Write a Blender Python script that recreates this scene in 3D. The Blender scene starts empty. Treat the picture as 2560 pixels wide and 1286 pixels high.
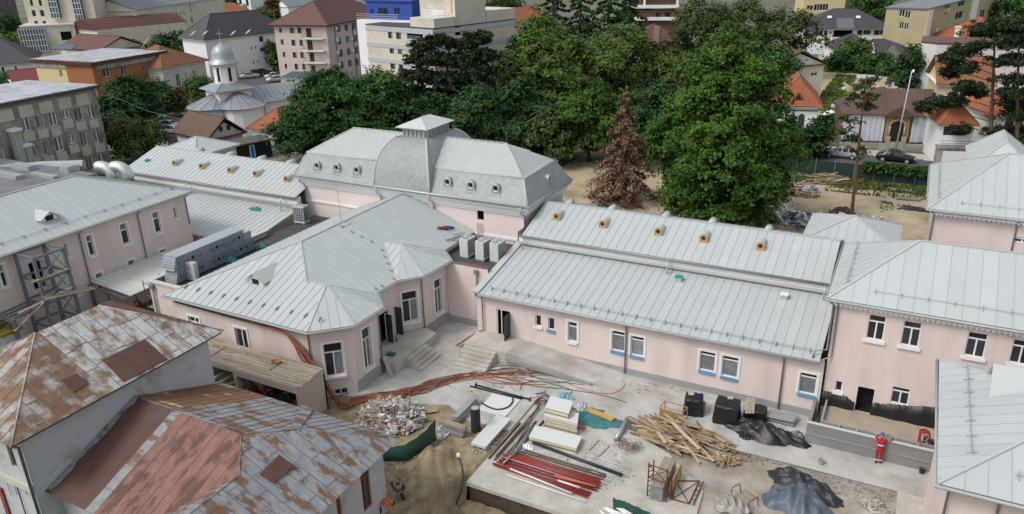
import bpy, bmesh, math, random
import numpy as np
from mathutils import Matrix, Vector
random.seed(7)
SC = bpy.context.scene
COL = SC.collection
R = math.radians
# ------------------------------------------------------------------ camera
CAMZ = 27.0
F_PX, PITCH, ROLL, YAW = 1932.0, R(21.84), R(-1.34), R(-27.88)
CF = np.array([math.sin(YAW)*math.cos(PITCH), math.cos(YAW)*math.cos(PITCH), -math.sin(PITCH)])
_r = np.cross(CF, [0, 0, 1.0]); _r /= np.linalg.norm(_r); _u = np.cross(_r, CF)
CR = _r*math.cos(ROLL)+_u*math.sin(ROLL); CU = -_r*math.sin(ROLL)+_u*math.cos(ROLL)
cam = bpy.data.cameras.new('camera'); camo = bpy.data.objects.new('camera', cam); COL.objects.link(camo)
cam.sensor_width = 36.0; cam.lens = 36.0*F_PX/2560; cam.clip_end = 3000; cam.clip_start = 0.5
camo.matrix_world = Matrix(((CR[0], CU[0], -CF[0], 0), (CR[1], CU[1], -CF[1], 0), (CR[2], CU[2], -CF[2], CAMZ), (0, 0, 0, 1)))
SC.camera = camo
# ------------------------------------------------------------------ sky, sun, exposure (overcast afternoon)
SUN_EL, SUN_AZ = R(50), R(215)
w = bpy.data.worlds.new('World'); SC.world = w; w.use_nodes = True
nt = w.node_tree; bg = nt.nodes['Background']
sk = nt.nodes.new('ShaderNodeTexSky'); sk.sky_type = 'NISHITA'; sk.sun_disc = False
sk.sun_elevation = SUN_EL; sk.sun_rotation = SUN_AZ; sk.air_density = 1.6; sk.dust_density = 3.0; sk.ozone_density = 1.0
hs = nt.nodes.new('ShaderNodeHueSaturation'); hs.inputs['Saturation'].default_value = 0.34
nt.links.new(sk.outputs[0], hs.inputs['Color']); nt.links.new(hs.outputs[0], bg.inputs[0]); bg.inputs[1].default_value = 0.15
sl = bpy.data.lights.new('sun', 'SUN'); sl.energy = 1.15; sl.angle = R(16); sl.color = (1.0, 0.965, 0.92)
so = bpy.data.objects.new('sun', sl); COL.objects.link(so)
_d = Vector((math.sin(SUN_AZ)*math.cos(SUN_EL), math.cos(SUN_AZ)*math.cos(SUN_EL), math.sin(SUN_EL)))
so.rotation_euler = _d.to_track_quat('Z', 'Y').to_euler(); so.location = (0, 0, 80)
vs = SC.view_settings; vs.view_transform = 'Standard'; vs.look = 'None'; vs.exposure = 0.2; vs.gamma = 1.0; vs.use_curve_mapping = False
# ------------------------------------------------------------------ survey helpers: where a sight line meets a plane
C0 = np.array([0, 0, CAMZ])
def ray(x, y): return CF*F_PX+CR*(x-1280)-CU*(y-643)
def pz(x, y, z=0.0):
    d = ray(x, y); return C0+d*((z-CAMZ)/d[2])
def pX(x, y, X):
    d = ray(x, y); return C0+d*(X/d[0])
def pY(x, y, Y):
    d = ray(x, y); return C0+d*(Y/d[1])
def pP(x, y, p, n):
    d = ray(x, y); n = np.array(n, float); return C0+d*(((np.array(p)-C0)@n)/(d@n))
def wpx(p0, p1, x0, y0, x1, y1):
    p0 = np.array(p0, float); p1 = np.array(p1, float); t = p1-p0; t /= np.linalg.norm(t); n = (t[1], -t[0], 0)
    a = pP(x0, y0, (*p0, 0), n); b = pP(x1, y1, (*p0, 0), n)
    ua, ub = (a[:2]-p0)@t, (b[:2]-p0)@t
    return min(ua, ub), max(ua, ub), min(a[2], b[2]), max(a[2], b[2])
# ------------------------------------------------------------------ materials
MATS = {}
def M(name, col, rough=0.7, metal=0.0, var=0.08, scale=1.5, col2=None, c2pos=0.55, c2soft=0.1, c2scale=None, rnd=0.0, bump=0.0, bscale=20.0, spec=0.5,
      island=0.0, stretch=None, alpha=1.0, trans=0.0, rows=None):
    if name in MATS: return MATS[name]
    m = bpy.data.materials.new(name); m.use_nodes = True; t = m.node_tree; N = t.nodes; L = t.links
    b = N['Principled BSDF']; b.inputs['Roughness'].default_value = rough; b.inputs['Metallic'].default_value = metal
    b.inputs['Specular IOR Level'].default_value = spec
    if alpha < 1: b.inputs['Alpha'].default_value = alpha
    if trans: b.inputs['Transmission Weight'].default_value = trans
    geo = N.new('ShaderNodeNewGeometry'); pos = geo.outputs['Position']
    if stretch:
        mp = N.new('ShaderNodeMapping'); mp.inputs['Scale'].default_value = stretch; L.new(pos, mp.inputs[0]); pos = mp.outputs[0]
    def noise(s, det=4):
        n = N.new('ShaderNodeTexNoise'); n.inputs['Scale'].default_value = s; n.inputs['Detail'].default_value = det; n.inputs['Roughness'].default_value = 0.62
        L.new(pos, n.inputs['Vector']); return n.outputs[0]
    rgb = N.new('ShaderNodeRGB'); rgb.outputs[0].default_value = (*col, 1); cur = rgb.outputs[0]
    oi = None
    if col2 is not None:
        f = noise(c2scale or scale, 7)
        if rnd or island:
            oi = N.new('ShaderNodeObjectInfo'); ad = N.new('ShaderNodeMath'); ad.operation = 'MULTIPLY_ADD'
            L.new(oi.outputs['Random'], ad.inputs[0]); ad.inputs[1].default_value = rnd; 
            sb = N.new('ShaderNodeMath'); sb.operation = 'SUBTRACT'; L.new(f, sb.inputs[0]); sb.inputs[1].default_value = rnd*0.5; L.new(sb.outputs[0], ad.inputs[2]); f = ad.outputs[0]
        mr = N.new('ShaderNodeMapRange'); mr.inputs[1].default_value = c2pos-c2soft; mr.inputs[2].default_value = c2pos+c2soft; L.new(f, mr.inputs[0])
        mx = N.new('ShaderNodeMix'); mx.data_type = 'RGBA'; L.new(mr.outputs[0], mx.inputs[0]); L.new(cur, mx.inputs[6]); mx.inputs[7].default_value = (*col2, 1); cur = mx.outputs[2]
    if var:
        f2 = noise(scale, 6); mr = N.new('ShaderNodeMapRange'); mr.inputs[1].default_value = 0.25; mr.inputs[2].default_value = 0.75
        mr.inputs[3].default_value = 1-var; mr.inputs[4].default_value = 1+var; L.new(f2, mr.inputs[0]); v = mr.outputs[0]
        if rnd and col2 is None:
            oi = N.new('ShaderNodeObjectInfo'); r2 = N.new('ShaderNodeMapRange'); r2.inputs[3].default_value = 1-rnd; r2.inputs[4].default_value = 1+rnd; L.new(oi.outputs['Random'], r2.inputs[0])
            mu = N.new('ShaderNodeMath'); mu.operation = 'MULTIPLY'; L.new(v, mu.inputs[0]); L.new(r2.outputs[0], mu.inputs[1]); v = mu.outputs[0]
        if island:
            r3 = N.new('ShaderNodeMapRange'); r3.inputs[3].default_value = 1-island; r3.inputs[4].default_value = 1+island; L.new(geo.outputs['Random Per Island'], r3.inputs[0])
            mu = N.new('ShaderNodeMath'); mu.operation = 'MULTIPLY'; L.new(v, mu.inputs[0]); L.new(r3.outputs[0], mu.inputs[1]); v = mu.outputs[0]
        vm = N.new('ShaderNodeVectorMath'); vm.operation = 'SCALE'; L.new(cur, vm.inputs[0]); L.new(v, vm.inputs['Scale']); cur = vm.outputs[0]
    L.new(cur, b.inputs['Base Color'])
    h = None
    if rows:   # fine courses: tiles or boards too small to tell apart
        wv = N.new('ShaderNodeTexWave'); wv.wave_type = 'BANDS'; wv.bands_direction = rows[0]; wv.wave_profile = 'SAW'; wv.inputs['Scale'].default_value = rows[1]; wv.inputs['Distortion'].default_value = 0.4
        L.new(geo.outputs['Position'], wv.inputs['Vector']); h = wv.outputs['Fac']; bs = rows[2]
        bm_ = N.new('ShaderNodeBump'); bm_.inputs['Strength'].default_value = bs; bm_.inputs['Distance'].default_value = 0.1; L.new(h, bm_.inputs['Height']); L.new(bm_.outputs[0], b.inputs['Normal'])
    elif bump:
        bm_ = N.new('ShaderNodeBump'); bm_.inputs['Strength'].default_value = bump; bm_.inputs['Distance'].default_value = 0.05; L.new(noise(bscale, 5), bm_.inputs['Height']); L.new(bm_.outputs[0], b.inputs['Normal'])
    MATS[name] = m; return m
# ------------------------------------------------------------------ mesh builder and objects
ROOT = {}
class MB:
    def __init__(s): s.v = []; s.f = []; s.m = []
    def add(s, vs, fs, mi=0):
        o = len(s.v); s.v += [tuple(float(c) for c in p) for p in vs]; s.f += [tuple(i+o for i in q) for q in fs]; s.m += [mi]*len(fs); return s
    def box(s, x0, x1, y0, y1, z0, z1, mi=0):
        return s.add([(x0, y0, z0), (x1, y0, z0), (x1, y1, z0), (x0, y1, z0), (x0, y0, z1), (x1, y0, z1), (x1, y1, z1), (x0, y1, z1)],
                     [(0, 3, 2, 1), (4, 5, 6, 7), (0, 1, 5, 4), (1, 2, 6, 5), (2, 3, 7, 6), (3, 0, 4, 7)], mi)
    def obox(s, c, ax, ay, az, mi=0):
        c, ax, ay, az = [np.array(q, float) for q in (c, ax, ay, az)]; v = []
        for k in (-1, 1):
            for i, j in ((-1, -1), (1, -1), (1, 1), (-1, 1)): v.append(c+ax*i+ay*j+az*k)
        return s.add(v, [(0, 3, 2, 1), (4, 5, 6, 7), (0, 1, 5, 4), (1, 2, 6, 5), (2, 3, 7, 6), (3, 0, 4, 7)], mi)
    def beam(s, p, q, w, h=None, up=(0, 0, 1), mi=0):
        p = np.array(p, float); q = np.array(q, float); h = h or w; d = q-p; L = np.linalg.norm(d)
        if L < 1e-6: return s
        d /= L; up = np.array(up, float); a = np.cross(d, up)
        if np.linalg.norm(a) < 1e-4: a = np.cross(d, (1.0, 0, 0))
        a /= np.linalg.norm(a); u = np.cross(a, d)
        return s.obox((p+q)/2, d*L/2, a*w/2, u*h/2, mi)
    def quad(s, *p, mi=0): return s.add(p, [tuple(range(len(p)))], mi)
    def prism(s, poly, z0, z1, mi=0):
        n = len(poly); return s.add([(*p[:2], z0) for p in poly]+[(*p[:2], z1) for p in poly],
            [tuple(range(n))[::-1], tuple(range(n, 2*n))]+[(i, (i+1) % n, n+(i+1) % n, n+i) for i in range(n)], mi)
    def slab(s, poly, t, mi=0, n=None):
        P = [np.array(p, float) for p in poly]; k = len(P)
        if n is None:
            n = sum((np.cross(P[i]-P[0], P[(i+1) % k]-P[0]) for i in range(1, k-1)), np.zeros(3)); n /= max(1e-9, np.linalg.norm(n))
            if n[2] < 0: n = -n; P = P[::-1]
        return s.add(P+[p+n*t for p in P], [tuple(range(k))[::-1], tuple(range(k, 2*k))]+[(i, (i+1) % k, k+(i+1) % k, k+i) for i in range(k)], mi)
    def tube(s, pts, r, n=6, mi=0, caps=True):
        P = [np.array(p, float) for p in pts]; rs = r if hasattr(r, '__len__') else [r]*len(P); o = []; prev = None
        for i, p in enumerate(P):
            d = P[min(i+1, len(P)-1)]-P[max(i-1, 0)]; d /= max(1e-9, np.linalg.norm(d))
            if prev is None:
                a = np.cross(d, (0, 0, 1.0)); 
                if np.linalg.norm(a) < 1e-3: a = np.cross(d, (1.0, 0, 0))
            else: a = prev-d*(prev@d)
            a /= max(1e-9, np.linalg.norm(a)); prev = a; b = np.cross(d, a)
            o += [p+rs[i]*(a*math.cos(2*math.pi*k/n)+b*math.sin(2*math.pi*k/n)) for k in range(n)]
        f = [(i*n+k, i*n+(k+1) % n, (i+1)*n+(k+1) % n, (i+1)*n+k) for i in range(len(P)-1) for k in range(n)]
        if caps: f += [tuple(range(n))[::-1], tuple(range((len(P)-1)*n, len(P)*n))]
        return s.add(o, f, mi)
    def lathe(s, prof, cx=0, cy=0, n=16, mi=0, sq=None):
        o = []
        for r, z in prof:
            for k in range(n):
                a = 2*math.pi*(k+0.5)/n; o.append((cx+r*math.cos(a), cy+r*math.sin(a), z))
        f = [(i*n+k, i*n+(k+1) % n, (i+1)*n+(k+1) % n, (i+1)*n+k) for i in range(len(prof)-1) for k in range(n)]
        f += [tuple(range(n))[::-1], tuple(range((len(prof)-1)*n, len(prof)*n))]
        return s.add(o, f, mi)
    def rot(s, rz, loc=(0, 0, 0)):
        c, q = math.cos(rz), math.sin(rz); s.v = [(x*c-y*q+loc[0], x*q+y*c+loc[1], z+loc[2]) for x, y, z in s.v]; return s
    def mesh(s, name, mats, smooth=False, inv=None):
        me = bpy.data.meshes.new(name); v = s.v
        if inv is not None: v = [tuple(inv @ Vector(p)) for p in v]
        me.from_pydata(v, [], s.f)
        for mm in (mats if isinstance(mats, (list, tuple)) else [mats]): me.materials.append(mm)
        if any(s.m): me.polygons.foreach_set('material_index', s.m)
        if smooth: me.polygons.foreach_set('use_smooth', [True]*len(me.polygons))
        me.update(); return me
    def build(s, name, mats, parent=None, smooth=False):
        inv = ROOT.get(parent.name) if parent else None
        o = bpy.data.objects.new(name, s.mesh(name, mats, smooth, inv)); COL.objects.link(o)
        if parent: o.parent = parent; ROOT[o.name] = inv
        return o
def place(name, me, parent, mw):      # a shared mesh set at a world (or root-local) matrix
    o = bpy.data.objects.new(name, me); COL.objects.link(o); inv = ROOT.get(parent.name) if parent else None
    if parent: o.parent = parent
    o.matrix_basis = (inv @ mw) if inv is not None else mw
    return o
def sub(name, me, parent):            # a sub-part in its part's own frame
    o = bpy.data.objects.new(name, me); COL.objects.link(o); o.parent = parent; return o
def tag(o, label=None, cat=None, group=None, kind=None):
    if label: o['label'] = label
    if cat: o['category'] = cat
    if group: o['group'] = group
    if kind: o['kind'] = kind
    return o
def thing(name, label, cat, loc=(0, 0, 0), rz=0.0, group=None, local=False):
    o = bpy.data.objects.new(name, None); COL.objects.link(o); o.empty_display_size = 0.5; o.location = [float(c) for c in loc]; o.rotation_euler = (0, 0, rz)
    ROOT[o.name] = None if local else (Matrix.Translation(Vector([float(c) for c in loc])) @ Matrix.Rotation(rz, 4, 'Z')).inverted()
    return tag(o, label, cat, group)
def struct(name, mb, mats, parent=None): return tag(mb.build(name, mats, parent), kind=None if parent else 'structure')
def copy_tree(o, parent=None):
    c = o.copy(); COL.objects.link(c); c.parent = parent
    for ch in list(o.children): copy_tree(ch, c)
    return c
# ------------------------------------------------------------------ walls with openings, windows, roofs
GL = M('glass', (0.025, 0.032, 0.04), 0.12, var=0.5, scale=0.6, rnd=0.5)
GLL = M('glass_curtained', (0.17, 0.19, 0.2), 0.15, var=0.35, scale=2.5, rnd=0.4)
WHITE = M('white_paint', (0.74, 0.74, 0.74), 0.5, var=0.04)
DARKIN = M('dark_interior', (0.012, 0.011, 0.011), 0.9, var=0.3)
WCACHE = {}
def box_mesh(key, boxes, mat):
    if key not in WCACHE:
        b = MB()
        for q in boxes: b.box(*q)
        WCACHE[key] = b.mesh(key[0], mat)
    return WCACHE[key]
def window(root, mw, w, h, cols=2, tr=0.0, fr=WHITE, gl=None, surround=0.0, sill=0.0, depth=0.16, fw=0.06, smat=None, surmat=None, name='window', label=None):
    """opening of w x h; mw: x along the wall, y inwards, z up; frame bars, one pane per light"""
    gl = gl or GL; k = (round(w, 2), round(h, 2)); d0, d1 = depth-0.07, depth
    bars = [(0, w, d0, d1, 0, fw), (0, w, d0, d1, h-fw, h), (0, fw, d0, d1, fw, h-fw), (w-fw, w, d0, d1, fw, h-fw)]
    zt = h*(1-tr) if tr else h-fw
    if tr: bars.append((fw, w-fw, d0, d1, zt-fw*.7, zt+fw*.7))
    xs = [w*i/cols for i in range(cols+1)]
    for x in xs[1:-1]: bars.append((x-fw*.7, x+fw*.7, d0-.004, d1-.003, fw, zt-fw*.7 if tr else h-fw))
    o = place(name, box_mesh(('window_frame', k, cols, tr, depth, fr.name), bars, fr), root, mw)
    if label: o['label'] = label
    panes = [(xs[i]+.02, xs[i+1]-.02, .03, zt) for i in range(cols)]+([(.02, w-.02, zt, h-.03)] if tr else [])
    for i, (a, b, c, d) in enumerate(panes):
        g = gl[i % len(gl)] if isinstance(gl, (list, tuple)) else gl
        sub('pane', box_mesh(('pane', k, cols, tr, depth, i, g.name), [(a, b, d1-.03, d1-.015, c, d)], g), o)
    if surround:
        s = surround; sub('surround', box_mesh(('surround', k, s), [(-s, 0, -.05, .02, -s*.2, h+s), (w, w+s, -.05, .02, -s*.2, h+s), (0, w, -.05, .02, h, h+s)], surmat or WHITE), o)
    if sill:
        sub('sill', box_mesh(('sill', k, sill, (smat or WHITE).name), [(-sill, w+sill, -.14, depth-.07, -.16, -.002)], smat or WHITE), o)
    return o
def wall_frame(p0, p1, u, z):
    p0 = np.array(p0, float); p1 = np.array(p1, float); t = (p1-p0)/np.linalg.norm(p1-p0); o = p0+t*u
    return Matrix(((t[0], -t[1], 0, o[0]), (t[1], t[0], 0, o[1]), (0, 0, 1, z), (0, 0, 0, 1)))
def facade(root, p0, p1, z0, z1, mat, holes=(), depth=0.16, name='wall', back=DARKIN, label=None):
    """outer wall from p0 to p1 (outside on the right hand), openings with reveals; holes: (u0,u1,v0,v1,dict or None)"""
    p0 = np.array(p0, float); p1 = np.array(p1, float); L = np.linalg.norm(p1-p0); t = (p1-p0)/L; n = np.array((t[1], -t[0]))
    H = [h for h in holes if h[1]-h[0] > .05 and h[0] > 0.02 and h[1] < L-.02]
    us = sorted({0.0, L, *[h[0] for h in H], *[h[1] for h in H]}); vs_ = sorted({z0, z1, *[max(z0, h[2]) for h in H], *[min(z1-.01, h[3]) for h in H]})
    mb = MB(); P = lambda u, v, d=0.0: (p0[0]+t[0]*u-n[0]*d, p0[1]+t[1]*u-n[1]*d, v)
    for i in range(len(us)-1):
        run = None
        for j in range(len(vs_)-1):
            c = ((us[i]+us[i+1])/2, (vs_[j]+vs_[j+1])/2)
            hole = any(h[0] < c[0] < h[1] and h[2] < c[1] < h[3] for h in H)
            if not hole: mb.quad(P(us[i], vs_[j]), P(us[i+1], vs_[j]), P(us[i+1], vs_[j+1]), P(us[i], vs_[j+1]))
    for h in H:
        a, b, c, d = h[:4]; c = max(c, z0); d = min(d, z1-.01)
        mb.quad(P(a, c), P(a, d), P(a, d, depth), P(a, c, depth)); mb.quad(P(b, d), P(b, c), P(b, c, depth), P(b, d, depth))
        mb.quad(P(a, d), P(b, d), P(b, d, depth), P(a, d, depth)); mb.quad(P(b, c), P(a, c), P(a, c, depth), P(b, c, depth))
        dd = depth+(h[4] or {}).get('room', 0.0) if len(h) > 4 else depth
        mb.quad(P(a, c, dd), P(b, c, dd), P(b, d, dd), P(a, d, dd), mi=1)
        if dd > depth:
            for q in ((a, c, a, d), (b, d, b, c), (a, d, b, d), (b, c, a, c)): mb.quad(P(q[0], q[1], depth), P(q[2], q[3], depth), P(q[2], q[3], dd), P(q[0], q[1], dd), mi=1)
    o = mb.build(name, [mat, back], root)
    if label: o['label'] = label
    for h in H:
        if len(h) > 4 and h[4] is not None and not h[4].get('void'):
            kw = {k: v for k, v in h[4].items() if k not in ('room', 'void')}; c = max(h[2], z0)
            window(root, wall_frame(p0, p1, h[0], c), h[1]-h[0], min(h[3], z1-.01)-c, depth=depth, **kw)
    return o
def clip(poly, e, a, keep_ge):
    out = []
    for i in range(len(poly)):
        p, q = poly[i], poly[(i+1) % len(poly)]; dp, dq = p@e-a, q@e-a
        if not keep_ge: dp, dq = -dp, -dq
        if dp >= 0: out.append(p)
        if (dp > 0) != (dq > 0) and abs(dp-dq) > 1e-9: out.append(p+(q-p)*(dp/(dp-dq)))
    return out
def seam_face(root, poly, e, sp=0.6, mats=None, t=0.025, seam=0.028, name='roof_panel', off=0.0, cross=None, sw=0.024, jit=0.0):
    """standing-seam sheets: one object per sheet, its raised seam along one edge; cross: length of each sheet down the slope"""
    P = [np.array(p, float) for p in poly]; e = np.array(e, float); e /= np.linalg.norm(e); n = np.zeros(3)
    for i in range(1, len(P)-1): n += np.cross(P[i]-P[0], P[i+1]-P[0])
    n /= np.linalg.norm(n)
    if n[2] < 0: n = -n; P = P[::-1]
    s = np.cross(n, e); us = [p@e for p in P]; k0 = math.floor((min(us)-off)/sp); k1 = math.ceil((max(us)-off)/sp)
    for k in range(k0, k1):
        a, b = off+k*sp, off+(k+1)*sp; q = clip(clip(P, e, a, True), e, b, False)
        if len(q) < 3: continue
        vs_ = [p@s for p in q]; lo, hi = min(vs_), max(vs_)
        if hi-lo < .02 or (max(p@e for p in q)-min(p@e for p in q)) < .03: continue
        cuts = [lo, hi]
        if cross:
            o_ = random.random()*cross; cuts = [lo]+[c for c in np.arange(lo+o_, hi, cross) if lo+.25 < c < hi-.25]+[hi]
        for ci in range(len(cuts)-1):
            r = q if len(cuts) == 2 else clip(clip(q, s, cuts[ci], True), s, cuts[ci+1], False)
            if len(r) < 3: continue
            mb = MB(); tt = t+(random.random()*jit); mb.slab(r, tt, 0, n)
            c0 = clip(clip(r, e, a+.001, True), e, a+.004, False)
            if len(c0) >= 2 and us and a > min(us)+.02:
                x = sorted(c0, key=lambda p: p@s); p, w_ = x[0], x[-1]
                if np.linalg.norm(w_-p) > .05: mb.beam(p+n*(tt+seam/2), w_+n*(tt+seam/2), sw, seam, n, 1)
            if cross and ci > 0:
                c0 = clip(clip(r, s, cuts[ci]+.001, True), s, cuts[ci]+.004, False)
                if len(c0) >= 2:
                    x = sorted(c0, key=lambda p: p@e); mb.beam(x[0]+n*(tt+.006), x[-1]+n*(tt+.006), .03, .012, n, 1)
            mb.build(name, mats, root)
def line_part(root, name, pts, r, mat, n=6, smooth=True): return MB().tube(pts, r, n).build(name, mat, root, smooth)
def hip_faces(x0, x1, y0, y1, ze, zr, ax, i0, i1):
    """faces of a hip roof with their eave directions; ax 'x' or 'y' is the ridge's run, i0/i1 hip insets at its ends (0 = gable)"""
    if ax == 'x':
        ym = (y0+y1)/2; A = (x0+i0, ym, zr); B = (x1-i1, ym, zr)
        f = [([(x0, y0, ze), (x1, y0, ze), B, A], (1, 0, 0)), ([(x1, y1, ze), (x0, y1, ze), A, B], (1, 0, 0))]
        if i0: f.append(([(x0, y1, ze), (x0, y0, ze), A], (0, 1, 0)))
        if i1: f.append(([(x1, y0, ze), (x1, y1, ze), B], (0, 1, 0)))
        caps = [(A, B)]+([(A, (x0, y0, ze)), (A, (x0, y1, ze))] if i0 else [])+([(B, (x1, y0, ze)), (B, (x1, y1, ze))] if i1 else [])
    else:
        xm = (x0+x1)/2; A = (xm, y0+i0, zr); B = (xm, y1-i1, zr)
        f = [([(x1, y0, ze), (x1, y1, ze), B, A], (0, 1, 0)), ([(x0, y1, ze), (x0, y0, ze), A, B], (0, 1, 0))]
        if i0: f.append(([(x0, y0, ze), (x1, y0, ze), A], (1, 0, 0)))
        if i1: f.append(([(x1, y1, ze), (x0, y1, ze), B], (1, 0, 0)))
        caps = [(A, B)]+([(A, (x0, y0, ze)), (A, (x1, y0, ze))] if i0 else [])+([(B, (x0, y1, ze)), (B, (x1, y1, ze))] if i1 else [])
    return f, caps
def caps_part(root, caps, mat, r=0.06, name='ridge_cap', dz=0.05):
    for p, q in caps: MB().beam(np.array(p)+(0, 0, dz), np.array(q)+(0, 0, dz), r*2.2, r, mi=0).build(name, mat, root)
def snow_guard(root, p, q, n, mat, rails=2, step=1.6):
    """two rails on brackets standing on a roof slope along its eave"""
    p = np.array(p, float); q = np.array(q, float); n = np.array(n, float); n /= np.linalg.norm(n); mb = MB()
    for k in range(rails): mb.tube([p+n*(.12+.1*k), q+n*(.12+.1*k)], .014, 5)
    L = np.linalg.norm(q-p); m = max(2, int(L/step)+1)
    for i in range(m):
        c = p+(q-p)*(i+.15)/(m-.7); mb.beam(c, c+n*(.14+.1*rails), .05, .03, (q-p)); s = np.cross(n, (q-p)/L); mb.beam(c+n*.05-s*.2, c+n*.05+s*.2, .05, .03, n)
    return mb.build('snow_guard', mat, root)
def downpipe(root, pts, mat, r=0.055): return line_part(root, 'downpipe', pts, r, mat, 8)
# ================================================================== ground, yard, pavements
DIRT = M('yard_dirt', (0.29, 0.25, 0.19), 0.95, var=0.25, scale=0.9, col2=(0.36, 0.345, 0.31), c2pos=0.5, c2soft=0.1, c2scale=0.5, bump=0.8, bscale=9)
CLAY = M('brown_clay', (0.31, 0.25, 0.155), 0.95, var=0.28, scale=1.6, col2=(0.19, 0.145, 0.08), c2pos=0.56, c2soft=0.1, c2scale=0.9, bump=1.0, bscale=6)
CONC = M('yard_concrete', (0.45, 0.44, 0.415), 0.85, var=0.2, scale=0.9, col2=(0.31, 0.29, 0.255), c2pos=0.56, c2soft=0.12, c2scale=0.3, bump=0.25, bscale=14)
CONC2 = M('new_concrete', (0.47, 0.45, 0.405), 0.85, var=0.18, scale=1.4, col2=(0.36, 0.33, 0.275), c2pos=0.55, c2soft=0.15, c2scale=0.45, bump=0.25, bscale=18)
GREYC = M('grey_plinth', (0.30, 0.30, 0.305), 0.85, var=0.12, scale=1.0)
GROUND = M('town_ground', (0.16, 0.15, 0.12), 0.95, var=0.3, scale=0.06, col2=(0.06, 0.09, 0.03), c2pos=0.5, c2soft=0.12, c2scale=0.03, bump=0.4, bscale=2)
ASPH = M('asphalt', (0.085, 0.085, 0.087), 0.9, var=0.15, scale=0.4)
SAND = M('dry_sand', (0.40, 0.33, 0.22), 0.95, var=0.2, scale=0.4, col2=(0.20, 0.18, 0.09), c2pos=0.6, c2soft=0.08, c2scale=0.16, bump=0.6, bscale=4)
HX0, HX1, HY0, HY1 = -33.0, 8.0, 18.0, 38.45
g = MB()
for a in ((-900, 900, -60, HY0), (-900, 900, HY1, 1500), (-900, HX0, HY0, HY1), (HX1, 900, HY0, HY1)): g.quad((a[0], a[2], -.03), (a[1], a[2], -.03), (a[1], a[3], -.03), (a[0], a[3], -.03))
struct('ground', g, GROUND)
def vnoise(x, y, s=1.0, seed=0):
    return (math.sin(x*1.7*s+seed)*math.cos(y*1.3*s+seed*2.1)+.6*math.sin(x*3.9*s+y*2.7*s+seed)+.35*math.sin(y*7.1*s-x*5.3*s+seed*3)+.2*math.sin(x*13*s+y*11*s))/2.15
def sst(a, b, x): t = max(0, min(1, (x-a)/(b-a))); return t*t*(3-2*t)
def hterr(x, y):
    n = vnoise(x, y)
    if x < -18.75:
        h = -.06+.05*n+.10*max(0, vnoise(x, y, .5, 3))*(1-sst(31, 33.5, y))
        d = abs((x+18.6)-(y-29.8)*.12)        # trench along the slab's side
        if y < 31.2: h -= 1.5*(1-sst(.4, .7, d))*(1-sst(29.6, 30.6, y))
        h += (1.15*math.exp(-((x+21.0)**2/.8+(y-29.8)**2/1.5))+.9*math.exp(-((x+19.9)**2/.5+(y-27.4)**2/1.6)))*(1+.4*n+.2*vnoise(x, y, 2.2, 7))-.5*math.exp(-((x+22.4)**2+(y-27.3)**2)/.6)+.09*vnoise(x, y, 2.2, 7)*(1-sst(31.5, 33.5, y))
        return h
    if y < 29.35:
        h = -1.25+.12*n+.05*vnoise(x, y, 2.4, 4)+.95*math.exp(-(((x+16.4)/1.4)**4+((y-26.9)/1.2)**4))*(1+.25*n)+.9*math.exp(-(((x+13.4)/1.4)**2+((y-26.6)/1.2)**2))*(1+.2*n)
        return h
    return -.20+.03*n+(.05*max(0, vnoise(x, y, .7, 5)) if x > -8 else -.1)
def grid_mesh(x0, x1, y0, y1, st, fn):
    nx, ny = int((x1-x0)/st)+1, int((y1-y0)/st)+1; mb = MB(); X = np.linspace(x0, x1, nx); Y = np.linspace(y0, y1, ny)
    mb.v = [(x, y, fn(x, y)) for y in Y for x in X]; mb.f = [(j*nx+i, j*nx+i+1, (j+1)*nx+i+1, (j+1)*nx+i) for j in range(ny-1) for i in range(nx-1)]; mb.m = [0]*len(mb.f); return mb
t_ = grid_mesh(-18.7, HX1, 29.4, HY1, .22, hterr); o = t_.build('yard_dirt', DIRT, None, True); o['kind'] = 'structure'
def h2(x, y): return hterr(x, y)
t_ = grid_mesh(-18.7, HX1, HY0, 29.34, .16, h2); o = t_.build('excavated_ground', CLAY, None, True); o['kind'] = 'structure'
t_ = grid_mesh(HX0, -18.7, HY0, HY1, .16, h2); o = t_.build('dug_ground', CLAY, None, True); o['kind'] = 'structure'
struct('yard_slab', MB().prism([(-18.7, 29.35), (-12.0, 29.35), (-6.5, 29.1), (-6.9, 34.2), (-9.5, 36.6), (-12.5, 38.0), (-18.7, 37.9)], -.33, -.09), CONC2)
struct('soil_bank', MB().prism([(-18.6, 29.5), (-6.8, 29.3), (-7.2, 33), (-18.6, 33)], -1.7, -.332), M('moist_shaded_soil', (.07, .055, .038), .95, var=.4, scale=2, bump=1, bscale=6))  # moist soil, its colour painted darker still for the shade deep in the trench
struct('pavement', MB().prism([(-33, 33.2), (-27.5, 33.6), (-23.5, 35.4), (-21.6, 34.4), (-18.72, 34.6), (-18.72, 48.5), (-33, 48.5)], -.3, .0), CONC)
struct('pavement', MB().box(-18.7, 5.2, 38.5, 44.3, -.35, .004), CONC)
struct('pavement', MB().box(2.25, 5.2, 24, 38.497, -.35, .0), CONC2)
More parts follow.
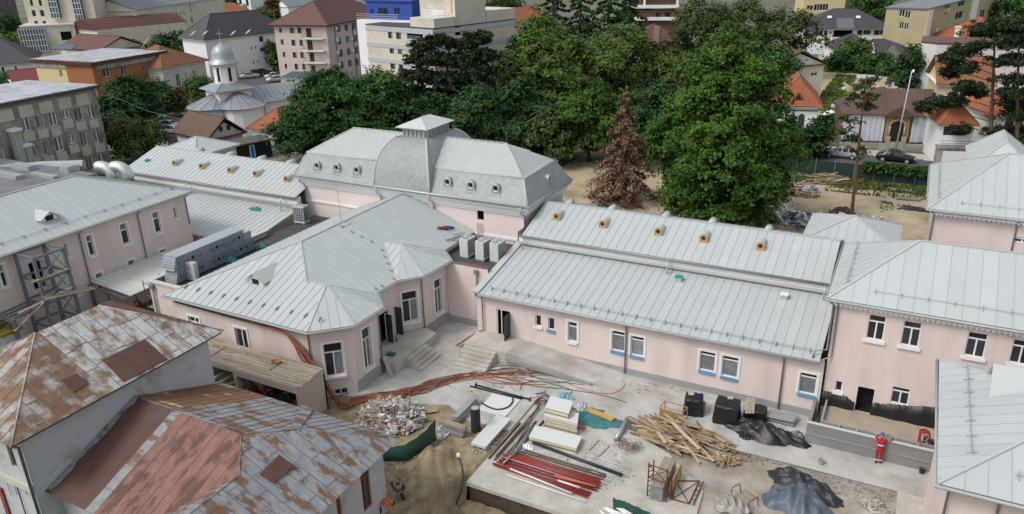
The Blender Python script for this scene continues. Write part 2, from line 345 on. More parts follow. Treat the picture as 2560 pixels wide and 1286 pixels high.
# ramp, landing and stairs of the right wing
rl = thing('entrance_ramp', 'grey concrete landing with steps and a long ramp beside the right wing', 'ramp', (-24, 42, 0))
MB().prism([(-26.0, 41.5), (-22.6, 41.5), (-22.6, 43.84), (-26.0, 43.84)], .008, .92).build('landing', CONC2, rl)
rm = MB(); rm.add([(-22.6, 41.5, .01), (-14.5, 41.5, .01), (-14.5, 43.84, .01), (-22.6, 43.84, .01), (-22.6, 41.5, .918), (-22.6, 43.84, .918), (-14.5, 41.5, .02), (-14.5, 43.84, .02)],
    [(0, 3, 2, 1), (4, 6, 7, 5), (0, 1, 6, 4), (3, 5, 7, 2), (0, 4, 5, 3), (1, 2, 7, 6)]); rm.build('ramp_slab', CONC, rl)
MB().beam((-22.6, 41.42, .5), (-16.2, 41.42, .06), .12, .3).build('ramp_kerb', GREYC, rl)
for i in range(6):
    MB().box(-25.9, -23.35, 41.5-.34*(i+1), 41.5-.34*i, .006, .92-.153*(i+1)).build('step', CONC2, rl)
# ================================================================== the pink complex
PINK = M('pink_render', (0.68, 0.575, 0.545), 0.85, var=0.05, scale=0.5, bump=0.12, bscale=40, col2=(0.565, 0.475, 0.45), c2pos=0.585, c2soft=0.13, c2scale=0.6, stretch=(1, 1, .22))
TIN = M('grey_tin', (0.435, 0.465, 0.466), 0.5, metal=0.0, var=0.04, scale=0.6, rnd=0.028, spec=0.4, bump=0.1, bscale=1.6)
TINS = M('tin_seam', (0.40, 0.43, 0.43), 0.45, var=0.05)
TIND = M('tin_edge', (0.34, 0.365, 0.37), 0.4, var=0.05)
ZINC = M('zinc', (0.42, 0.44, 0.45), 0.38, metal=0.35, var=0.15, scale=3)
PIPE = M('grey_pipe', (0.23, 0.235, 0.24), 0.4, metal=0.2, var=0.08)
GALV = M('galvanised', (0.5, 0.52, 0.53), 0.35, metal=0.5, var=0.1)
WOODL = M('light_plywood', (0.42, 0.25, 0.11), 0.8, var=0.15, scale=4)
BLUEF = M('blue_film', (0.11, 0.28, 0.46), 0.4, var=0.06)
RF = [TIN, TINS]
def eave_ring(root, poly, z, mat=None, h=.2):
    MB().prism(poly, z-h, z-.015).build('soffit', mat or M('eave_board', (0.5, 0.5, 0.5), .6), root)
def gutter(root, pts, r=.08, mat=None): MB().tube(pts, r, 8).build('gutter', mat or TIND, root, True)
def seam_roof(root, faces, caps=(), sp=.62, mats=None):
    for f, e in faces: seam_face(root, f, e, sp, mats or RF)
    if caps: caps_part(root, caps, TIN)
WIN = dict(cols=2, tr=.3, surround=.16, sill=.06)
# ---- right wing
rw = thing('long_wing', 'long low pink wing with two stepped grey seam roofs beside the concrete ramp', 'building', (-14, 50, 0))
A, Bq = (-26.2, 43.85), (-2.45, 43.85)
P2 = [GL, GLL]
dk = dict(cols=1, tr=.2, surround=.14, sill=.03, smat=BLUEF, gl=[GLL, DARKIN])
hl = [(*wpx(A, Bq, 1241, 769, 1276, 846), dict(void=1, room=1.2)), (*wpx(A, Bq, 1338, 787, 1353, 818), dict(cols=1, sill=.08)), (*wpx(A, Bq, 1370, 794, 1386, 827), dict(cols=1, sill=.06, smat=BLUEF)),
      (*wpx(A, Bq, 1420, 803, 1442, 857), dict(cols=1, tr=.25, surround=.16, sill=.05, gl=[GLL, GL]))]
for q in ((1530, 825.5, 1561, 882), (1577.5, 838.5, 1608.5, 894), (1751, 876, 1785.5, 932.5), (1806.8, 888, 1842.5, 947.8), (2001, 930, 2037, 990)): hl.append((*wpx(A, Bq, *q), dk))
facade(rw, A, Bq, .45, 3.95, PINK, hl)
MB().box(-26.23, -2.42, 43.80, 43.9, 0, .46).build('plinth', GREYC, rw)
facade(rw, (-26.2, 58.7), A, 0, 4.0, PINK); facade(rw, (-26.2, 58.7), (-26.2, 50.55), 4.0, 6.3, PINK)
facade(rw, (-2.4, 58.7), (-26.2, 58.7), 0, 6.2, PINK)
LZ = lambda y: 4.0+(y-43.45)*.19
seam_roof(rw, [([(-25.75, 43.45, 4.0), (-2.72, 43.45, 4.0), (-2.72, 50.55, LZ(50.55)), (-25.75, 50.55, LZ(50.55))], (1, 0, 0)),
    ([(-25.6, 50.1, 6.25), (-3.2, 50.1, 6.25), (-3.2, 54.6, 7.65), (-25.6, 54.6, 7.65)], (1, 0, 0)), ([(-25.6, 54.6, 7.65), (-3.2, 54.6, 7.65), (-3.2, 59.1, 6.25), (-25.6, 59.1, 6.25)], (1, 0, 0))], [((-25.6, 54.6, 7.65), (-3.2, 54.6, 7.65))])
MB().box(-25.7, -3.2, 50.45, 51.0, 5.2, 6.2).build('clerestory_wall', M('pale_trim', (0.62, 0.63, 0.62), .7), rw)
MB().box(-25.9, -2.8, 50.12, 50.45, 5.55, 5.72).build('cornice', TIN, rw); MB().box(-25.9, -2.8, 50.2, 50.45, 5.72, 6.0).build('cornice', WHITE, rw)
gutter(rw, [(-25.8, 43.4, 3.93), (-2.7, 43.4, 3.93)]); gutter(rw, [(-25.7, 50.02, 6.18), (-3.2, 50.02, 6.18)], .09, PIPE)
MB().beam((-26.0, 43.4, 4.1), (-26.0, 50.6, LZ(50.6)+.1), .5, .14).build('verge_cap', TIN, rw)
MB().slab([(-26.2, 43.6, 3.6), (-26.2, 50.6, 3.6), (-26.2, 50.6, LZ(50.6)), (-26.2, 43.6, 4.05)], .05, n=np.array((-1., 0, 0))).build('verge_wall', PINK, rw)
nl = np.array((0, -.19, 1.0)); nu = np.array((0, -.311, 1.0))
snow_guard(rw, (-25.2, 44.2, LZ(44.2)), (-3.2, 44.2, LZ(44.2)), nl, PIPE, 2, 1.0)
for x, yb in ((1564.5, 935), (1953, 1023)):
    X = pY(x, yb-60, 43.8)[0]; downpipe(rw, [(X, 43.4, 3.9), (X, 43.72, 3.6), (X, 43.72, .1)], PIPE)
downpipe(rw, [(-25.6, 43.4, 3.9), (-25.65, 43.7, 3.55), (-25.65, 43.7, 1.0), (-25.9, 43.5, .95)], PIPE)
for x, y in ((1310, 600), (1672, 655), (2062, 728)):
    X = pY(x, y, 50)[0]; line_part(rw, 'spout', [(X, 50.02, 6.15), (X, 49.7, 6.0), (X, 49.65, LZ(49.65)+.12)], .06, GALV, 8)
# door leaf standing open, white framed screen beside it
u0, u1, v0, v1 = wpx(A, Bq, 1241, 769, 1276, 846); xd = A[0]+u0; dr = MB()
for q in ((0, .06, 0, v1-v0), (u1-u0-.06, u1-u0, 0, v1-v0), (.06, u1-u0-.06, v1-v0-.06, v1-v0), (.06, u1-u0-.06, 2.1, 2.16), (.34, .40, 0, 2.1)): dr.box(xd+q[0], xd+q[1], 43.9, 43.97, v0+q[2], v0+q[3])
do = dr.build('door_frame', WHITE, rw)
lf = MB(); xl = xd+(u1-u0); lf.box(xl-.02, xl+.03, 42.95, 43.86, v0+.02, v0+2.08); MB.build(lf, 'door_leaf', M('dark_door', (0.03, 0.03, 0.035), .4), rw)
# roof vents with round openings
def vent_dormer(root, p, s=.92, L=1.0, wood=True):
    d = thing('_', '', '') if False else None
    W = .30*s; mb = MB(); n = 10; arc = [(W*math.cos(a), W*math.sin(a)) for a in np.linspace(0, math.pi, n)]; pr = [(W, -.42*s)]+arc+[(-W, -.42*s)]
    x, y, z = p; zc = z+.38*s
    f = [(x+a, y, zc+b) for a, b in pr]; bk = [(x+a, y+L, zc+b) for a, b in pr]; k = len(pr)
    mb.add(f+bk, [tuple(range(k, 2*k))]+[(i, (i+1) % k, k+(i+1) % k, k+i) for i in range(k)], 0)
    o = mb.build('vent_dormer', TIN, root, False)
    r = .17*s; ring = [(r*math.cos(a), r*math.sin(a)) for a in np.linspace(0, 2*math.pi, 14, endpoint=False)]; fm = MB()
    out = []
    for i in range(14):
        a = 2*math.pi*i/14; c, q = math.cos(a), math.sin(a)
        out.append((W*1.06*c, W*1.06*q) if q >= 0 else (max(-W*1.06, min(W*1.06, 2.0*W*c)), max(-.44*s, q*W*2.0)))
    yo = y-.05
    fm.add([(x+a, yo, zc+b) for a, b in out]+[(x+a, yo, zc+b) for a, b in ring]+[(x+a, yo+.06, zc+b) for a, b in out]+[(x+a, yo+.06, zc+b) for a, b in ring],
        [q for i in range(14) for j in ((i+1) % 14,) for q in ((i, j, 14+j, 14+i), (i, 28+i, 28+j, j), (14+i, 14+j, 42+j, 42+i))])
    fm.build('front_board', WOODL if wood else ZINC, o); hm = MB(); hm.add([(x+a, yo+.05, zc+b) for a, b in ring], [tuple(range(14))]); hm.build('opening', M('vent_dark', (0.03, 0.018, 0.01), .9), o)
    return o
for x, y in ((1391, 552), (1506, 571), (1645, 590), (1758, 607), (1900, 627)): vent_dormer(rw, pP(x, y, (-14, 50.1, 6.25), nu))
for X in (-24.0, -20.3, -15.9, -12.3, -8.2):     # the row on the far slope shows only its rounded tops
    mb = MB(); mb.tube([(X, 55.3, 7.42), (X, 56.2, 7.42)], .27, 10); mb.build('vent_dormer', TIN, rw, True)
for (x, y, cm) in ((1697, 703, M('teal_plastic', (0.03, 0.24, 0.29), .5)), (1960, 747, WHITE)):
    p = pP(x, y, (-14, 43.45, 4.0), nl); mb = MB().box(p[0]-.22, p[0]+.22, p[1]-.2, p[1]+.2, p[2]-.05, p[2]+.3); o = mb.build('roof_hatch', GALV, rw); MB().box(p[0]-.26, p[0]+.26, p[1]-.24, p[1]+.24, p[2]+.302, p[2]+.37).build('hatch_cover', cm, o)
# ---- corner pavilions behind the wings
def back_pavilion(x0, x1, y0, y1, ze, zr, name, label):
    t = thing(name, label, 'building', ((x0+x1)/2, (y0+y1)/2, 0)); f, c = hip_faces(x0, x1, y0, y1, ze, zr, 'y', 3.3, 3.29)
    seam_roof(t, f, c); i = .4; q = [(x0+i, y0+i), (x1-i, y0+i), (x1-i, y1-i), (x0+i, y1-i)]
    for k in range(4): facade(t, q[k], q[(k+1) % 4], 0, ze-.05, PINK)
    eave_ring(t, [(x0+.05, y0+.05), (x1-.05, y0+.05), (x1-.05, y1-.05), (x0+.05, y1-.05)], ze); return t
back_pavilion(-6.1, .5, 57.4, 64.0, 6.35, 7.65, 'rear_pavilion', 'pointed grey hip roof peeking over the right wing ridge by the rubbish heap')
back_pavilion(-76.0, -69.4, 57.4, 64.0, 6.35, 7.65, 'rear_pavilion', 'grey hip roof behind the left wing near the dark wooden shed')
# ---- right pavilion
rp = thing('two_storey_pavilion', 'two storey pink pavilion with scalloped eave board and black membrane at its base', 'building', (4, 48, 0))
f, c = hip_faces(-2.82, 22, 43.8, 53.4, 7.95, 10.45, 'x', 4.25, 4.25); seam_roof(rp, f, c, .78)
eave_ring(rp, [(-2.75, 43.87), (21.9, 43.87), (21.9, 53.3), (-2.75, 53.3)], 7.95)
A, Bq = (-2.35, 44.15), (21.5, 44.15); w2 = dict(cols=2, tr=.27, sill=.12)
hl = [(*wpx(A, Bq, *q), w2) for q in ((2173.7, 786, 2206.4, 854.6), (2260.7, 801.5, 2294.7, 870.7), (2422, 829, 2458, 898), (2535, 848, 2572, 916))]
hl += [(*wpx(A, Bq, 2089.7, 952, 2103.7, 981), dict(cols=1, sill=.1, gl=DARKIN)), (*wpx(A, Bq, 2146, 966, 2176, 1037), dict(void=1, room=.6)), (*wpx(A, Bq, 2232, 966, 2269, 1016), dict(cols=2, tr=.25))]
facade(rp, A, Bq, 0, 7.8, PINK, hl); facade(rp, (-2.35, 53.0), A, 0, 7.8, PINK); facade(rp, (21.5, 53.0), (-2.35, 53.0), 0, 7.8, PINK)
gutter(rp, [(-2.9, 53.4, 7.88), (-2.9, 43.72, 7.88), (22, 43.72, 7.88)])
sc = MB(); X = -2.7
while X < 8.5: sc.prism([(X, 43.9), (X+.24, 43.9), (X+.24, 43.93), (X, 43.93)], 7.62, 7.78); sc.add([(X, 43.9, 7.62), (X+.24, 43.9, 7.62), (X+.12, 43.9, 7.5), (X, 43.93, 7.62), (X+.24, 43.93, 7.62), (X+.12, 43.93, 7.5)], [(0, 2, 1), (3, 4, 5), (0, 3, 5, 2), (2, 5, 4, 1)]); X += .26
sc.build('scalloped_board', WHITE, rp)
snow_guard(rp, (-.6, 44.7, 7.95+.9*.52), (9, 44.7, 7.95+.9*.52), (0, -.52, 1), GALV, 2, 1.25)
snow_guard(rp, (-1.9, 45.2, 7.95+.92*.59), (-1.9, 52.2, 7.95+.92*.59), (-.59, 0, 1), GALV, 2, 1.0)
downpipe(rp, [(-2.6, 43.74, 7.8), (-2.45, 44.02, 7.5), (-2.45, 44.02, 4.6), (-3.1, 43.9, 4.45), (-3.15, 43.6, 4.1)], PIPE)
downpipe(rp, [(-2.2, 43.74, 7.8), (-2.2, 44.04, 7.5), (-2.2, 44.04, 4.2), (-2.7, 43.6, 4.0)], PIPE)
BLK = M('black_foil', (0.012, 0.012, 0.014), 0.4, var=0.3, scale=3, bump=0.8, bscale=3)
def membrane(px_top, yb):
    top = [pY(x, y, 44.08) for x, y in px_top]; P = []; n = 40; mb = MB(); cum = [q[0] for q in top]
    for i in range(n+1):
        X = cum[0]+(cum[-1]-cum[0])*i/n; Z = np.interp(X, cum, [q[2] for q in top])+.05*random.uniform(-1, 1); d = .03*math.sin(X*5)+.02
        P += [(X, 44.11, Z), (X, 44.06-d, Z-.02), (X, 44.03-d*1.5, (Z+yb)/2), (X, 44.0-d, yb)]
    mb.add(P, [(4*i+k, 4*i+4+k, 4*i+5+k, 4*i+1+k) for i in range(n) for k in range(3)]); return mb.build('membrane', BLK, rp, True)
membrane([(2053, 977), (2090, 985), (2118, 994), (2136, 1008)], .86); membrane([(2180, 1008), (2240, 1013), (2300, 1016), (2346, 1018)], .86)
# ---- planter terrace in front of the right pavilion
tp = thing('planter_terrace', 'grey rendered planter wall round a raised dirt terrace where the red workers lean', 'wall', (0, 41.5, 0)); RENDER = M('grey_render', (0.235, 0.235, 0.235), .85, var=.1, scale=.5, col2=(0.20, .2, .205), c2pos=.55, c2soft=.03, c2scale=.15)
tz = 1.32; MB().box(-2.75, 6, 40.95, 41.13, .006, tz).build('outer_wall', RENDER, tp); MB().box(-2.75, -2.57, 41.13, 44.1, .006, tz).build('outer_wall', RENDER, tp)
MB().box(-2.1, 6, 41.5, 41.6, .9, tz-.002).build('inner_wall', GREYC, tp); MB().box(-2.1, -2.0, 41.6, 44.1, .9, tz-.002).build('inner_wall', GREYC, tp)
MB().box(-2.0, 6, 41.6, 44.1, .006, .93).build('dirt_fill', M('terrace_dirt', (0.36, .30, .23), .95, var=.15, scale=1, bump=.5, bscale=9), tp); MB().box(-2.57, 6, 41.13, 41.5, .006, 1.08).build('planter_soil', CLAY, tp)
for X in (-1.15, -.2, .8, 1.8, 2.9, 4.0): MB().box(X, X+.1, 41.131, 41.499, 1.08, tz-.004).build('cross_wall', GREYC, tp)
MB().box(-2.78, 6, 40.9, 40.95, .62, .66).build('joint_strip', GREYC, tp); MB().box(-2.77, 6, 40.93, 41.15, tz, tz+.03).build('coping', M('pale_coping', (.5, .5, .49), .8), tp)
# ---- lower right pavilion
br = thing('near_pavilion', 'near pink building cut by the right edge, its seam hip roof carrying a dormer', 'building', (8, 33, 0))
f, c = hip_faces(2.9, 20, 28.2, 38.55, 8.0, 9.85, 'x', 5.2, 5.2); seam_roof(br, f, c, .75); eave_ring(br, [(2.97, 28.27), (19.9, 28.27), (19.9, 38.5), (2.97, 38.5)], 8.0)
for p, q in (((3.45, 28.75), (19.5, 28.75)), ((3.45, 38.0), (3.45, 28.75)), ((19.5, 38), (3.45, 38))): facade(br, p, q, 0, 7.85, PINK)
gutter(br, [(2.82, 38.6, 7.93), (2.82, 28.12, 7.93), (20, 28.12, 7.93)]); snow_guard(br, (4.0, 30.0, 8.42), (4.0, 37.6, 8.42), (-.356, 0, 1), GALV, 2, 1.1); snow_guard(br, (5.3, 29.3, 8.42), (9, 29.3, 8.42), (0, -.356, 1), GALV, 2, 1.2)
downpipe(br, [(3.0, 28.2, 7.9), (3.35, 28.65, 7.5), (3.35, 28.65, 0)], PIPE); downpipe(br, [(5.0, 28.12, 7.9), (5.0, 28.65, 7.5), (5.0, 28.65, 0)], PIPE)
dm = MB(); dz = 8.85; dm.add([(4.85, 34.6, 8.7), (4.85, 36.6, 8.7), (4.85, 35.6, 9.65), (8, 34.6, 8.7), (8, 36.6, 8.7), (8, 35.6, 9.65)], [(0, 2, 1), (0, 1, 4, 3), (3, 4, 5)]); do = dm.build('dormer', WHITE, br)
for q in ([(4.7, 34.45, 8.62), (8, 34.45, 8.62), (8, 35.6, 9.72), (4.7, 35.6, 9.72)], [(8, 36.75, 8.62), (4.7, 36.75, 8.62), (4.7, 35.6, 9.72), (8, 35.6, 9.72)]): MB().slab(q, .04).build('dormer_roof', TIN, do)
# ---- upper right pavilion
ur = thing('far_pavilion', 'pink pavilion with hip roof at the right edge beyond the dirt yard', 'building', (10, 70, 0))
f, c = hip_faces(1.97, 24, 63.5, 77.3, 8.0, 11.1, 'x', 5.1, 5.1); seam_roof(ur, f, c, .78); eave_ring(ur, [(2.05, 63.6), (23.9, 63.6), (23.9, 77.2), (2.05, 77.2)], 8.0)
f, c = hip_faces(4.6, 9.6, 72, 80.5, 9.2, 11.3, 'y', 2, 2); seam_roof(ur, f, c, .78)
for p, q in (((2.6, 64.1), (23.5, 64.1)), ((2.6, 76.8), (2.6, 64.1)), ((23.5, 76.8), (2.6, 76.8))): facade(ur, p, q, 0, 7.85, PINK, [(*wpx(p, q, 2537, 592, 2575, 610), dict(cols=2, tr=.3))] if p == (2.6, 64.1) else ())
gutter(ur, [(1.9, 77.3, 7.93), (1.9, 63.42, 7.93), (24, 63.42, 7.93)]); snow_guard(ur, (2.7, 65, 8.45), (2.7, 75.5, 8.45), (-.6, 0, 1), GALV, 2, 1.1); snow_guard(ur, (4.0, 64.4, 8.42), (14, 64.4, 8.42), (0, -.45, 1), GALV, 2, 1.2)
downpipe(ur, [(2.3, 63.45, 7.85), (2.5, 63.98, 7.4), (2.5, 63.98, 0)], PIPE); downpipe(ur, [(7.9, 63.45, 7.85), (7.9, 64, 7.4), (7.9, 64, 0)], PIPE)
sc = MB(); X = 2.2
while X < 10: sc.add([(X, 63.7, 7.78), (X+.3, 63.7, 7.78), (X+.3, 63.7, 7.6), (X+.15, 63.7, 7.46), (X, 63.7, 7.6)], [(0, 4, 3, 2, 1)]); X += .31
sc.build('scalloped_board', WHITE, ur)
lr = thing('low_annex', 'low grey seam roofed annex between the two right pavilions', 'building', (10, 60, 0)); seam_roof(lr, *hip_faces(5.6, 20, 55, 63.3, 4.6, 5.6, 'x', 3, 3)); facade(lr, (6, 55.4), (20, 55.4), 0, 4.5, PINK); facade(lr, (6, 63), (6, 55.4), 0, 4.5, PINK)
# ---- left wing
lw = thing('long_wing', 'pink wing left of the mansard hall, with green netting scraps on its stepped seam roofs', 'building', (-60, 50, 0))
LY = lambda y: 3.9+(y-44.2)*.174
seam_roof(lw, [([(-57.2, 44.2, 3.9), (-48.9, 44.2, 3.9), (-48.9, 51.3, LY(51.3)), (-66, 51.3, LY(51.3)), (-66, 49, LY(49))], (1, 0, 0)),
    ([(-72.3, 50.4, 6.3), (-48.8, 50.4, 6.3), (-48.8, 55, 7.85), (-72.3, 55, 7.85)], (1, 0, 0)), ([(-72.3, 55, 7.85), (-48.8, 55, 7.85), (-48.8, 59.6, 6.3), (-72.3, 59.6, 6.3)], (1, 0, 0))], [((-72.3, 55, 7.85), (-48.8, 55, 7.85))])
A, Bq = (-58, 44.6), (-48.95, 44.6); facade(lw, A, Bq, 0, 3.85, PINK, [(*wpx(A, Bq, 448, 607, 457, 630), dict(cols=1)), (*wpx(A, Bq, 472, 602, 487, 622), dict(cols=1, surround=.12))]); facade(lw, (-48.95, 44.6), (-48.95, 52), 0, 3.9, PINK)
facade(lw, (-48.95, 59), (-72, 59), 0, 6.2, PINK); facade(lw, (-72, 59), (-72, 44.6), 0, 6.2, PINK)
MB().slab([(-48.95, 44.6, 3.7), (-48.95, 51.3, 3.7), (-48.95, 51.3, LY(51.3)-.02), (-48.95, 44.6, LY(44.6)-.02)], .03, n=np.array((1., 0, 0))).build('verge_wall', M('raw_wall', (.4, .3, .25), .9), lw)
MB().box(-72, -48.9, 50.8, 51.2, 4.6, 6.2).build('clerestory_wall', M('pale_trim', (0.62, 0.63, 0.62), .7), lw); MB().box(-72, -48.7, 50.42, 50.8, 5.5, 5.66).build('cornice', TIN, lw); MB().box(-72, -48.7, 50.5, 50.8, 5.66, 5.95).build('cornice', WHITE, lw)
gutter(lw, [(-72, 50.3, 6.22), (-48.8, 50.3, 6.22)], .09, PIPE); gutter(lw, [(-57.2, 44.12, 3.84), (-48.9, 44.12, 3.84)])
MB().beam((-48.85, 44.2, 3.95), (-48.85, 51.3, LY(51.3)+.06), .16, .16).build('verge_cap', TIND, lw)
nu2 = np.array((0, -.337, 1.0))
for x, y in ((437, 416), (504, 424), (575, 434), (639, 443), (716, 456)): vent_dormer(lw, pP(x, y, (-60, 50.4, 6.3), nu2))
for X in (-67, -62.5, -58.2, -54.3, -50.8): mb = MB(); mb.tube([(X, 55.7, 7.62), (X, 56.6, 7.62)], .27, 10); mb.build('vent_dormer', TIN, lw, True)
for x, y in ((468, 462), (705, 498)):
    X = pY(x, y, 50.2)[0]; line_part(lw, 'spout', [(X, 50.3, 6.2), (X, 49.95, 6.05), (X, 49.9, LY(49.9)+.12)], .06, GALV, 8)
# ---- left pavilion
lp = thing('two_storey_pavilion', 'two storey pink building at the left edge behind the steel stair tower', 'building', (-60, 33, 0))
f, c = hip_faces(-65.3, -54.5, 14, 44.1, 8.0, 10.5, 'y', 6.8, 6.8); seam_roof(lp, f, c, .62); eave_ring(lp, [(-65.2, 14.1), (-54.57, 14.1), (-54.57, 44.0), (-65.2, 44.0)], 8.0)
A, Bq = (-55.0, 14.5), (-55.0, 43.7); bw = dict(cols=1, tr=.33, surround=.15, sill=.1, gl=[GL, GLL])
hl = [(*wpx(A, Bq, *q), bw) for q in ((213.5, 591, 239, 636), (297.3, 562.4, 326, 606), (379, 533, 405, 578), (-6, 665, 22.4, 714))]
hl += [(*wpx(A, Bq, *q), dict(cols=1, sill=.12)) for q in ((433, 521, 444, 544), (159, 611, 174, 641), (184, 712, 198, 738))]
hl += [(*wpx(A, Bq, *q), dict(cols=1, surround=.16, gl=GLL)) for q in ((237.6, 687, 262.5, 719), (319, 654, 343, 686), (398, 627, 420, 657))]
hl += [(*wpx(A, Bq, 70, 660, 117, 714), dict(void=1, room=1.0))]
facade(lp, A, Bq, 0, 7.85, PINK, hl); facade(lp, (-55.0, 43.7), (-64.9, 43.7), 0, 7.85, PINK)
gutter(lp, [(-54.42, 14, 7.93), (-54.42, 44.15, 7.93), (-65, 44.15, 7.93)]); s_ = 2.5/5.4; snow_guard(lp, (-55.4, 20, 8+.9*s_), (-55.4, 43, 8+.9*s_), (s_, 0, 1), PIPE, 1, 1.6)
for x, y, zb in ((198, 590, 3.3), (344, 540, 3.4), (463, 500, 5.1)):
    Y = pX(x, y, -54.9)[1]; downpipe(lp, [(-54.4, Y, 7.9), (-54.88, Y, 7.5), (-54.88, Y, 0.3 if zb < 3.35 else zb)], PIPE)
def gable_dormer(root, p, fx, W=.62, H=.62, L=2.6, board=None):
    """small gabled roof hatch: fx is the horizontal direction it looks to"""
    fx = np.array((*fx, 0.0)); s = np.cross(fx, (0, 0, 1.0)); p = np.array(p); z = np.array((0, 0, 1.0)); mb = MB()
    q = [p-s*W, p+s*W, p+s*W+z*H*.5, p+z*(H*1.05), p-s*W+z*H*.5]; k = [a-fx*L for a in q]
    mb.add(q+k, [(0, 1, 2, 3, 4), (5, 9, 8, 7, 6), (0, 5, 6, 1), (1, 6, 7, 2), (0, 4, 9, 5)]); o = mb.build('dormer', board or WHITE, root)
    for a in (1, -1):
        e0 = p+a*s*(W+.2)+z*(H*.32)+fx*.22; r0 = p+z*(H*1.13)+fx*.22; MB().slab([e0, r0, r0-fx*(L+.3), e0-fx*(L+.3)], .03).build('dormer_roof', TIN, o)
    h = p+fx*.02+z*.04; MB().add([h-s*.3, h+s*.3, h+s*.3+z*.38, h-s*.3+z*.38], [(0, 1, 2, 3)]).build('opening', DARKIN, o)
nL = np.array((s_, 0, 1.0)); gable_dormer(lp, pP(125, 552, (-54.5, 30, 8.0), nL), (1, 0))
# ---- central mansard hall
mh = thing('mansard_hall', 'pink hall under a silver mansard roof with curved centre, lantern and round dormers', 'building', (-37.75, 56, 0))
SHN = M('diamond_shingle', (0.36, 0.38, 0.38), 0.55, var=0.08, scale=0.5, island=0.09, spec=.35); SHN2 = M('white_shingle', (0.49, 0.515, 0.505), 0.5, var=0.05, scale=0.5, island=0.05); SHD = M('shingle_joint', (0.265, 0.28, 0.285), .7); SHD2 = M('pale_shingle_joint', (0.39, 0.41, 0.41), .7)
ex0, ex1, ey0, ey1, ez = -49.7, -25.8, 51.56, 60.0, 8.07; bx0, bx1, by0, by1, bz = -48.8, -26.7, 52.7, 58.9, 10.0; rz_ = 11.85
def shingle_face(root, poly, mat, sz=.36, name='shingles', base=True):
    P = [np.array(p, float) for p in poly]; n = np.zeros(3)
    for i in range(1, len(P)-1): n += np.cross(P[i]-P[0], P[i+1]-P[0])
    n /= np.linalg.norm(n)
    if n[2] < 0: n = -n; P = P[::-1]
    e = np.cross((0, 0, 1.0), n); e /= np.linalg.norm(e); s = np.cross(n, e); us = [p@e for p in P]; vv = [p@s for p in P]; o0 = P[0]-e*(P[0]@e)-s*(P[0]@s); mb = MB(); mb.slab(P, -.06, 1, n)
    k = len(P); h = sz/2
    for j in range(int((max(vv)-min(vv))/h)+2):
        for i in range(int((max(us)-min(us))/sz)+2):
            u = min(us)+i*sz+(j % 2)*h; v = min(vv)+j*h
            if all(np.cross(P[(m+1) % k]-P[m], o0+e*u+s*v-P[m])@n > -.02 for m in range(k)):
                d = [(0, -h*.93, .035), (h*.92, 0, .02), (0, h*.93, .006), (-h*.92, 0, .02)]; pts = [(u+a, v+b, c) for a, b, c in d]
                pts = [o0+e*a+s*b+n*c for a, b, c in pts]; mb.add(pts, [(0, 1, 2, 3)])
    q = mb.build(name, [mat, SHD if mat is SHN else SHD2], root); q['kind'] = 'stuff'; return q
dX0, dX1 = -40.6, -34.9
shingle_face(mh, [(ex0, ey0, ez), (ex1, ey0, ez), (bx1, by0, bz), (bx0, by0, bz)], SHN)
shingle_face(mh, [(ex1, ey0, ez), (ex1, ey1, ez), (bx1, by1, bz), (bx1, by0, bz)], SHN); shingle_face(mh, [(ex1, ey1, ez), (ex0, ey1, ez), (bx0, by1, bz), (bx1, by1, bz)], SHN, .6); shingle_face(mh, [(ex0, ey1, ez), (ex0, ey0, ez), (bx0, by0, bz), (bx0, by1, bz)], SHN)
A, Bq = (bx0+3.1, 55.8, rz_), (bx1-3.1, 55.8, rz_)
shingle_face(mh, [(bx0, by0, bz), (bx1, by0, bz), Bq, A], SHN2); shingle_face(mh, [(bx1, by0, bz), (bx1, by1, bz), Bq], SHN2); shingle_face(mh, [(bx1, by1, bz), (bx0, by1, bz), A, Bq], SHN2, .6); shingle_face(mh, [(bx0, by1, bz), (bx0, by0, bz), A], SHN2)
for p, q in (((bx0, by0, bz), (dX0+.6, by0, bz)), ((dX1-.4, by0, bz), (bx1, by0, bz)), ((bx1, by0, bz), (bx1, by1, bz)), ((bx0, by0, bz), (bx0, by1, bz)), ((ex1, ey0, ez), (bx1, by0, bz)), ((ex0, ey0, ez), (bx0, by0, bz)), ((bx1, by0, bz), Bq), ((bx0, by0, bz), A), (A, Bq)):
    MB().tube([p, q], .09, 6).build('ridge_trim', TIN, mh, True)
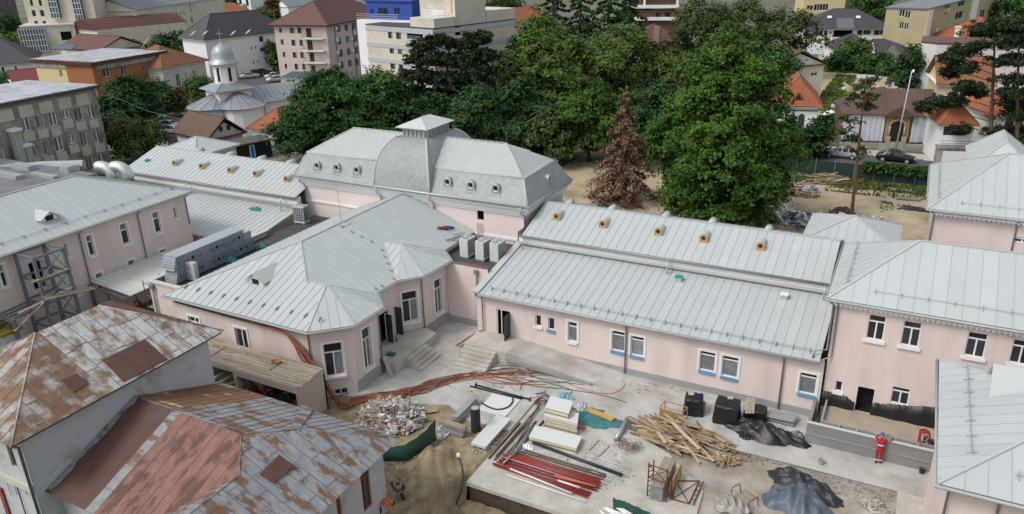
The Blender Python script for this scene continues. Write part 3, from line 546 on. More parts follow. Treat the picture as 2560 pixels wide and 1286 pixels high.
# curved centre: a four-sided vault
cx, cy = -37.75, 55.8; th = np.linspace(0, R(80), 13); hx = lambda a: 1.15+1.7*math.cos(a); hy = lambda a: 1.75+2.52*math.cos(a); zz = lambda a: ez+.03+4.05*math.sin(a)
for face in range(4):
    mb = MB(); rows = []
    for a in th:
        X, Y, Z = hx(a), hy(a), zz(a); nrow = 14; rows.append([((cx-X+2*X*i/nrow, cy-Y) if face == 0 else (cx+X, cy-Y+2*Y*i/nrow) if face == 1 else (cx+X-2*X*i/nrow, cy+Y) if face == 2 else (cx-X, cy+Y-2*Y*i/nrow))+(Z,) for i in range(nrow+1)])
    m_ = len(rows[0]); mb.add([p for r_ in rows for p in r_], [(j*m_+i, j*m_+i+1, (j+1)*m_+i+1, (j+1)*m_+i) for j in range(len(rows)-1) for i in range(m_-1)])
    o = mb.build('vault_face', SHD, mh, True)
    if face in (0, 1):     # diamonds over the curve
        sm = MB(); J = 26; I = 17 if face == 0 else 24
        for j in range(J):
            for i in range(I+1):
                def pt(ii, jj, off):
                    a = R(80)*max(0, min(1, jj/J)); X, Y, Z = hx(a), hy(a), zz(a); f_ = max(-1, min(1, -1+2*ii/I)); nn = np.array((0, -math.cos(a), math.sin(a))) if face == 0 else np.array((math.cos(a), 0, math.sin(a)))
                    return np.array((cx+f_*X, cy-Y, Z) if face == 0 else (cx+X, cy+f_*Y, Z))+nn*off
                ii = i+(j % 2)*.5
                if ii <= I: sm.add([pt(ii, j-.92, .045), pt(ii+.46, j, .03), pt(ii, j+.92, .014), pt(ii-.46, j, .03)], [(0, 1, 2, 3)])
        q = sm.build('shingles', SHN, mh); q['kind'] = 'stuff'
for sx, sy in ((-1, -1), (1, -1), (1, 1), (-1, 1)): MB().tube([(cx+sx*hx(a), cy+sy*hy(a), zz(a)+.02) for a in th], .1, 6).build('ridge_trim', TIN, mh, True)
lz = zz(R(80)); ln = MB().box(cx-1.2, cx+1.2, cy-1.8, cy+1.8, lz-.15, lz+.62).build('lantern', M('lantern_tin', (.42, .44, .45), .4, .2), mh)
MB().box(cx-1.36, cx+1.36, cy-1.96, cy+1.96, lz-.1, lz+.04).build('lantern_base', ZINC, ln); MB().box(cx-1.4, cx+1.4, cy-2.0, cy+2.0, lz+.623, lz+.75).build('lantern_cornice', ZINC, ln)
for i in range(6):
    x = cx-1.05+i*.42; MB().box(x-.06, x+.06, cy-1.9, cy-1.803, lz+.045, lz+.62).build('pilaster', ZINC, ln)
for i in range(8):
    y = cy-1.65+i*.47; MB().box(cx+1.203, cx+1.3, y-.06, y+.06, lz+.045, lz+.62).build('pilaster', ZINC, ln)
f, c = hip_faces(cx-1.62, cx+1.62, cy-2.2, cy+2.2, lz+.76, lz+1.45, 'y', 1.62, 1.62)
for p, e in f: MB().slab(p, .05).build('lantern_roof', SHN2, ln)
for p, q in c: MB().tube([p, q], .07, 6).build('lantern_ridge', TIN, ln, True)
def oculus(p, fx):
    fx = np.array((*fx, 0.0)); s = np.cross(fx, (0, 0, 1.0)); z = np.array((0, 0, 1.0)); p = np.array(p)+z*.1
    def ringat(r, d): return [p+fx*d+s*r*math.cos(2*math.pi*k/16)+z*(r*math.sin(2*math.pi*k/16)) for k in range(16)]
    mb = MB(); seq = [(.36, -.9), (.36, .2), (.38, .26), (.31, .29), (.22, .26), (.2, .1)]; rr = [ringat(*q) for q in seq]
    mb.add([v for r_ in rr for v in r_], [(i*16+k, i*16+(k+1) % 16, (i+1)*16+(k+1) % 16, (i+1)*16+k) for i in range(len(seq)-1) for k in range(16)]); o = mb.build('round_dormer', ZINC, mh, True)
    MB().add(ringat(.21, .11), [tuple(range(16))]).build('opening', DARKIN, o)
    MB().obox(p-z*.38+fx*.1, s*.43, fx*.16, z*.22).build('dormer_foot', ZINC, o); MB().obox(p-z*.6+fx*.16, s*.52, fx*.2, z*.03).build('dormer_apron', GALV, o)
nm = np.cross((1.0, 0, 0), np.array((0, by0-ey0, bz-ez))); nm /= np.linalg.norm(nm)
for x, y in ((796, 416), (845, 421), (895, 427), (1122, 457), (1180, 465), (1242, 473)): oculus(pP(x, y, (-37, ey0, ez), nm), (0, -1))
oculus(pP(1368, 449, (ex1, 55, ez), np.cross(np.array((bx1-ex1, 0, bz-ez)), (0, 1.0, 0))), (1, 0))
A, Bq = (-49.2, 52.1), (-26.3, 52.1); PALE = M('pale_pink_render', (0.72, 0.615, 0.59), .85, var=.04, scale=.4)
facade(mh, A, Bq, 0, 7.3, PALE, [(*wpx(A, Bq, 1192, 518, 1210, 552), dict(void=1, room=.6))]); facade(mh, Bq, (-26.3, 59.5), 0, 7.3, PALE); facade(mh, (-49.2, 59.5), A, 0, 7.3, PALE); facade(mh, (-26.3, 59.5), (-49.2, 59.5), 0, 7.3, PALE)
for z0, z1, o_ in ((7.05, 7.3, .12), (7.305, 7.6, .28), (7.605, 7.75, .45)): MB().box(-49.2-o_, -26.3+o_, 52.1-o_, 59.5+o_, z0, z1).build('cornice', WHITE, mh)
MB().box(-49.8, -25.72, 51.5, 60.1, 7.753, 8.03).build('cornice', TIN, mh); MB().box(-49.1, -42, 52.0, 52.1, 5.5, 5.68).build('string_course', WHITE, mh); MB().box(-31.8, -26.3, 52.0, 52.1, 4.85, 5.05).build('string_course', WHITE, mh)
gutter(mh, [(-49.8, 51.46, 8.08), (-25.7, 51.46, 8.08), (-25.7, 60, 8.08)], .1, ZINC)
for x, y, zb in ((745, 445, 5.6), (937, 470, 5.9), (1070, 490, 6.0), (1300, 530, 6.4)):
    X = pY(x, y, 51.4)[0]; downpipe(mh, [(X, 51.46, 8.0), (X, 51.5, 7.5), (X+.1, 51.98, 7.1), (X+.1, 51.98, zb-.9)], GALV, .07)
ld = MB(); X0 = pY(1200, 570, 52.0)[0]
for s in (-.2, .2): ld.tube([(X0+s, 51.95, 4.6), (X0+s, 51.95, 6.0)], .02, 5)
for k in range(6): ld.tube([(X0-.2, 51.9, 4.7+.24*k), (X0+.2, 51.9, 4.7+.24*k)], .018, 5)
ld.build('wall_ladder', M('rusty_iron', (.22, .11, .06), .8), mh)
# ---- front pavilion with polygon bays
fp = thing('front_pavilion', 'single storey pink pavilion with faceted bays and spreading seam roof, in the middle', 'building', (-37.7, 40, 0)); ez = 5.1
a, b, c_, d, e, f_, g_, h = (-31.4, 31.9, ez), (-29.25, 33.9, ez), (-29.2, 36.8, ez), (-31.0, 38.6, ez), (-30.95, 40.9, ez), (-29.65, 42.4, ez), (-29.4, 45.8, ez), (-31.0, 47.4, ez)
AP, RE = (-37.7, 38.9, 7.7), (-37.7, 52, 7.7); P1, J1 = (-32.9, 35.8, 6.5), (-34.5, 35.65, 6.48); Pb, K = (-32.75, 44.15, 6.45), (-34.4, 44.15, 6.45); BKc = (-31.0, 52, ez); FL = (-44.4, 32, ez); BL = (-44.4, 52, ez)
for poly, ee in (([FL, a, P1, J1, AP], (1, 0, 0)), ([a, b, P1], (1, 1, 0)), ([b, c_, P1], (0, 1, 0)), ([c_, d, P1], (1, -1, 0)), ([P1, d, J1], (0, 1, 0)), ([AP, J1, d, e, K], (0, 1, 0)), ([AP, K, RE], (0, 1, 0)), ([K, h, BKc, RE], (0, 1, 0)),
    ([e, f_, Pb], (1, 1.15, 0)), ([f_, g_, Pb], (0, 1, 0)), ([g_, h, Pb], (1, -1, 0)), ([e, Pb, K], (1, 0, 0)), ([Pb, h, K], (1, 0, 0)), ([BL, FL, AP, RE], (0, 1, 0))): seam_face(fp, poly, ee, .6, RF)
caps_part(fp, [(AP, RE), (AP, FL), (AP, J1), (J1, P1), (P1, a), (P1, b), (P1, c_), (Pb, K), (Pb, f_), (Pb, g_)], TIN, .05)
eave_ring(fp, [(-44.35, 32.05), (-31.42, 31.97), (-29.31, 33.93), (-29.26, 36.78), (-31.06, 38.6), (-31.0, 40.93), (-29.7, 42.43), (-29.46, 45.78), (-31.05, 47.36), (-31.05, 51.9), (-44.35, 51.9)], ez)
gutter(fp, [(-44.5, 31.92, 5.03), (-31.36, 31.82, 5.03), (-29.17, 33.86, 5.03), (-29.12, 36.83, 5.03), (-30.92, 38.62, 5.03), (-30.87, 40.88, 5.03), (-29.57, 42.37, 5.03), (-29.32, 45.82, 5.03), (-30.9, 47.4, 5.03)], .07)
W = [(-44.0, 32.4), (-31.6, 32.4), (-29.75, 34.15), (-29.7, 36.6), (-31.35, 38.3), (-31.35, 41.05), (-30.1, 42.65), (-29.85, 45.6), (-31.4, 47.2), (-31.4, 52.0)]
bigw = dict(cols=2, tr=.28, surround=.14, sill=.1, gl=[GL, GLL, GL]); PW = {1: [(806, 862, 863, 936)], 2: [(902.5, 826, 933, 912)], 0: [(470, 789, 500, 812), (586, 818, 624, 876)], 5: [(1003, 733, 1047, 800)], 6: [(1084, 703, 1107, 776)]}
for i in range(len(W)-1):
    hl = [(*wpx(W[i], W[i+1], *q), bigw if i else dict(cols=2, surround=.14)) for q in PW.get(i, [])]
    if i == 4: hl = [(.55, 1.75, .8, 3.1, dict(void=1, room=1.5))]
    if i == 1: hl.append((*wpx(W[1], W[2], 835, 975, 872, 992), dict(cols=2)))
    if i == 2: hl.append((*wpx(W[2], W[3], 910, 945, 933, 970), dict(cols=2)))
    facade(fp, W[i], W[i+1], 0, 5.0, PINK, hl)
    p, q = np.array(W[i]), np.array(W[i+1]); t = (q-p)/np.linalg.norm(q-p); n = np.array((t[1], -t[0]))
    if i in (2, 3, 4, 5, 6): MB().beam((*(p+n*.03), .4), (*(q+n*.03), .4), .06, .8).build('plinth', GREYC, fp)
for x, y, yb, zt in ((790, 840, 946, 5), (940, 790, 948, 5), (1078, 700, 835, 5)):
    pt = pz(x, yb, 0.0); sdir = {790: (-31.75, 32.3), 940: (-29.62, 36.75), 1078: (-30.05, 42.6)}[x]; downpipe(fp, [(sdir[0]+.1, sdir[1]-.25, 5.0), (sdir[0], sdir[1], 4.6), (sdir[0], sdir[1], .1)], PIPE)
nF = np.array((0, -2.6, 6.9)); gable_dormer(fp, pP(640, 712, FL, nF), (0, -1), .7, .75, 2.4)
for i in range(11):
    X = -43.2+i*1.2; p = np.array((X, 33.0, 5.1+1.0*2.6/6.9)); MB().obox(p+(0, 0, .1), (.05, 0, 0), (0, .15, .05), (0, 0, .05)).build('snow_stop', PIPE, fp)
for i in range(9):
    Y = 39.6+i*.0; 
for i, (x, y) in enumerate(((855, 570), (880, 583), (905, 595), (930, 607), (955, 628), (962, 645), (970, 662), (978, 680), (955, 718), (940, 725), (985, 700))):
    p = pP(x, y, (-31, 40, 5.1), np.array((2.6, 0, 6.7))); MB().obox(p+(0, 0, .08), (.12, 0, -.04), (0, .04, 0), (0, 0, .05)).build('snow_stop', PIPE, fp)
sb = thing('entrance_steps', 'concrete stoop with five steps at the front pavilion door', 'steps', (-29.5, 39.8, 0))
MB().prism([(-31.33, 37.9), (-29.6, 37.0), (-28.75, 37.2), (-28.75, 42.2), (-29.8, 42.55), (-30.25, 42.35), (-31.33, 41.0)], .006, .8).build('landing', CONC2, sb)
for i in range(5): MB().box(-28.75+.33*i, -28.75+.33*(i+1), 38.2, 40.6, .006, .8-.16*(i+1)+.0).build('step', CONC2, sb)
dl = MB().box(-31.3, -30.6, 39.55, 39.6, .83, 3.0).build('door_leaf', M('dark_door', (0.03, 0.03, 0.035), .4), fp); MB().box(-31.34, -30.75, 40.82, 40.87, .83, 3.0).build('door_leaf', M('dark_door', (0.03, 0.03, 0.035), .4), fp)
for q in ((-30.66, -30.6, 39.53, 39.62), (-31.3, -31.24, 39.53, 39.62)): MB().box(*q, .82, 3.02).build('door_frame', WHITE, fp)
# ---- flat roofed links with parapets
fl = thing('flat_roof_link', 'pink flat roofed link with parapet carrying three white condensers', 'building', (-28, 48, 0))
facade(fl, (-30.0, 45.75), (-26.25, 45.75), 0, 4.95, PINK); MB().box(-31.3, -26.25, 45.85, 52.0, 4.2, 4.55).build('roof_deck', M('dark_membrane', (.06, .06, .065), .8, var=.2), fl)
MB().box(-30.0, -26.25, 45.70, 45.95, 4.95, 5.02).build('parapet_cap', M('brown_cap', (.16, .1, .08), .7), fl); MB().box(-30, -26.25, 45.7, 45.749, 0, .5).build('plinth', GREYC, fl)
downpipe(fl, [(-27.2, 45.62, 4.6), (-27.2, 45.62, .1)], PIPE, .07); MB().box(-27.35, -27.05, 45.5, 45.72, 4.45, 4.75).build('rain_head', PIPE, fl)
fk = thing('flat_roof_link', 'flat roofed pink link beside the front pavilion carrying the long grey air handler', 'building', (-47, 40, 0))
facade(fk, (-48.4, 33.9), (-44.0, 33.9), 0, 4.65, PINK); facade(fk, (-48.4, 46), (-48.4, 33.9), 0, 4.65, PINK); MB().box(-48.3, -43.9, 34.0, 52.0, 3.9, 4.2).build('roof_deck', M('dark_membrane', (.06, .06, .065), .8, var=.2), fk)
MB().box(-48.5, -44.3, 33.8, 34.2, 4.653, 4.75).build('parapet_cap', M('pale_coping', (.5, .5, .49), .8), fk); MB().box(-48.5, -48.1, 34.2, 46, 4.653, 4.75).build('parapet_cap', M('pale_coping', (.5, .5, .49), .8), fk)
downpipe(fk, [(-47.9, 33.75, 4.4), (-47.9, 33.75, .1)], PIPE, .07); MB().box(-48.05, -47.75, 33.6, 33.85, 4.25, 4.55).build('rain_head', PIPE, fk)
# ================================================================== the old weathered house
SHW = M('worn_white_sheet', (0.42, 0.42, 0.415), 0.65, var=0.28, scale=2.2, col2=(0.185, 0.125, 0.075), c2pos=0.53, c2soft=0.08, c2scale=1.2, rnd=0.1, stretch=(.8, 1.3, 1), bump=0.15, bscale=8)
SHR = M('rusty_sheet', (0.33, 0.31, 0.29), 0.7, var=0.3, scale=2.2, col2=(0.165, 0.092, 0.05), c2pos=0.46, c2soft=0.08, c2scale=1.2, rnd=0.08, bump=0.15, bscale=8)
SHG = M('dull_grey_sheet', (0.235, 0.245, 0.26), 0.6, var=0.28, scale=2.4, col2=(0.155, 0.085, 0.046), c2pos=0.54, c2soft=0.04, c2scale=1.5, rnd=0.07, stretch=(.45, 1.2, 1))
SHP = M('faded_red_sheet', (0.215, 0.105, 0.084), 0.75, var=0.32, scale=2.4, col2=(0.105, 0.052, 0.034), c2pos=0.555, c2soft=0.035, c2scale=1.0, rnd=0.08, stretch=(1, .45, 1))
SHB = M('dark_brown_sheet', (0.092, 0.042, 0.031), 0.65, var=0.25, scale=2.2, rnd=0.12, bump=.15, bscale=4)
SHT = M('tan_rust_sheet', (0.20, 0.09, 0.04), 0.7, var=0.25, scale=1.2, col2=(0.42, 0.35, 0.25), c2pos=0.6, c2soft=0.03, c2scale=.6, stretch=(.5, 2, 1))
SEAM = M('dark_sheet_seam', (0.15, 0.125, 0.11), 0.7)
PLAS = M('aged_plaster', (0.44, 0.45, 0.47), 0.9, var=0.12, scale=0.7, col2=(0.30, 0.265, 0.20), c2pos=0.63, c2soft=0.06, c2scale=0.5, bump=0.2, bscale=12)
BRW = M('brown_window_wood', (0.14, 0.055, 0.04), 0.6)
oh = thing('old_house', 'weathered old house with rust patched sheet roofs at the lower left', 'house', (-30, 20, 0))
def sheets(poly, e, mat, sp=.62, cross=1.5, off=0.0): seam_face(oh, poly, e, sp, [mat, SEAM], t=.012, seam=.02, sw=.022, cross=cross, jit=.012, off=off, name='roof_sheet')
U0, U1, UY0, UY1, UZ, UR = -41.2, -32.0, 14.45, 26.3, 7.7, 9.95
f, c = hip_faces(U0, U1, UY0, UY1, UZ, UR, 'y', 4.6, 3.8)
# the roof slope facing the yard runs from pale to rusty towards the front
E_ = f[0][0]; pc = [np.array(p, float) for p in E_]
m1 = clip(pc, np.array((0, 1., 0)), 19.2, True); m2 = clip(pc, np.array((0, 1., 0)), 19.2, False)
sheets(m1, (0, 1, 0), SHW); sheets(m2, (0, 1, 0), SHR, off=0.03)
sheets(f[1][0], (0, 1, 0), SHR, .9, None); sheets(f[2][0], (1, 0, 0), SHR); sheets(f[3][0], (1, 0, 0), SHT, .5, None)
for p, q in c[1:]: MB().tube([np.array(p)+(0, 0, .03), np.array(q)+(0, 0, .03)], .035, 5).build('hip_roll', SHW, oh, True)
nE = np.cross(np.array((0, 1., 0)), np.array((UR-UZ, 0, 0)))   # helper only
nS = np.array((UR-UZ, 0, (U1-U0)/2)); nS = nS/np.linalg.norm(nS)
def patch(pts, p0, n, mat, nm='patch_sheet', k=1):
    q = [pP(x, y, p0, n)+n*.05 for x, y in pts]
    for i in range(k):
        a = [q[0]+(q[1]-q[0])*i/k, q[0]+(q[1]-q[0])*(i+1)/k, q[3]+(q[2]-q[3])*(i+1)/k, q[3]+(q[2]-q[3])*i/k]; MB().slab(a, .015+.004*i, 0).build(nm, mat, oh)
patch([(255, 902), (362, 851), (418, 900), (308, 957)], (U1, 20, UZ), nS, SHB, k=3); patch([(153, 952), (192, 936), (222, 961), (183, 984)], (U1, 20, UZ), nS, SHB)
eave_ring(oh, [(U0+.1, UY0+.1), (U1-.1, UY0+.1), (U1-.1, UY1-.1), (U0+.1, UY1-.1)], UZ, M('dark_eave', (.1, .07, .055), .8), .14)
ow = dict(cols=2, tr=.3, fr=M('olive_window_wood', (.13, .11, .05), .7), gl=M('old_glass', (.06, .06, .035), .3, var=.4, scale=3))
A, Bq = (-40.7, 15.1), (-32.6, 15.1)
facade(oh, A, Bq, 0, 7.6, PLAS, [(*wpx(A, Bq, 14, 1112, 46, 1172), ow)]); facade(oh, Bq, (-32.6, 25.6), 0, 7.6, PLAS); facade(oh, (-32.6, 25.6), (-40.7, 25.6), 0, 7.6, PLAS); facade(oh, (-40.7, 25.6), A, 0, 7.6, PLAS)
REDSH = M('red_shutter', (.26, .05, .04), .7, var=.2, scale=3)
for x0, x1 in ((-2, 30), (46, 70)):
    u0, u1, v0, v1 = wpx(A, Bq, x0, 1215, x1, 1290); MB().box(-40.7+u0, -40.7+u1, 15.0, 15.06, v0, v1).build('shutter', REDSH, oh)
for x0 in (22, 38, 62, 80):
    u0, u1, v0, v1 = wpx(A, Bq, x0, 1205, x0+9, 1235); MB().box(-40.7+u0, -40.7+u1, 14.98, 15.05, v0, v1).build('quoin', WHITE, oh)
MB().box(-41, -32.55, 14.9, 15.08, 4.75, 5.05).build('string_course', M('cream_trim', (.5, .48, .4), .8), oh)
downpipe(oh, [(-32.1, 14.5, 7.65), (-32.5, 14.95, 7.2), (-32.5, 14.95, 0)], M('old_pipe', (.16, .17, .18), .5, .3, var=.2), .075)
LZ_, LR, FY, BY, RY = 4.4, 6.5, 15.5, 26.0, 20.72
nf = np.array((0, -(LR-LZ_), RY-FY)); rid = lambda x: (x, RY, LR)
sheets([(-32.59, FY, LZ_), (-29.75, FY, LZ_), (-29.75, RY, LR), (-32.59, RY, LR)], (1, 0, 0), SHB, .7, None)
sheets([(-29.75, FY, LZ_), (-29.2, FY, LZ_), (-29.2, RY, LR), (-29.75, RY, LR)], (1, 0, 0), SHG, .7, 1.4, off=-29.75)
V0 = (-23.55, 18.8, 6.0); sheets([(-29.2, FY, LZ_), (-26.6, FY, LZ_), V0, (-25.2, 20.65, LR), (-29.2, RY, LR)], (1, 0, 0), SHP, .68, None, off=-29.2)
sheets([(-26.6, FY, LZ_+.02), (-23.55, 14.0, 6.0), V0], (0, 1, 0), SHG, .5, None)
# flashing along the tall wall, torn at its edge
fx = MB(); q = [(-32.57, RY-5.1*i/14, LR-2.05*i/14+.06) for i in range(15)]; q2 = [(-32.57+.34+.12*random.uniform(-1, 1), p[1], p[2]+.01) for p in q]; fx.add(q+q2, [(i, i+1, 15+i+1, 15+i) for i in range(14)]); fx.build('wall_flashing', SHG, oh)
sheets([(-32.59, RY, LR), (-29.9, RY, LR), (-29.0, BY, LZ_), (-32.59, BY, LZ_)], (1, 0, 0), SHT, .55, None); sheets([(-29.9, RY, LR), (-25.2, 20.65, LR), (-23.6, 22.6, 6.0), (-26.3, BY, LZ_), (-29.0, BY, LZ_)], (1, 0, 0), SHG, .55, None)
sheets([(-23.6, 22.6, 6.0), (-20.3, BY, LZ_), (-26.3, BY, LZ_)], (1, 0, 0), SHG, .55, None)
sheets([(-25.2, 20.65, LR), V0, (-23.55, 14.0, 6.0), (-20.0, 14.0, LZ_), (-20.3, BY, LZ_), (-23.6, 22.6, 6.0)], (0, 1, 0), SHG, .66, 1.9)
nR = np.array((1.6, 0, 3.5)); nR = nR/np.linalg.norm(nR); patch([(648, 1188), (697, 1139), (733, 1167), (682, 1210)], (-20.1, 20, LZ_), nR, SHB)
MB().slab([(-24.3, 22.9, 5.9), (-23.5, 22.5, 6.05), (-25.9, 26.05, 4.47), (-26.8, 26.05, 4.47)], .05).build('valley_sheet', SHG, oh)
for p, q in (((-25.2, 20.65, LR), V0), (V0, (-23.55, 14, 6.0)), ((-25.2, 20.65, LR), (-23.6, 22.6, 6.0)), ((-23.6, 22.6, 6.0), (-20.3, BY, LZ_)), (rid(-32.5), rid(-25.2))): MB().tube([np.array(p)+(0, 0, .03), np.array(q)+(0, 0, .03)], .03, 5).build('hip_roll', SHG, oh, True)
A, Bq = (-21.15, 13), (-21.15, 25.55); bwf = dict(cols=2, tr=.3, fr=BRW, fw=.09, gl=M('old_glass', (.06, .06, .035), .3))
facade(oh, A, Bq, -.4, 4.35, PLAS, [(*wpx(A, Bq, 898, 1172, 932, 1262), bwf), (*wpx(A, Bq, 838, 1240, 858, 1300), dict(cols=1, fr=REDSH, gl=REDSH))]); facade(oh, Bq, (-32.6, 25.55), -.2, 4.35, PLAS); facade(oh, (-32.6, 16.1), (-24, 16.1), 0, 4.35, PLAS)
eave_ring(oh, [(-32.5, FY+.08), (-26.6, FY+.08), (-23.5, 14.05), (-20.1, 14.05), (-20.4, BY-.08), (-32.5, BY-.08)], LZ_, M('dark_eave', (.1, .07, .055), .8), .12)
# moss-topped wall stub at the left edge
ms = thing('mossy_wall', 'mossy yellow topped masonry stub by the steel stair tower at the left edge', 'wall', pz(20, 845, 3)*(1, 1, 0)); p = pz(18, 820, 3.4)
MB().box(p[0]-1.6, p[0]+.7, p[1]-.8, p[1]+.5, 0, 3.2).build('masonry', PLAS, ms); MB().box(p[0]-1.7, p[0]+.8, p[1]-.9, p[1]+.6, 3.202, 3.4).build('moss_cap', M('yellow_moss', (.22, .19, .03), .95, var=.3, scale=3, bump=.8), ms)
mbk = MB()
for k in range(9): mbk.obox((p[0]+random.uniform(-.9, .5), p[1]+random.uniform(-.5, .3), 3.5+.08*(k % 3)), (.15, .03, 0), (0, .12, 0), (0, .0, .08))
tag(mbk.build('loose_bricks', M('moss_brick', (.13, .1, .05), .9), ms))
# ================================================================== plank covered shelter by the front pavilion
PLANK = M('weathered_plank', (0.31, 0.265, 0.2), 0.85, var=0.2, scale=2.5, rnd=0.18, stretch=(.4, 3, 1)); PINKL = M('shelter_render', (0.47, 0.38, 0.34), .9, var=.08)
ps = thing('plank_shelter', 'pink walled shelter with plank covered top and open dark front, men inside', 'shelter', (-34, 30.5, 0))
sx0, sx1, sy0, sy1, sz_ = -42.5, -30.25, 29.35, 31.75, 2.85
MB().box(sx0, sx1, sy0, sy1, sz_-.3, sz_).build('slab', CONC2, ps); MB().box(sx1-.2, sx1, sy0, sy1-.0, 0, sz_-.303).build('side_wall', PINKL, ps); MB().box(-35.6, -35.3, sy0, sy0+.3, -.4, sz_-.303).build('pillar', PINKL, ps)
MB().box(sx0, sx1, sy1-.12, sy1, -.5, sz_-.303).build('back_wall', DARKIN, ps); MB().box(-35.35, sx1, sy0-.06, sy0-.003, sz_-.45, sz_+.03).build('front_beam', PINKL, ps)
MB().box(-42.5, -35.6, sy1-.2, sy1-.125, -.4, sz_-.303).build('inner_wall', GREYC, ps)
for i in range(9): MB().box(-40+i*.42, -39.6+i*.42, sy0+.3, sy1-.3, -.3, 2.3-i*.25).build('stair', CONC2, ps)
X = sx0
for row in range(9):
    X = sx0+random.uniform(-.4, 0); y = sy0+.02+row*.27
    while X < sx1-.3:
        L = random.uniform(1.8, 4.0); L = min(L, sx1+random.uniform(0, .25)-X); MB().obox((X+L/2, y+.12, sz_+.03+random.uniform(0, .02)), (L/2-.01, random.uniform(-.03, .03), 0), (0, .115, 0), (0, 0, .022)).build('plank', PLANK, ps); X += L
for (x, y, x2, y2) in ((520, 893, 560, 868), (672, 925, 700, 905)): MB().beam(pz(x, y, sz_+.1), pz(x2, y2, sz_+.1), .16, .04).build('plank', PLANK, ps)
# ================================================================== cables
ORA = M('orange_cable', (0.36, 0.12, 0.05), .6, var=.2, scale=3, rnd=.35); BLKC = M('black_cable', (0.018, 0.018, 0.018), .5); BRC = M('brown_cable', (.19, .075, .04), .6, rnd=.3)
cb = thing('cable_bundle', 'thick bundle of orange and black cables spilling from the eave across the yard', 'cables', (-32, 31.5, 0))
def spline(P, n=8):
    P = [np.array(p, float) for p in P]; out = []
    for i in range(len(P)-1):
        p0, p1, p2, p3 = P[max(i-1, 0)], P[i], P[i+1], P[min(i+2, len(P)-1)]
        for t in np.linspace(0, 1, n, endpoint=False): out.append(.5*((2*p1)+(-p0+p2)*t+(2*p0-5*p1+4*p2-p3)*t*t+(-p0+3*p1-3*p2+p3)*t**3))
    return out+[P[-1]]
for k in range(34):
    r_ = lambda s: random.uniform(-s, s); s0 = k/33
    a = [(-43.5+r_(.3)+(k % 5)*2.2, 32.22+r_(.06), 4.62+r_(.1)), (-36, 32.2+r_(.07), 4.6+r_(.09)), (-33.6, 32.1+r_(.06), 4.55+r_(.06)), (-32.9+.6*s0, 32.05+r_(.06), 3.9), (-32.3+.9*s0+r_(.06), 31.98+r_(.08), 3.0), (-30.9+.6*s0+r_(.1), 31.95+r_(.12), 1.7), (-30.0+.4*s0+r_(.1), 32.0+r_(.2), .7)]
    w_ = .34; g1 = [(x+r_(14), y+r_(11)) for x, y in ((900, 1003), (950, 998), (1015, 985), (1080, 963))]
    a += [(-29.4+r_(.25), 32.2+r_(.25), .2)]+[(*pz(x, y, 0)[:2], .04+.12*random.random()) for x, y in g1]
    if k % 3 == 0: a += [(*pz(x+r_(12), y+r_(10), 0)[:2], .03) for x, y in ((1180, 937), (1290, 930), (1380, 940+r_(20)), (1470, 950+r_(30)))]
    elif k % 3 == 1: a += [(*pz(x+r_(15), y+r_(12), 0)[:2], .03) for x, y in ((1160, 945), (1260, 950), (1330+r_(30), 955))]
    MB().tube(spline(a, 6), .017 if k % 4 else .022, 5).build('cable', BLKC if k % 5 == 0 else (BRC if k % 3 == 0 else ORA), cb, True)
for pts, m_ in (([(1390, 945), (1480, 940), (1545, 945), (1560, 965), (1530, 985), (1470, 978), (1420, 960)], ORA), ([(1230, 940), (1330, 965), (1420, 975), (1500, 988), (1567, 1008)], BLKC), ([(1210, 925), (1260, 915), (1320, 925), (1330, 945)], BLKC), ([(980, 990), (1060, 985), (1100, 965), (1125, 965)], BLKC), ([(1300, 975), (1310, 960), (1350, 955), (1425, 975), (1420, 990)], BLKC)):
    MB().tube(spline([(*pz(x, y, 0)[:2], .03) for x, y in pts], 8), .022, 5).build('cable', m_, cb, True)
cc = thing('cable_coil', 'small orange cable coil lying on the planks', 'cable', pz(695, 905, 2.9)); p = pz(690, 908, 2.93)
for k in range(5): MB().tube([(p[0]+(.2+.03*k)*math.cos(a), p[1]+(.16+.02*k)*math.sin(a), 2.94+.03*k) for a in np.linspace(0, 6.28, 14)], .022, 5).build('loop', ORA, cc, True)
# ================================================================== machines on the roofs
def condenser(x, y, z, rz, label, s=1.0):
    t = thing('condenser', label, 'air conditioner', (x, y, z), rz, 'white condensers on the flat roofs', local=True); WP = M('machine_white', (.55, .56, .55), .5, var=.04); DK = M('coil_dark', (.02, .035, .06), .5)
    MB().box(-.55*s, .55*s, -.38*s, .38*s, .12, 1.6*s).build('case', WP, t)
    for sx in (-1, 1): MB().box(sx*.42*s-.1*s, sx*.42*s+.1*s, -.36*s, .36*s, 0, .118).build('foot', PIPE, t)
    gr = MB()
    for sx in (-.27, .27): MB().lathe([(.2*s, 1.602*s), (.24*s, 1.602*s), (.24*s, 1.66*s), (.2*s, 1.66*s)], sx*s, 0, 14).build('fan_ring', M('machine_grey', (.3, .31, .32), .5), t); MB().lathe([(.19*s, 1.603*s), (.19*s, 1.61*s)], sx*s, 0, 14).build('fan', DK, t)
    MB().box(-.52*s, .52*s, -.39*s, -.383*s, .3, 1.5*s).build('coil', DK, t); MB().box(.553*s, .56*s, -.34*s, .34*s, .3, 1.5*s).build('coil', DK, t)
    for i in range(9): gr.box(-.53*s, .53*s, -.4*s, -.391*s, .3+i*.145*s, .33+i*.145*s); gr.box(.561*s, .57*s, -.35*s, .35*s, .3+i*.145*s, .33+i*.145*s)
    for i in range(6): gr.box((-.53+.2*i)*s, (-.5+.2*i)*s, -.4*s, -.391*s, .3, 1.5*s)
    gr.build('grille', WP, t); return t
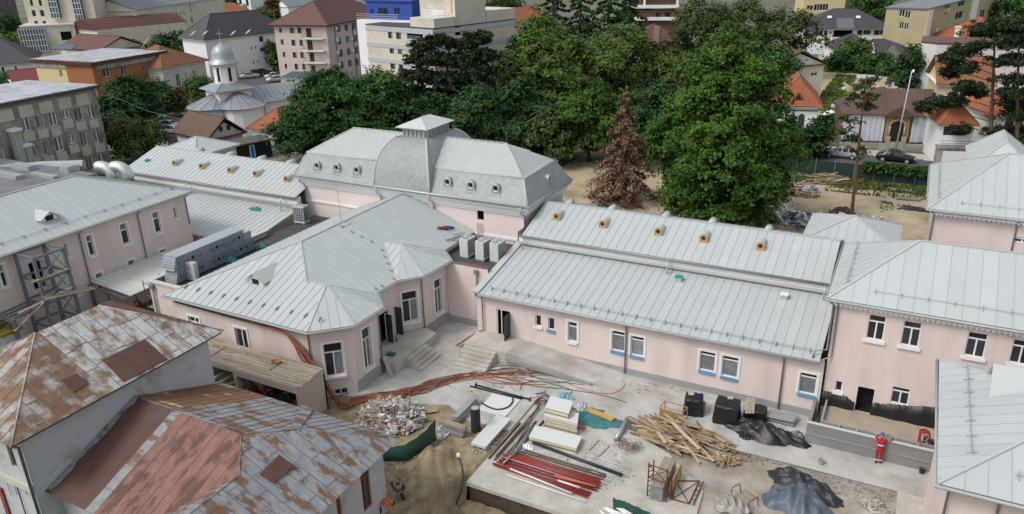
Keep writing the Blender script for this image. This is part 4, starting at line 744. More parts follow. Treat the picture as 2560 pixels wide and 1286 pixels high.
for (x, y, lab) in ((1168, 645, 'white condenser of the three nearest the bay roof'), (1207, 652, 'middle one of three white condensers by the hall wall'), (1243, 656, 'white condenser of the three nearest the right wing')):
    p = pz(x, y, 4.55); condenser(p[0]-.1, p[1]+.3, 4.552, R(86), lab, 1.0)
p = pz(752, 560, 4.2); condenser(p[0], p[1]+.2, 4.21, R(5), 'single white condenser beside the left wing end', 1.05)
ah = thing('air_handler', 'long grey air handling unit of stacked steel modules on the flat roof', 'air handler', (-47.3, 39, 4.2)); AHM = M('module_grey', (.29, .33, .38), .45, .2, var=.06, rnd=.06); AHD = M('module_door', (.21, .25, .30), .45, .2, rnd=.15); AHT = M('module_top', (.36, .385, .41), .4, .2)
x0, x1 = -48.05, -46.75
for tier in range(2):
    y = 35.3
    for k in range(7):
        L = (.9, 1.2, 1.2, 1.1, 1.2, 1.1, .9)[k]; z0 = 4.3+tier*1.0
        if tier and k == 6: break
        o = MB().box(x0, x1, y+.01, y+L-.01, z0, z0+.98).build('module', AHM, ah)
        if k == 0: MB().add([(x0, y-.35, z0+.02), (x1, y-.35, z0+.02), (x1, y, z0+.95), (x0, y, z0+.95), (x0, y, z0), (x1, y, z0)], [(0, 1, 2, 3), (0, 4, 5, 1), (0, 3, 4), (1, 5, 2)]).build('intake_hood', AHT, o); [MB().box(x0+.08, x1-.08, y-.30+.07*i, y-.27+.07*i, z0+.18+.17*i, z0+.24+.17*i).build('louvre', AHD, o) for i in range(4)]
        MB().box(x1+.002, x1+.03, y+.08, y+L-.08, z0+.08, z0+.9).build('service_door', AHD, o)
        if k in (1, 3, 5): MB().tube([(x1+.03, y+L/2, z0+.5), (x1+.05, y+L/2, z0+.5)], .13, 12).build('porthole', DARKIN, o)
        for hy in (.14, L-.14): MB().box(x1+.031, x1+.06, y+hy-.03, y+hy+.03, z0+.4, z0+.56).build('latch', DARKIN, o)
        if tier: MB().box(x0-.05, x1+.05, y, y+L, z0+.983, z0+1.03).build('cover', AHT, o)
        y += L
MB().box(-47.9, -46.9, 41.9, 42.9, 5.32, 5.9).build('duct_elbow', AHT, ah); MB().box(-48.1, -46.7, 35.1, 43.0, 4.205, 4.298).build('base_frame', DARKIN, ah)
p = pz(482, 700, 4.2); sp = thing('split_unit', 'white two fan outdoor unit in front of the grey air handler', 'air conditioner', (p[0], p[1], 4.2), R(8), local=True)
MB().box(-.5, .5, -.2, .2, .08, 1.45).build('case', M('machine_white', (.55, .56, .55), .5), sp)
for zf in (.42, 1.08): MB().tube([(-.14, -.2, zf), (-.14, -.235, zf)], .28, 16).build('fan_guard', M('machine_grey', (.3, .31, .32), .5), sp)
for sx in (-.4, .3): MB().box(sx, sx+.08, -.24, .24, 0, .078).build('foot', PIPE, sp)
def tarp(name, label, cat, c, rx, ry, h, mat, z0=0.0, seed=1, rz=0.0, n=34, flat=0.0, group=None, wr=.12, par=None):
    """crumpled sheet: a draped mound with folds and an uneven hem"""
    rs = np.random.RandomState(seed); ph = rs.rand(12)*6.28; mb = MB(); V = []
    for j in range(n+1):
        for i in range(n*2):
            a = 2*math.pi*i/(n*2); t = j/n; rim = 1+.12*math.sin(3*a+ph[0])+.08*math.sin(5*a+ph[1])+.05*math.sin(11*a+ph[2])
            x, y = rx*t*rim*math.cos(a), ry*t*rim*math.sin(a); prof = (1-max(0, (t-flat)/(1-flat))**2.2) if t > flat else 1
            fold = wr*(math.sin(4.3*x/rx*3+ph[3]+2*math.sin(3*y/ry+ph[4]))*.5+.5*math.sin(9*a+6*t+ph[5])*t+.35*math.sin(13*x/rx+7*y/ry+ph[6]))
            V.append((x, y, max(.012, h*prof*(1+.15*math.sin(2*a+ph[7])*t)+fold*(.35+.65*min(1, h))*(1-.6*t)+.02)))
    mb.v = V; m_ = n*2; mb.f = [(j*m_+i, j*m_+(i+1) % m_, (j+1)*m_+(i+1) % m_, (j+1)*m_+i) for j in range(n) for i in range(m_)]; mb.m = [0]*len(mb.f); mb.rot(rz, (c[0], c[1], z0)); o = mb.build(name, mat, par, True)
    return tag(o, label, cat, group) if par is None else o
TEAL = M('teal_sheet', (.045, .18, .19), .5, var=.2, bump=.5, bscale=9); NETG = M('green_netting', (.03, .20, .15), .6, var=.3, scale=5, bump=.6, bscale=15)
p = pP(640, 524, (-52, 44.2, 3.9), np.array((0, -.174, 1.))); tarp('netting_scrap', 'green netting scrap crumpled on the lower left wing roof', 'netting', p, .75, .4, .16, NETG, p[2], 3, wr=.25)
p = pP(370, 402, (-60, 50.4, 6.3), nu2); tarp('netting_scrap', 'small green scrap high on the left wing roof', 'netting', p, .5, .3, .12, NETG, p[2], 4, wr=.2)
p = pz(578, 652, 4.25); tarp('plastic_crate_heap', 'crumpled turquoise plastic sheet beside the air handler', 'plastic sheet', p, .6, .4, .35, M('turquoise_plastic', (.02, .25, .30), .4, var=.2), 4.22, 5, wr=.25)
p = pz(655, 617, 4.4); tarp('plastic_scrap', 'small turquoise plastic scrap behind the front pavilion ridge', 'plastic sheet', p, .4, .25, .3, M('turquoise_plastic', (.02, .25, .30), .4), 4.4, 6)
p = pP(1308, 604, (-14, 43.45, 4.0), nl); MBt = MB().obox(p+(0, 0, .08), (.28, 0, 0), (0, .22, .04), (0, 0, .05)); tag(MBt.build('plastic_tray', M('turquoise_plastic', (.02, .25, .30), .4)), 'turquoise tray on the right wing roof near the condensers', 'tray')
# antenna mast and gas bottles on the middle ridge
an = thing('roof_mast', 'thin metal mast on a small frame standing on the front pavilion ridge', 'mast', (-37.7, 45.4, 7.7)); y = pX(853, 552, -37.7)[1]
MB().tube([(-37.7, y, 7.75), (-37.75, y, 10), (-37.8, y, 13.0)], [.03, .02, .01], 6).build('pole', GALV, an); fr_ = MB(); [fr_.beam((-37.7+sx*.5, y-.5, 7.55), (-37.7+sx*.5, y+.5, 7.55), .05) for sx in (-1, 1)]; [fr_.beam((-38.2, y+k, 7.85-.0), (-37.2, y+k, 7.6), .05) for k in (-.4, .4)]; fr_.build('base_frame', GALV, an)
for (x, y, cm, nm) in ((1108, 575, (.22, .035, .03), 'red'), (1122, 573, (.02, .07, .25), 'blue')):
    p = pP(x, y, (-31, 48, 5.1), np.array((2.6, 0, 6.7))); t = thing('gas_bottle', nm+' gas bottle lying on the seam roof near the condensers', 'gas bottle', p); n_ = np.array((.3, 0, .77)); d_ = np.array((.55, .62, -.2)); d_ /= np.linalg.norm(d_); q = p+n_*.2
    MB().tube([q-d_*.55, q-d_*.5, q-d_*.1, q+d_*.3, q+d_*.4, q+d_*.46], [.06, .11, .115, .115, .08, .03], 10).build('cylinder', M(nm+'_bottle', cm, .4), t, True); MB().tube([q+d_*.46, q+d_*.54], .03, 6).build('valve', GALV, t)
mp = thing('metal_offcuts', 'grey steel bar offcuts leaning on the roof edge by the condensers', 'steel bars', pz(1140, 600, 5.2)); p = pz(1135, 600, 5.3)
for k in range(7): MB().beam(p+np.array((random.uniform(-.5, .1), random.uniform(-.8, .3), .1+.04*k)), p+np.array((random.uniform(.2, .7), random.uniform(.3, 1.4), .1+.04*k)), .07, .05).build('bar', GALV, mp)
for k, (x, lab) in enumerate(((266, 'left of two big silver curved ducts behind the left roof'), (305, 'right of two big silver curved ducts behind the left roof'))):
    p = pz(x, 440, 7.0); t = thing('duct_bend', lab, 'duct', p, group='curved ducts'); MB().tube([p+np.array((1.0*math.cos(a)-.5, .3*math.cos(a), 1.0*math.sin(a)*.9)) for a in np.linspace(-.3, 2.0, 9)], .55, 14).build('bend', M('bright_galvanised', (.6, .62, .62), .3, .6, var=.1), t, True); MB().tube([p+(.45, .1, -.7), p+(.45, .1, -.3)], .66, 14).build('wrap', NETG, t)
# ================================================================== steel stair tower, canopy at the left building
STL = M('grey_steel', (.155, .17, .20), .5, .2, var=.1); st = thing('stair_tower', 'grey steel stair tower frame with plank decks against the left building', 'scaffold', pz(110, 800, 2)*(1, 1, 0))
cr = [pz(82, 645, 7.0), pz(157, 622, 7.0), pz(106, 612, 7.0), pz(38, 634, 7.0)]; ctr = sum(cr)/4
cr = [(-52.5, 28.55), (-52.5, 30.75), (-54.6, 30.65), (-54.6, 28.55)]
for x, y in cr: MB().beam((x, y, 0), (x, y, 7.75), .2, .2, (1, 0, 0)).build('column', STL, st)
for z in (7.75, 6.0, 4.25, 2.4):
    for i in range(4): p, q = cr[i], cr[(i+1) % 4]; MB().beam((*p, z), (*q, z), .12, .14).build('rail', STL, st)
for z0, z1 in ((.3, 2.4), (2.4, 4.25), (4.25, 6.0), (6.0, 7.75)):
    for i in (0, 1): p, q = cr[i], cr[i+1]; MB().beam((*p, z0), (*q, z1), .06).build('brace', STL, st); MB().beam((*q, z0), (*p, z1), .06).build('brace', STL, st)
y0, y1 = cr[0][1], cr[1][1]
for k, (a, b) in enumerate((((-52.3, y0-.6, 6.25), (-52.4, y1+.2, 6.2)), ((-52.3, y0-2.0, 4.5), (-52.5, y1+.3, 4.75)), ((-52.0, y0-.2, 4.85), (-51.4, y1+.9, 4.45)), ((-52.3, y0-.2, 4.9), (-51.7, y1+.9, 4.5)), ((-52.3, y0-2.6, 3.4), (-52.2, y0-.3, 4.6)))): MB().beam(a, b, .26, .06).build('deck_plank', PLANK, st)
for k in range(4): MB().beam((-54.3+.55*k, y0-2.4, 4.1), (-54.3+.55*k, y0, 4.2), .1, .12).build('landing_joist', STL, st)
MB().beam((-54.5, y0-2.4, 4.1), (-52.4, y0-2.4, 4.1), .16, .18).build('landing_edge', STL, st); MB().beam((-52.4, y0-2.4, 0), (-52.4, y0-2.4, 4.2), .2, .2, (1, 0, 0)).build('column', STL, st)
cp = thing('panel_canopy', 'white ribbed panel canopy on a steel frame against the left building wall', 'canopy', (-52, 36, 0)); CRM = M('cream_panel', (.60, .61, .57), .5, var=.05); yA, yB = pz(255, 720, 3.3)[1], 41.5
for k in range(8):
    a, b = yA+(yB-yA)*k/8, yA+(yB-yA)*(k+1)/8; MB().slab([(-54.9, a+.005, 3.55), (-50.3, a+.005, 3.2), (-50.3, b-.005, 3.2), (-54.9, b-.005, 3.55)], .1).build('roof_sheet', CRM, cp)
    for s in (.25, .75): yy = a+(b-a)*s; MB().beam((-54.9, yy, 3.68), (-50.3, yy, 3.33), .06, .05).build('sheet_rib', CRM, cp)
for x, y in ((-54.6, yA-.3), (-50.6, yA-.3), (-50.6, yB-1), (-52.6, yA-.3)): MB().beam((x, y, 0), (x, y, 3.2), .16, .16, (1, 0, 0)).build('post', STL, cp)
for y in (yA-.3, yA+2.5, yB-1): MB().beam((-54.8, y, 3.4), (-50.4, y, 3.08), .12, .14).build('rafter', STL, cp)
MB().beam((-50.6, yA-.3, 3.05), (-50.6, yB, 3.05), .12, .12).build('edge_beam', STL, cp)
# a light scaffold by the link block
sf = thing('tube_scaffold', 'rusty tubular scaffold frame beside the canopy', 'scaffold', (-49.6, 34.8, 0)); RST = M('rusty_tube', (.12, .07, .05), .7)
for x in (-49.9, -49.0):
    for y in (34.5, 36.0): MB().tube([(x, y, 0), (x, y, 4.2)], .04, 6).build('upright', RST, sf)
for z in (1, 2, 3, 4):
    for y in (34.5, 36.0): MB().tube([(-49.9, y, z), (-49.0, y, z)], .03, 5).build('rung', RST, sf)
MB().box(-49.85, -49.05, 34.4, 36.1, 2.04, 2.09).build('deck', PLANK, sf)
# ================================================================== yard clutter
YZ = -.088
STEELG = M('scaffold_deck_grey', (.33, .34, .35), .5, .3, var=.12, rnd=.12); PANEL = M('sandwich_panel_white', (.62, .64, .62), .5, var=.04); FOAM = M('panel_foam', (.55, .48, .33), .9, var=.1); DKF = M('dark_panel_edge', (.05, .045, .04), .7)
def bundle(name, label, cat, items, z=YZ):
    t = thing(name, label, cat, items[0][0]);
    for (a, b, r_, m_, nm) in items:
        a = np.array(a, float); b = np.array(b, float); MB().tube([a, b], r_, 8).build(nm, m_, t, True)
    return t
def gp(x, y, z=YZ, dz=0.0): p = pz(x, y, z); return np.array((p[0], p[1], z+dz))
# long pipes running across the slab
REDP = M('red_pipe', (.30, .03, .03), .45, var=.08, rnd=.2); WHP = M('white_pipe', (.66, .66, .65), .4, var=.05); DKRED = M('dark_red_pipe', (.14, .02, .03), .5); ORP = M('orange_pipe', (.50, .13, .05), .5)
it = []
for k in range(15):
    t = k/14; a = gp(1232+38*t+random.uniform(-6, 6), 1166-34*t, YZ, .06+.05*(k % 2)); b = gp(1475+30*t+random.uniform(-10, 10), 1247-45*t, YZ, .06+.05*(k % 2)); m_ = REDP
    if k in (1, 5): m_ = DKRED
    it.append((a, b, .048, m_, 'pipe'))
it.append((gp(1385, 1197, YZ, .2), gp(1490, 1224, YZ, .2), .07, ORP, 'pipe')); it.append((gp(1275, 1178, YZ, .16), gp(1430, 1240, YZ, .16), .05, WHP, 'pipe')); it.append((gp(1395, 1208, YZ, .17), gp(1450, 1226, YZ, .17), .06, WHP, 'pipe')); it.append((gp(1265, 1190, YZ, .08), gp(1465, 1258, YZ, .08), .045, WHP, 'pipe'))
bundle('pipe_stack', 'stack of red and white pipes lying on the concrete slab', 'pipes', it)
it = [(gp(1262+8*k, 1146-3*k, YZ, .05), gp(1500+9*k, 1222-5*k, YZ, .05), .035, M('pale_steel_pipe', (.55, .60, .63), .4, .2), 'pipe') for k in range(4)]
bundle('pipe_stack', 'row of pale blue white thin pipes beside the red pipes', 'pipes', it)
BRP = M('brown_steel_pipe', (.115, .085, .06), .6, .2, var=.2, rnd=.3)
it = [(gp(1285+9*k, 1140-4*k, YZ, .06), gp(1490+10*k+random.uniform(-12, 12), 1208-6*k, YZ, .06), .055, BRP, 'pipe') for k in range(4)]+[(gp(1345, 1142, YZ, .05), gp(1440, 1175, YZ, .05), .03, BRP, 'pipe')]
bundle('pipe_stack', 'row of rusty brown steel pipes between the white pipes and the black one', 'pipes', it)
bundle('pipe_stack', 'single long black plastic pipe lying behind the brown pipes', 'pipe', [(gp(1332, 1110, YZ, .1), gp(1556, 1192, YZ, .1), .095, M('black_plastic_pipe', (.025, .025, .03), .45), 'pipe')])
it = [(gp(1455+4*k, 1168-3.2*k, YZ, .04+.02*(k % 2)), gp(1555+4*k+random.uniform(-6, 6), 1213-5.5*k, YZ, .04+.02*(k % 2)), .03, M('galv_tube', (.55, .58, .6), .35, .3), 'tube') for k in range(8)]
bundle('tube_stack', 'bundle of short galvanised tubes at the end of the black pipe', 'tubes', it)
it = [(gp(1222+14*k, 1148+4*k, YZ, .06), gp(1300+20*k, 1060-2*k, YZ, .06), .06, (M('dark_steel_pipe', (.05, .05, .05), .5), BRP, BRP)[k % 3], 'pipe') for k in range(4)]
it += [(gp(1270, 1150, YZ, .12), gp(1345, 1020, YZ, .12), .05, M('tan_steel_pipe', (.21, .15, .10), .6, .1), 'pipe'), (gp(1281, 1152, YZ, .1), gp(1330, 1080, YZ, .1), .05, M('tan_steel_pipe', (.21, .15, .10), .6, .1), 'pipe'), (gp(1240, 1148, YZ, .2), gp(1352, 1018, YZ, .2), .045, BRP, 'pipe')]
bundle('pipe_stack', 'rusty steel pipes and profiles along the slab edge beside the white panels', 'pipes', it)
it = [(gp(1300-4*k, 1120+5*k, YZ, .08+.03*k), gp(1323+3*k, 1092-8*k, YZ, .08+.03*k), .05, M('grey_duct_pipe', (.25, .28, .31), .4, .3), 'pipe') for k in range(4)]+[(gp(1258, 1168, YZ, .25), gp(1305, 1125, YZ, .25), .05, M('grey_duct_pipe', (.25, .28, .31), .4, .3), 'pipe')]
bundle('pipe_stack', 'short grey pipes crossing over the red pipe ends', 'pipes', it)
it = [(gp(1175, 968, 0, .08), gp(1305, 1000, 0, .08), .05, BLK, 'post'), (gp(1190, 966, 0, .1), gp(1325, 1002, 0, .1), .05, BLK, 'post')]
bp = bundle('steel_post', 'two black steel posts with end plates lying on the concrete', 'posts', it)
for x, y in ((1190, 966), (1325, 1002)): p = gp(x, y, 0, .1); MB().obox(p, (.02, .0, 0), (0, .12, 0), (0, 0, .12)).build('end_plate', BLK, bp)
# white sandwich panels
def panel_stack(label, corners, n, t, z, name='panel_stack', seed=1, foam=True, hgt=0.0):
    """corners: pixels of the top face, clockwise from far left"""
    random.seed(seed); H = n*t; q = [pz(x, y, z+H) for x, y in corners]; c = sum(q)/4; ax = (q[1]-q[0]+q[2]-q[3])/4; ay = (q[3]-q[0]+q[2]-q[1])/4; T = thing(name, label, 'panels', (c[0], c[1], z))
    for k in range(n):
        d = np.array((random.uniform(-.03, .03), random.uniform(-.03, .03), 0)); zc = z+t*(k+.5); cc_ = np.array((c[0], c[1], zc))+d
        o = MB().obox(cc_, ax*.99, ay*.99, (0, 0, t*.32)).build('panel', FOAM if foam else STEELG, T); MB().obox(cc_+(0, 0, t*.41), ax, ay, (0, 0, t*.085)).build('top_sheet', PANEL if (k == n-1 or k % 3) else DKF, o); MB().obox(cc_-(0, 0, t*.41), ax, ay, (0, 0, t*.085)).build('bottom_sheet', DKF if k % 2 else PANEL, o)
        if k == n-1:
            for s in (-.66, -.33, 0, .33, .66) if n != 1 or t > .1 else (): lo_, sh_ = (ax, ay) if ax@ax > ay@ay else (ay, ax); MB().beam(cc_+sh_*s-lo_*.98+(0, 0, t*.51), cc_+sh_*s+lo_*.98+(0, 0, t*.51), .025, .012).build('rib', M('panel_rib', (.5, .52, .5), .5), o)
    return T
panel_stack('lower wide stack of cream foam panels under the white cut pieces', [(1366, 1012), (1446, 1034), (1443, 1058), (1360, 1040)], 7, .12, YZ, seed=3)
panel_stack('white cut panels topping the cream panel stack', [(1374, 990), (1433, 1004), (1420, 1034), (1363, 1019)], 4, .1, YZ+.845, seed=4)
panel_stack('flat pile of two long white ribbed panels in front of the tall stack', [(1337, 1064), (1454, 1092), (1440, 1122), (1321, 1092)], 3, .12, YZ, seed=5)
panel_stack('long white ribbed panel leaning across the grey deck boards', [(1241, 1038), (1276, 1047), (1212, 1119), (1176, 1107)], 1, .14, .18, seed=6)
panel_stack('pale flat slab lying left of the pipes beneath the black hose', [(1236, 983), (1298, 1000), (1268, 1040), (1190, 1025)], 1, .08, 0.0, seed=7)
def deck_boards(label, px, n, z0, dirpx):
    T = thing('deck_stack', label, 'scaffold boards', gp(*px, 0)); a, b = pz(*px, 0), pz(*dirpx, 0); d = (b-a); L = np.linalg.norm(d); d /= L; s = np.cross(d, (0, 0, 1.))
    for k in range(n):
        c = (a+b)/2+s*random.uniform(-.06, .06)+d*random.uniform(-.1, .1)+np.array((0, 0, z0+.09*k+.045)); o = MB().obox(c, d*L/2, s*.19, (0, 0, .035)).build('deck_board', PLANK if (k == n-1 and z0 > 0) else STEELG, T)
        for e in (-1, 1): MB().obox(c+d*e*(L/2+.05), d*.05, s*.13, (0, 0, .02)).build('hook', PIPE, o)
    return T
deck_boards('stack of grey steel scaffold boards with a wooden top, nearest the debris net', (1112, 1075), 7, .01, (1162, 1092)); deck_boards('stack of galvanised scaffold boards behind the black ribbed barrel', (1138, 1062), 6, 0, (1188, 1010)); 
p = gp(1190, 1076, 0); rb = thing('ribbed_pipe_length', 'upright black ribbed drain pipe standing among the boards', 'pipe', p); pr = []
for k in range(16): pr += [(.30, .02+k*.098), (.30, .05+k*.098), (.275, .06+k*.098), (.275, .09+k*.098)]
MB().lathe([(.3, 0)]+pr+[(.3, 1.6), (.27, 1.6), (.27, 1.2)], p[0], p[1], 18).build('wall', M('black_hdpe', (.02, .022, .03), .5), rb); MB().lathe([(.268, .9), (.268, 1.58)], p[0], p[1], 18).build('lining', M('pipe_lining', (.35, .35, .35), .6), rb)
hz = thing('black_hose', 'curved black hose lying on the pale slab', 'hose', gp(1240, 1010, 0)); MB().tube(spline([(*pz(x, y, 0)[:2], .12) for x, y in ((1205, 1012), (1222, 1022), (1245, 1028), (1270, 1022), (1282, 1008), (1281, 1000))], 8), .05, 8).build('hose', BLKC, hz, True)
bh = thing('black_hose', 'black conduit with white wrapped end rising from the trench', 'hose', gp(1150, 1240, -.3)); q = [gp(1140, 1262, -.9), gp(1155, 1225, -.2, .15), gp(1157, 1190, -.1, .5), gp(1148, 1170, 0, .75)]; MB().tube(spline(q, 7), .05, 8).build('hose', BLKC, bh, True); MB().lathe([(.06, q[-1][2]-.05), (.14, q[-1][2]+.08), (.1, q[-1][2]+.2), (.02, q[-1][2]+.26)], q[-1][0], q[-1][1], 9).build('wrap', WHITE, bh)
tarp('teal_tarp', 'teal plastic sheet spread on the slab with a yellow board on it', 'tarpaulin', gp(1492, 1045), 1.5, 1.15, .12, TEAL, YZ+.003, 11, R(-12), wr=.13); p = gp(1500, 1043, YZ, .2); tag(MB().obox(p, np.array((.95, -.18, 0)), np.array((.04, .2, 0)), (0, 0, .04)).build('yellow_board', M('yellow_ply', (.50, .30, .08), .7, var=.15)), 'yellow formwork board lying on the teal sheet', 'board')
tarp('teal_tarp', 'crumpled light teal foil behind the white panel stack', 'tarpaulin', gp(1415, 995), .75, .4, .25, M('pale_teal', (.16, .33, .36), .5, var=.3), YZ, 12, R(-20), wr=.25); tarp('foil_scrap', 'crumpled clear foil between panel stack and teal sheet', 'plastic sheet', gp(1452, 1020), .4, .5, .3, M('clear_foil', (.5, .5, .52), .25, var=.2), YZ, 13, wr=.25)
tarp('foil_scrap', 'white paper and foil scraps at the red pipe ends', 'plastic sheet', gp(1318, 1118), .42, .25, .12, WHITE, YZ, 14, wr=.25)
op = thing('orange_drain_pipe', 'short orange drain pipe poking from the panel stack', 'pipe', gp(1450, 1070)); MB().tube([gp(1430, 1066, YZ, .12), gp(1462, 1074, YZ, .12)], .11, 12).build('pipe', ORP, op, True)
hz2 = thing('cable_knot', 'red and blue hoses tangled at the corner of the slab', 'hoses', gp(1350, 1000))
for k, (m_, q) in enumerate(((M('red_hose', (.3, .02, .05), .5), [(1335, 1008), (1350, 996), (1366, 1003), (1352, 1004)]), (M('blue_hose', (.03, .05, .3), .5), [(1345, 1002), (1360, 992), (1372, 1000), (1364, 1010)]), (BLKC, [(1340, 990), (1362, 988), (1376, 1002), (1362, 1013)]))): MB().tube(spline([(*pz(x, y, 0)[:2], .06+.04*k) for x, y in q], 6), .035, 6).build('hose', m_, hz2, True)
# pallets and stacks under black foil along the wing wall
def wrapped(name, label, c, w, d, h, rz, seed, z0=.005):
    rs = np.random.RandomState(seed); n = 40; rows = 16; V = []
    for j in range(rows+1):
        t = j/rows
        for i in range(n):
            a = 2*math.pi*i/n; ca, sa = math.cos(a), math.sin(a); k = 1/max(abs(ca), abs(sa)); k = k**.8
            if t < .45: s = t/.45; z = h*(1-.06*s*s)+.03*math.sin(7*a+9*s+seed); r_ = s*.96
            else: s = (t-.45)/.55; z = h*.94*(1-s); r_ = .96+.12*s*s+.05*math.sin(9*a+seed)*s+.03*math.sin(17*a+3*s)
            V.append((w/2*k*ca*r_, d/2*k*sa*r_, max(.01, z)))
    mb = MB(); mb.v = V; mb.f = [(j*n+i, j*n+(i+1) % n, (j+1)*n+(i+1) % n, (j+1)*n+i) for j in range(rows) for i in range(n)]; mb.m = [0]*len(mb.f); mb.rot(rz, (c[0], c[1], z0)); o = mb.build(name, BLK, None, True); return tag(o, label, 'tarpaulin')
p = gp(1733, 1030, 0); wrapped('wrapped_pallet', 'black foil wrapped pallet beside the wooden crate', p, 1.15, 1.05, 1.15, R(12), 1); wrapped('wrapped_pallet', 'tall black foil covered stack with a slate on top', gp(1816, 1048, 0), 1.5, 1.4, 1.25, R(5), 2); wrapped('wrapped_pallet', 'low black foil covered stack under the wooden deck boards', gp(1888, 1045, 0), 1.3, 1.0, .75, R(5), 3)
for (x, y, z, lab) in ((1728, 985, 1.18, 'pale stone slab weighing down the wrapped pallet by the crate'), (1826, 995, 1.27, 'grey slate weighing down the tall black stack')): p = pz(x, y, z); tag(MB().obox(p, (.16, .05, 0), (-.04, .13, 0), (0, 0, .03)).build('stone_slab', M('pale_slab', (.42, .38, .32), .9)), lab, 'slab')
tarp('black_tarp', 'long heap under black foil by the planter wall', 'tarpaulin', gp(1905, 1085, 0), 2.5, .85, .62, BLK, .005, 21, R(-6), wr=.32); tarp('black_tarp', 'small black foil bunch on the pavement edge', 'tarpaulin', gp(1868, 1093, 0), .5, .35, .22, BLK, .005, 22, wr=.3); tarp('black_tarp', 'clear and black plastic bag at the end of the covered heap', 'tarpaulin', gp(1993, 1095, 0), .55, .4, .35, M('clear_black_foil', (.12, .12, .12), .25, var=.6, scale=3), .005, 23, wr=.3)
for k in range(7): x = 1872+17*k+random.uniform(-3, 3); p = gp(x, 1086+k*2.4, 0, .07); tag(MB().obox(p, (.26, -.04+random.uniform(-.05, .05), 0), (.03, .14, 0), (0, 0, .06)).build('bagged_mix', M('yellow_bag', (.46, .47, .06), .6, var=.4, scale=7, col2=(.5, .5, .48), c2pos=.52, c2scale=5)), 'yellow and white bag peeping from under the black foil heap, '+('leftmost', 'second from the left', 'third from the left', 'middle one of seven', 'third from the right', 'second from the right', 'rightmost')[k], 'bag', 'yellow bags along the heap')
db = thing('board_leaning', 'grey deck boards laid over the low black stack', 'boards', gp(1876, 1040, 0)); 
for k in range(3): a = pz(1868+8*k, 996, 1.0)+(0, .05, 0); b = pz(1866+8*k, 1034, .72); MB().beam(a, b, .17, .04).build('board', PLANK, db)
sg = thing('sheet_stack', 'stack of grey sheets lying at the wing wall by the planter', 'sheets', gp(1950, 1048, 0))
for k in range(6): c = gp(1950+random.uniform(-6, 6), 1052+random.uniform(-3, 3), 0, .04+.06*k); MB().obox(c, (.85, -.05+.02*k, 0), (.05, .36, 0), (0, 0, .022)).build('sheet', STEELG, sg)
cx_ = thing('wooden_crate', 'open light wooden crate with slatted side standing on the ramp foot', 'crate', gp(1682, 1045, 0)); c = gp(1683, 1046, 0); CW = M('crate_wood', (.33, .20, .10), .8, var=.2, rnd=.15)
ax, ay = np.array((.72, -.06, 0)), np.array((.05, .32, 0))
for sx in (-1, 1):
    for sy in (-1, 1): MB().beam(c+ax*sx+ay*sy, c+ax*sx+ay*sy+(0, 0, .85), .06).build('post', CW, cx_)
for k in range(5): MB().obox(c-ay+np.array((0, -.04, .12+.13*k)), ax, (0, .012, 0), (0, 0, .055)).build('slat', CW, cx_)
for k in range(4): MB().obox(c+ax*(-.8+.53*k)+(0, 0, .04), (.09, 0, 0), ay, (0, 0, .012)).build('floor_board', CW, cx_)
for s in (-1, 1): MB().beam(c-ax+ay*s+(0, 0, .83), c+ax+ay*s+(0, 0, .83), .05).build('rail', CW, cx_); MB().beam(c+ax*s-ay+(0, 0, .83), c+ax*s+ay+(0, 0, .83), .05).build('rail', CW, cx_)
rp_ = thing('rope_coil', 'tan netting coil hanging on the wrapped pallet', 'rope', gp(1757, 1040, 0)); p = gp(1758, 1035, 0)
for k in range(7): MB().tube([p+np.array((.06*math.cos(a), .18*math.sin(a), .12+.11*k+.05*math.sin(2*a))) for a in np.linspace(0, 6.28, 9)], .03, 5).build('loop', M('tan_rope', (.34, .2, .07), .8), rp_, True)
# timber piles
WOODS = [M('pale_board', (.42, .33, .22), .85, var=.15, scale=3, rnd=.2), M('brown_board', (.26, .18, .105), .85, var=.2, scale=3, rnd=.25), M('grey_board', (.28, .25, .2), .85, var=.2, scale=3, rnd=.2)]
def timber_pile(label, c, n, rx, ry, h, ang, spread, lens, seed, name='timber_pile'):
    random.seed(seed); T = thing(name, label, 'timber', c)
    for k in range(n):
        rr, th_ = math.sqrt(random.random()), random.random()*6.28; x, y = rr*rx*math.cos(th_), rr*ry*math.sin(th_); z = max(.04, h*(1-rr*rr*.9)*(.35+.65*k/n)); L = random.uniform(*lens); a = ang+random.gauss(0, spread); el = random.gauss(0, .10)
        d = np.array((math.cos(a)*math.cos(el), math.sin(a)*math.cos(el), math.sin(el))); s = np.array((-math.sin(a), math.cos(a), random.gauss(0, .25))); s /= np.linalg.norm(s); u = np.cross(d, s)
        cpos = np.array((c[0]+x, c[1]+y, c[2]+z+abs(d[2])*L*.3)); MB().obox(cpos, d*L/2, s*random.uniform(.035, .1), u*random.uniform(.012, .025)).build('board', random.choice(WOODS[:2] if random.random() < .8 else WOODS), T)
    return T
timber_pile('big jumbled heap of used boards and battens in the yard', gp(1705, 1098), 190, 2.6, 1.35, .75, R(-16), .28, (.8, 2.6), 31); timber_pile('small pile of short sawn offcuts beside the board heap', gp(1808, 1150), 55, .75, .5, .4, R(20), .9, (.25, .75), 32, 'offcut_pile')
random.seed(5); rbz = thing('rebar_tangle', 'tangle of rusty bars and wire left of the board heap', 'scrap metal', gp(1562, 1120)); c = gp(1565, 1122)
for k in range(60): a = random.random()*6.28; d = np.array((math.cos(a), math.sin(a), random.uniform(-.1, .5)))*random.uniform(.3, .8); o_ = c+np.array((random.uniform(-.7, .7), random.uniform(-.4, .4), .1+random.random()*.3)); MB().tube([o_-d*.5, o_+np.array((.05, .05, .1)), o_+d*.5], .012, 4).build('bar', RST, rbz)
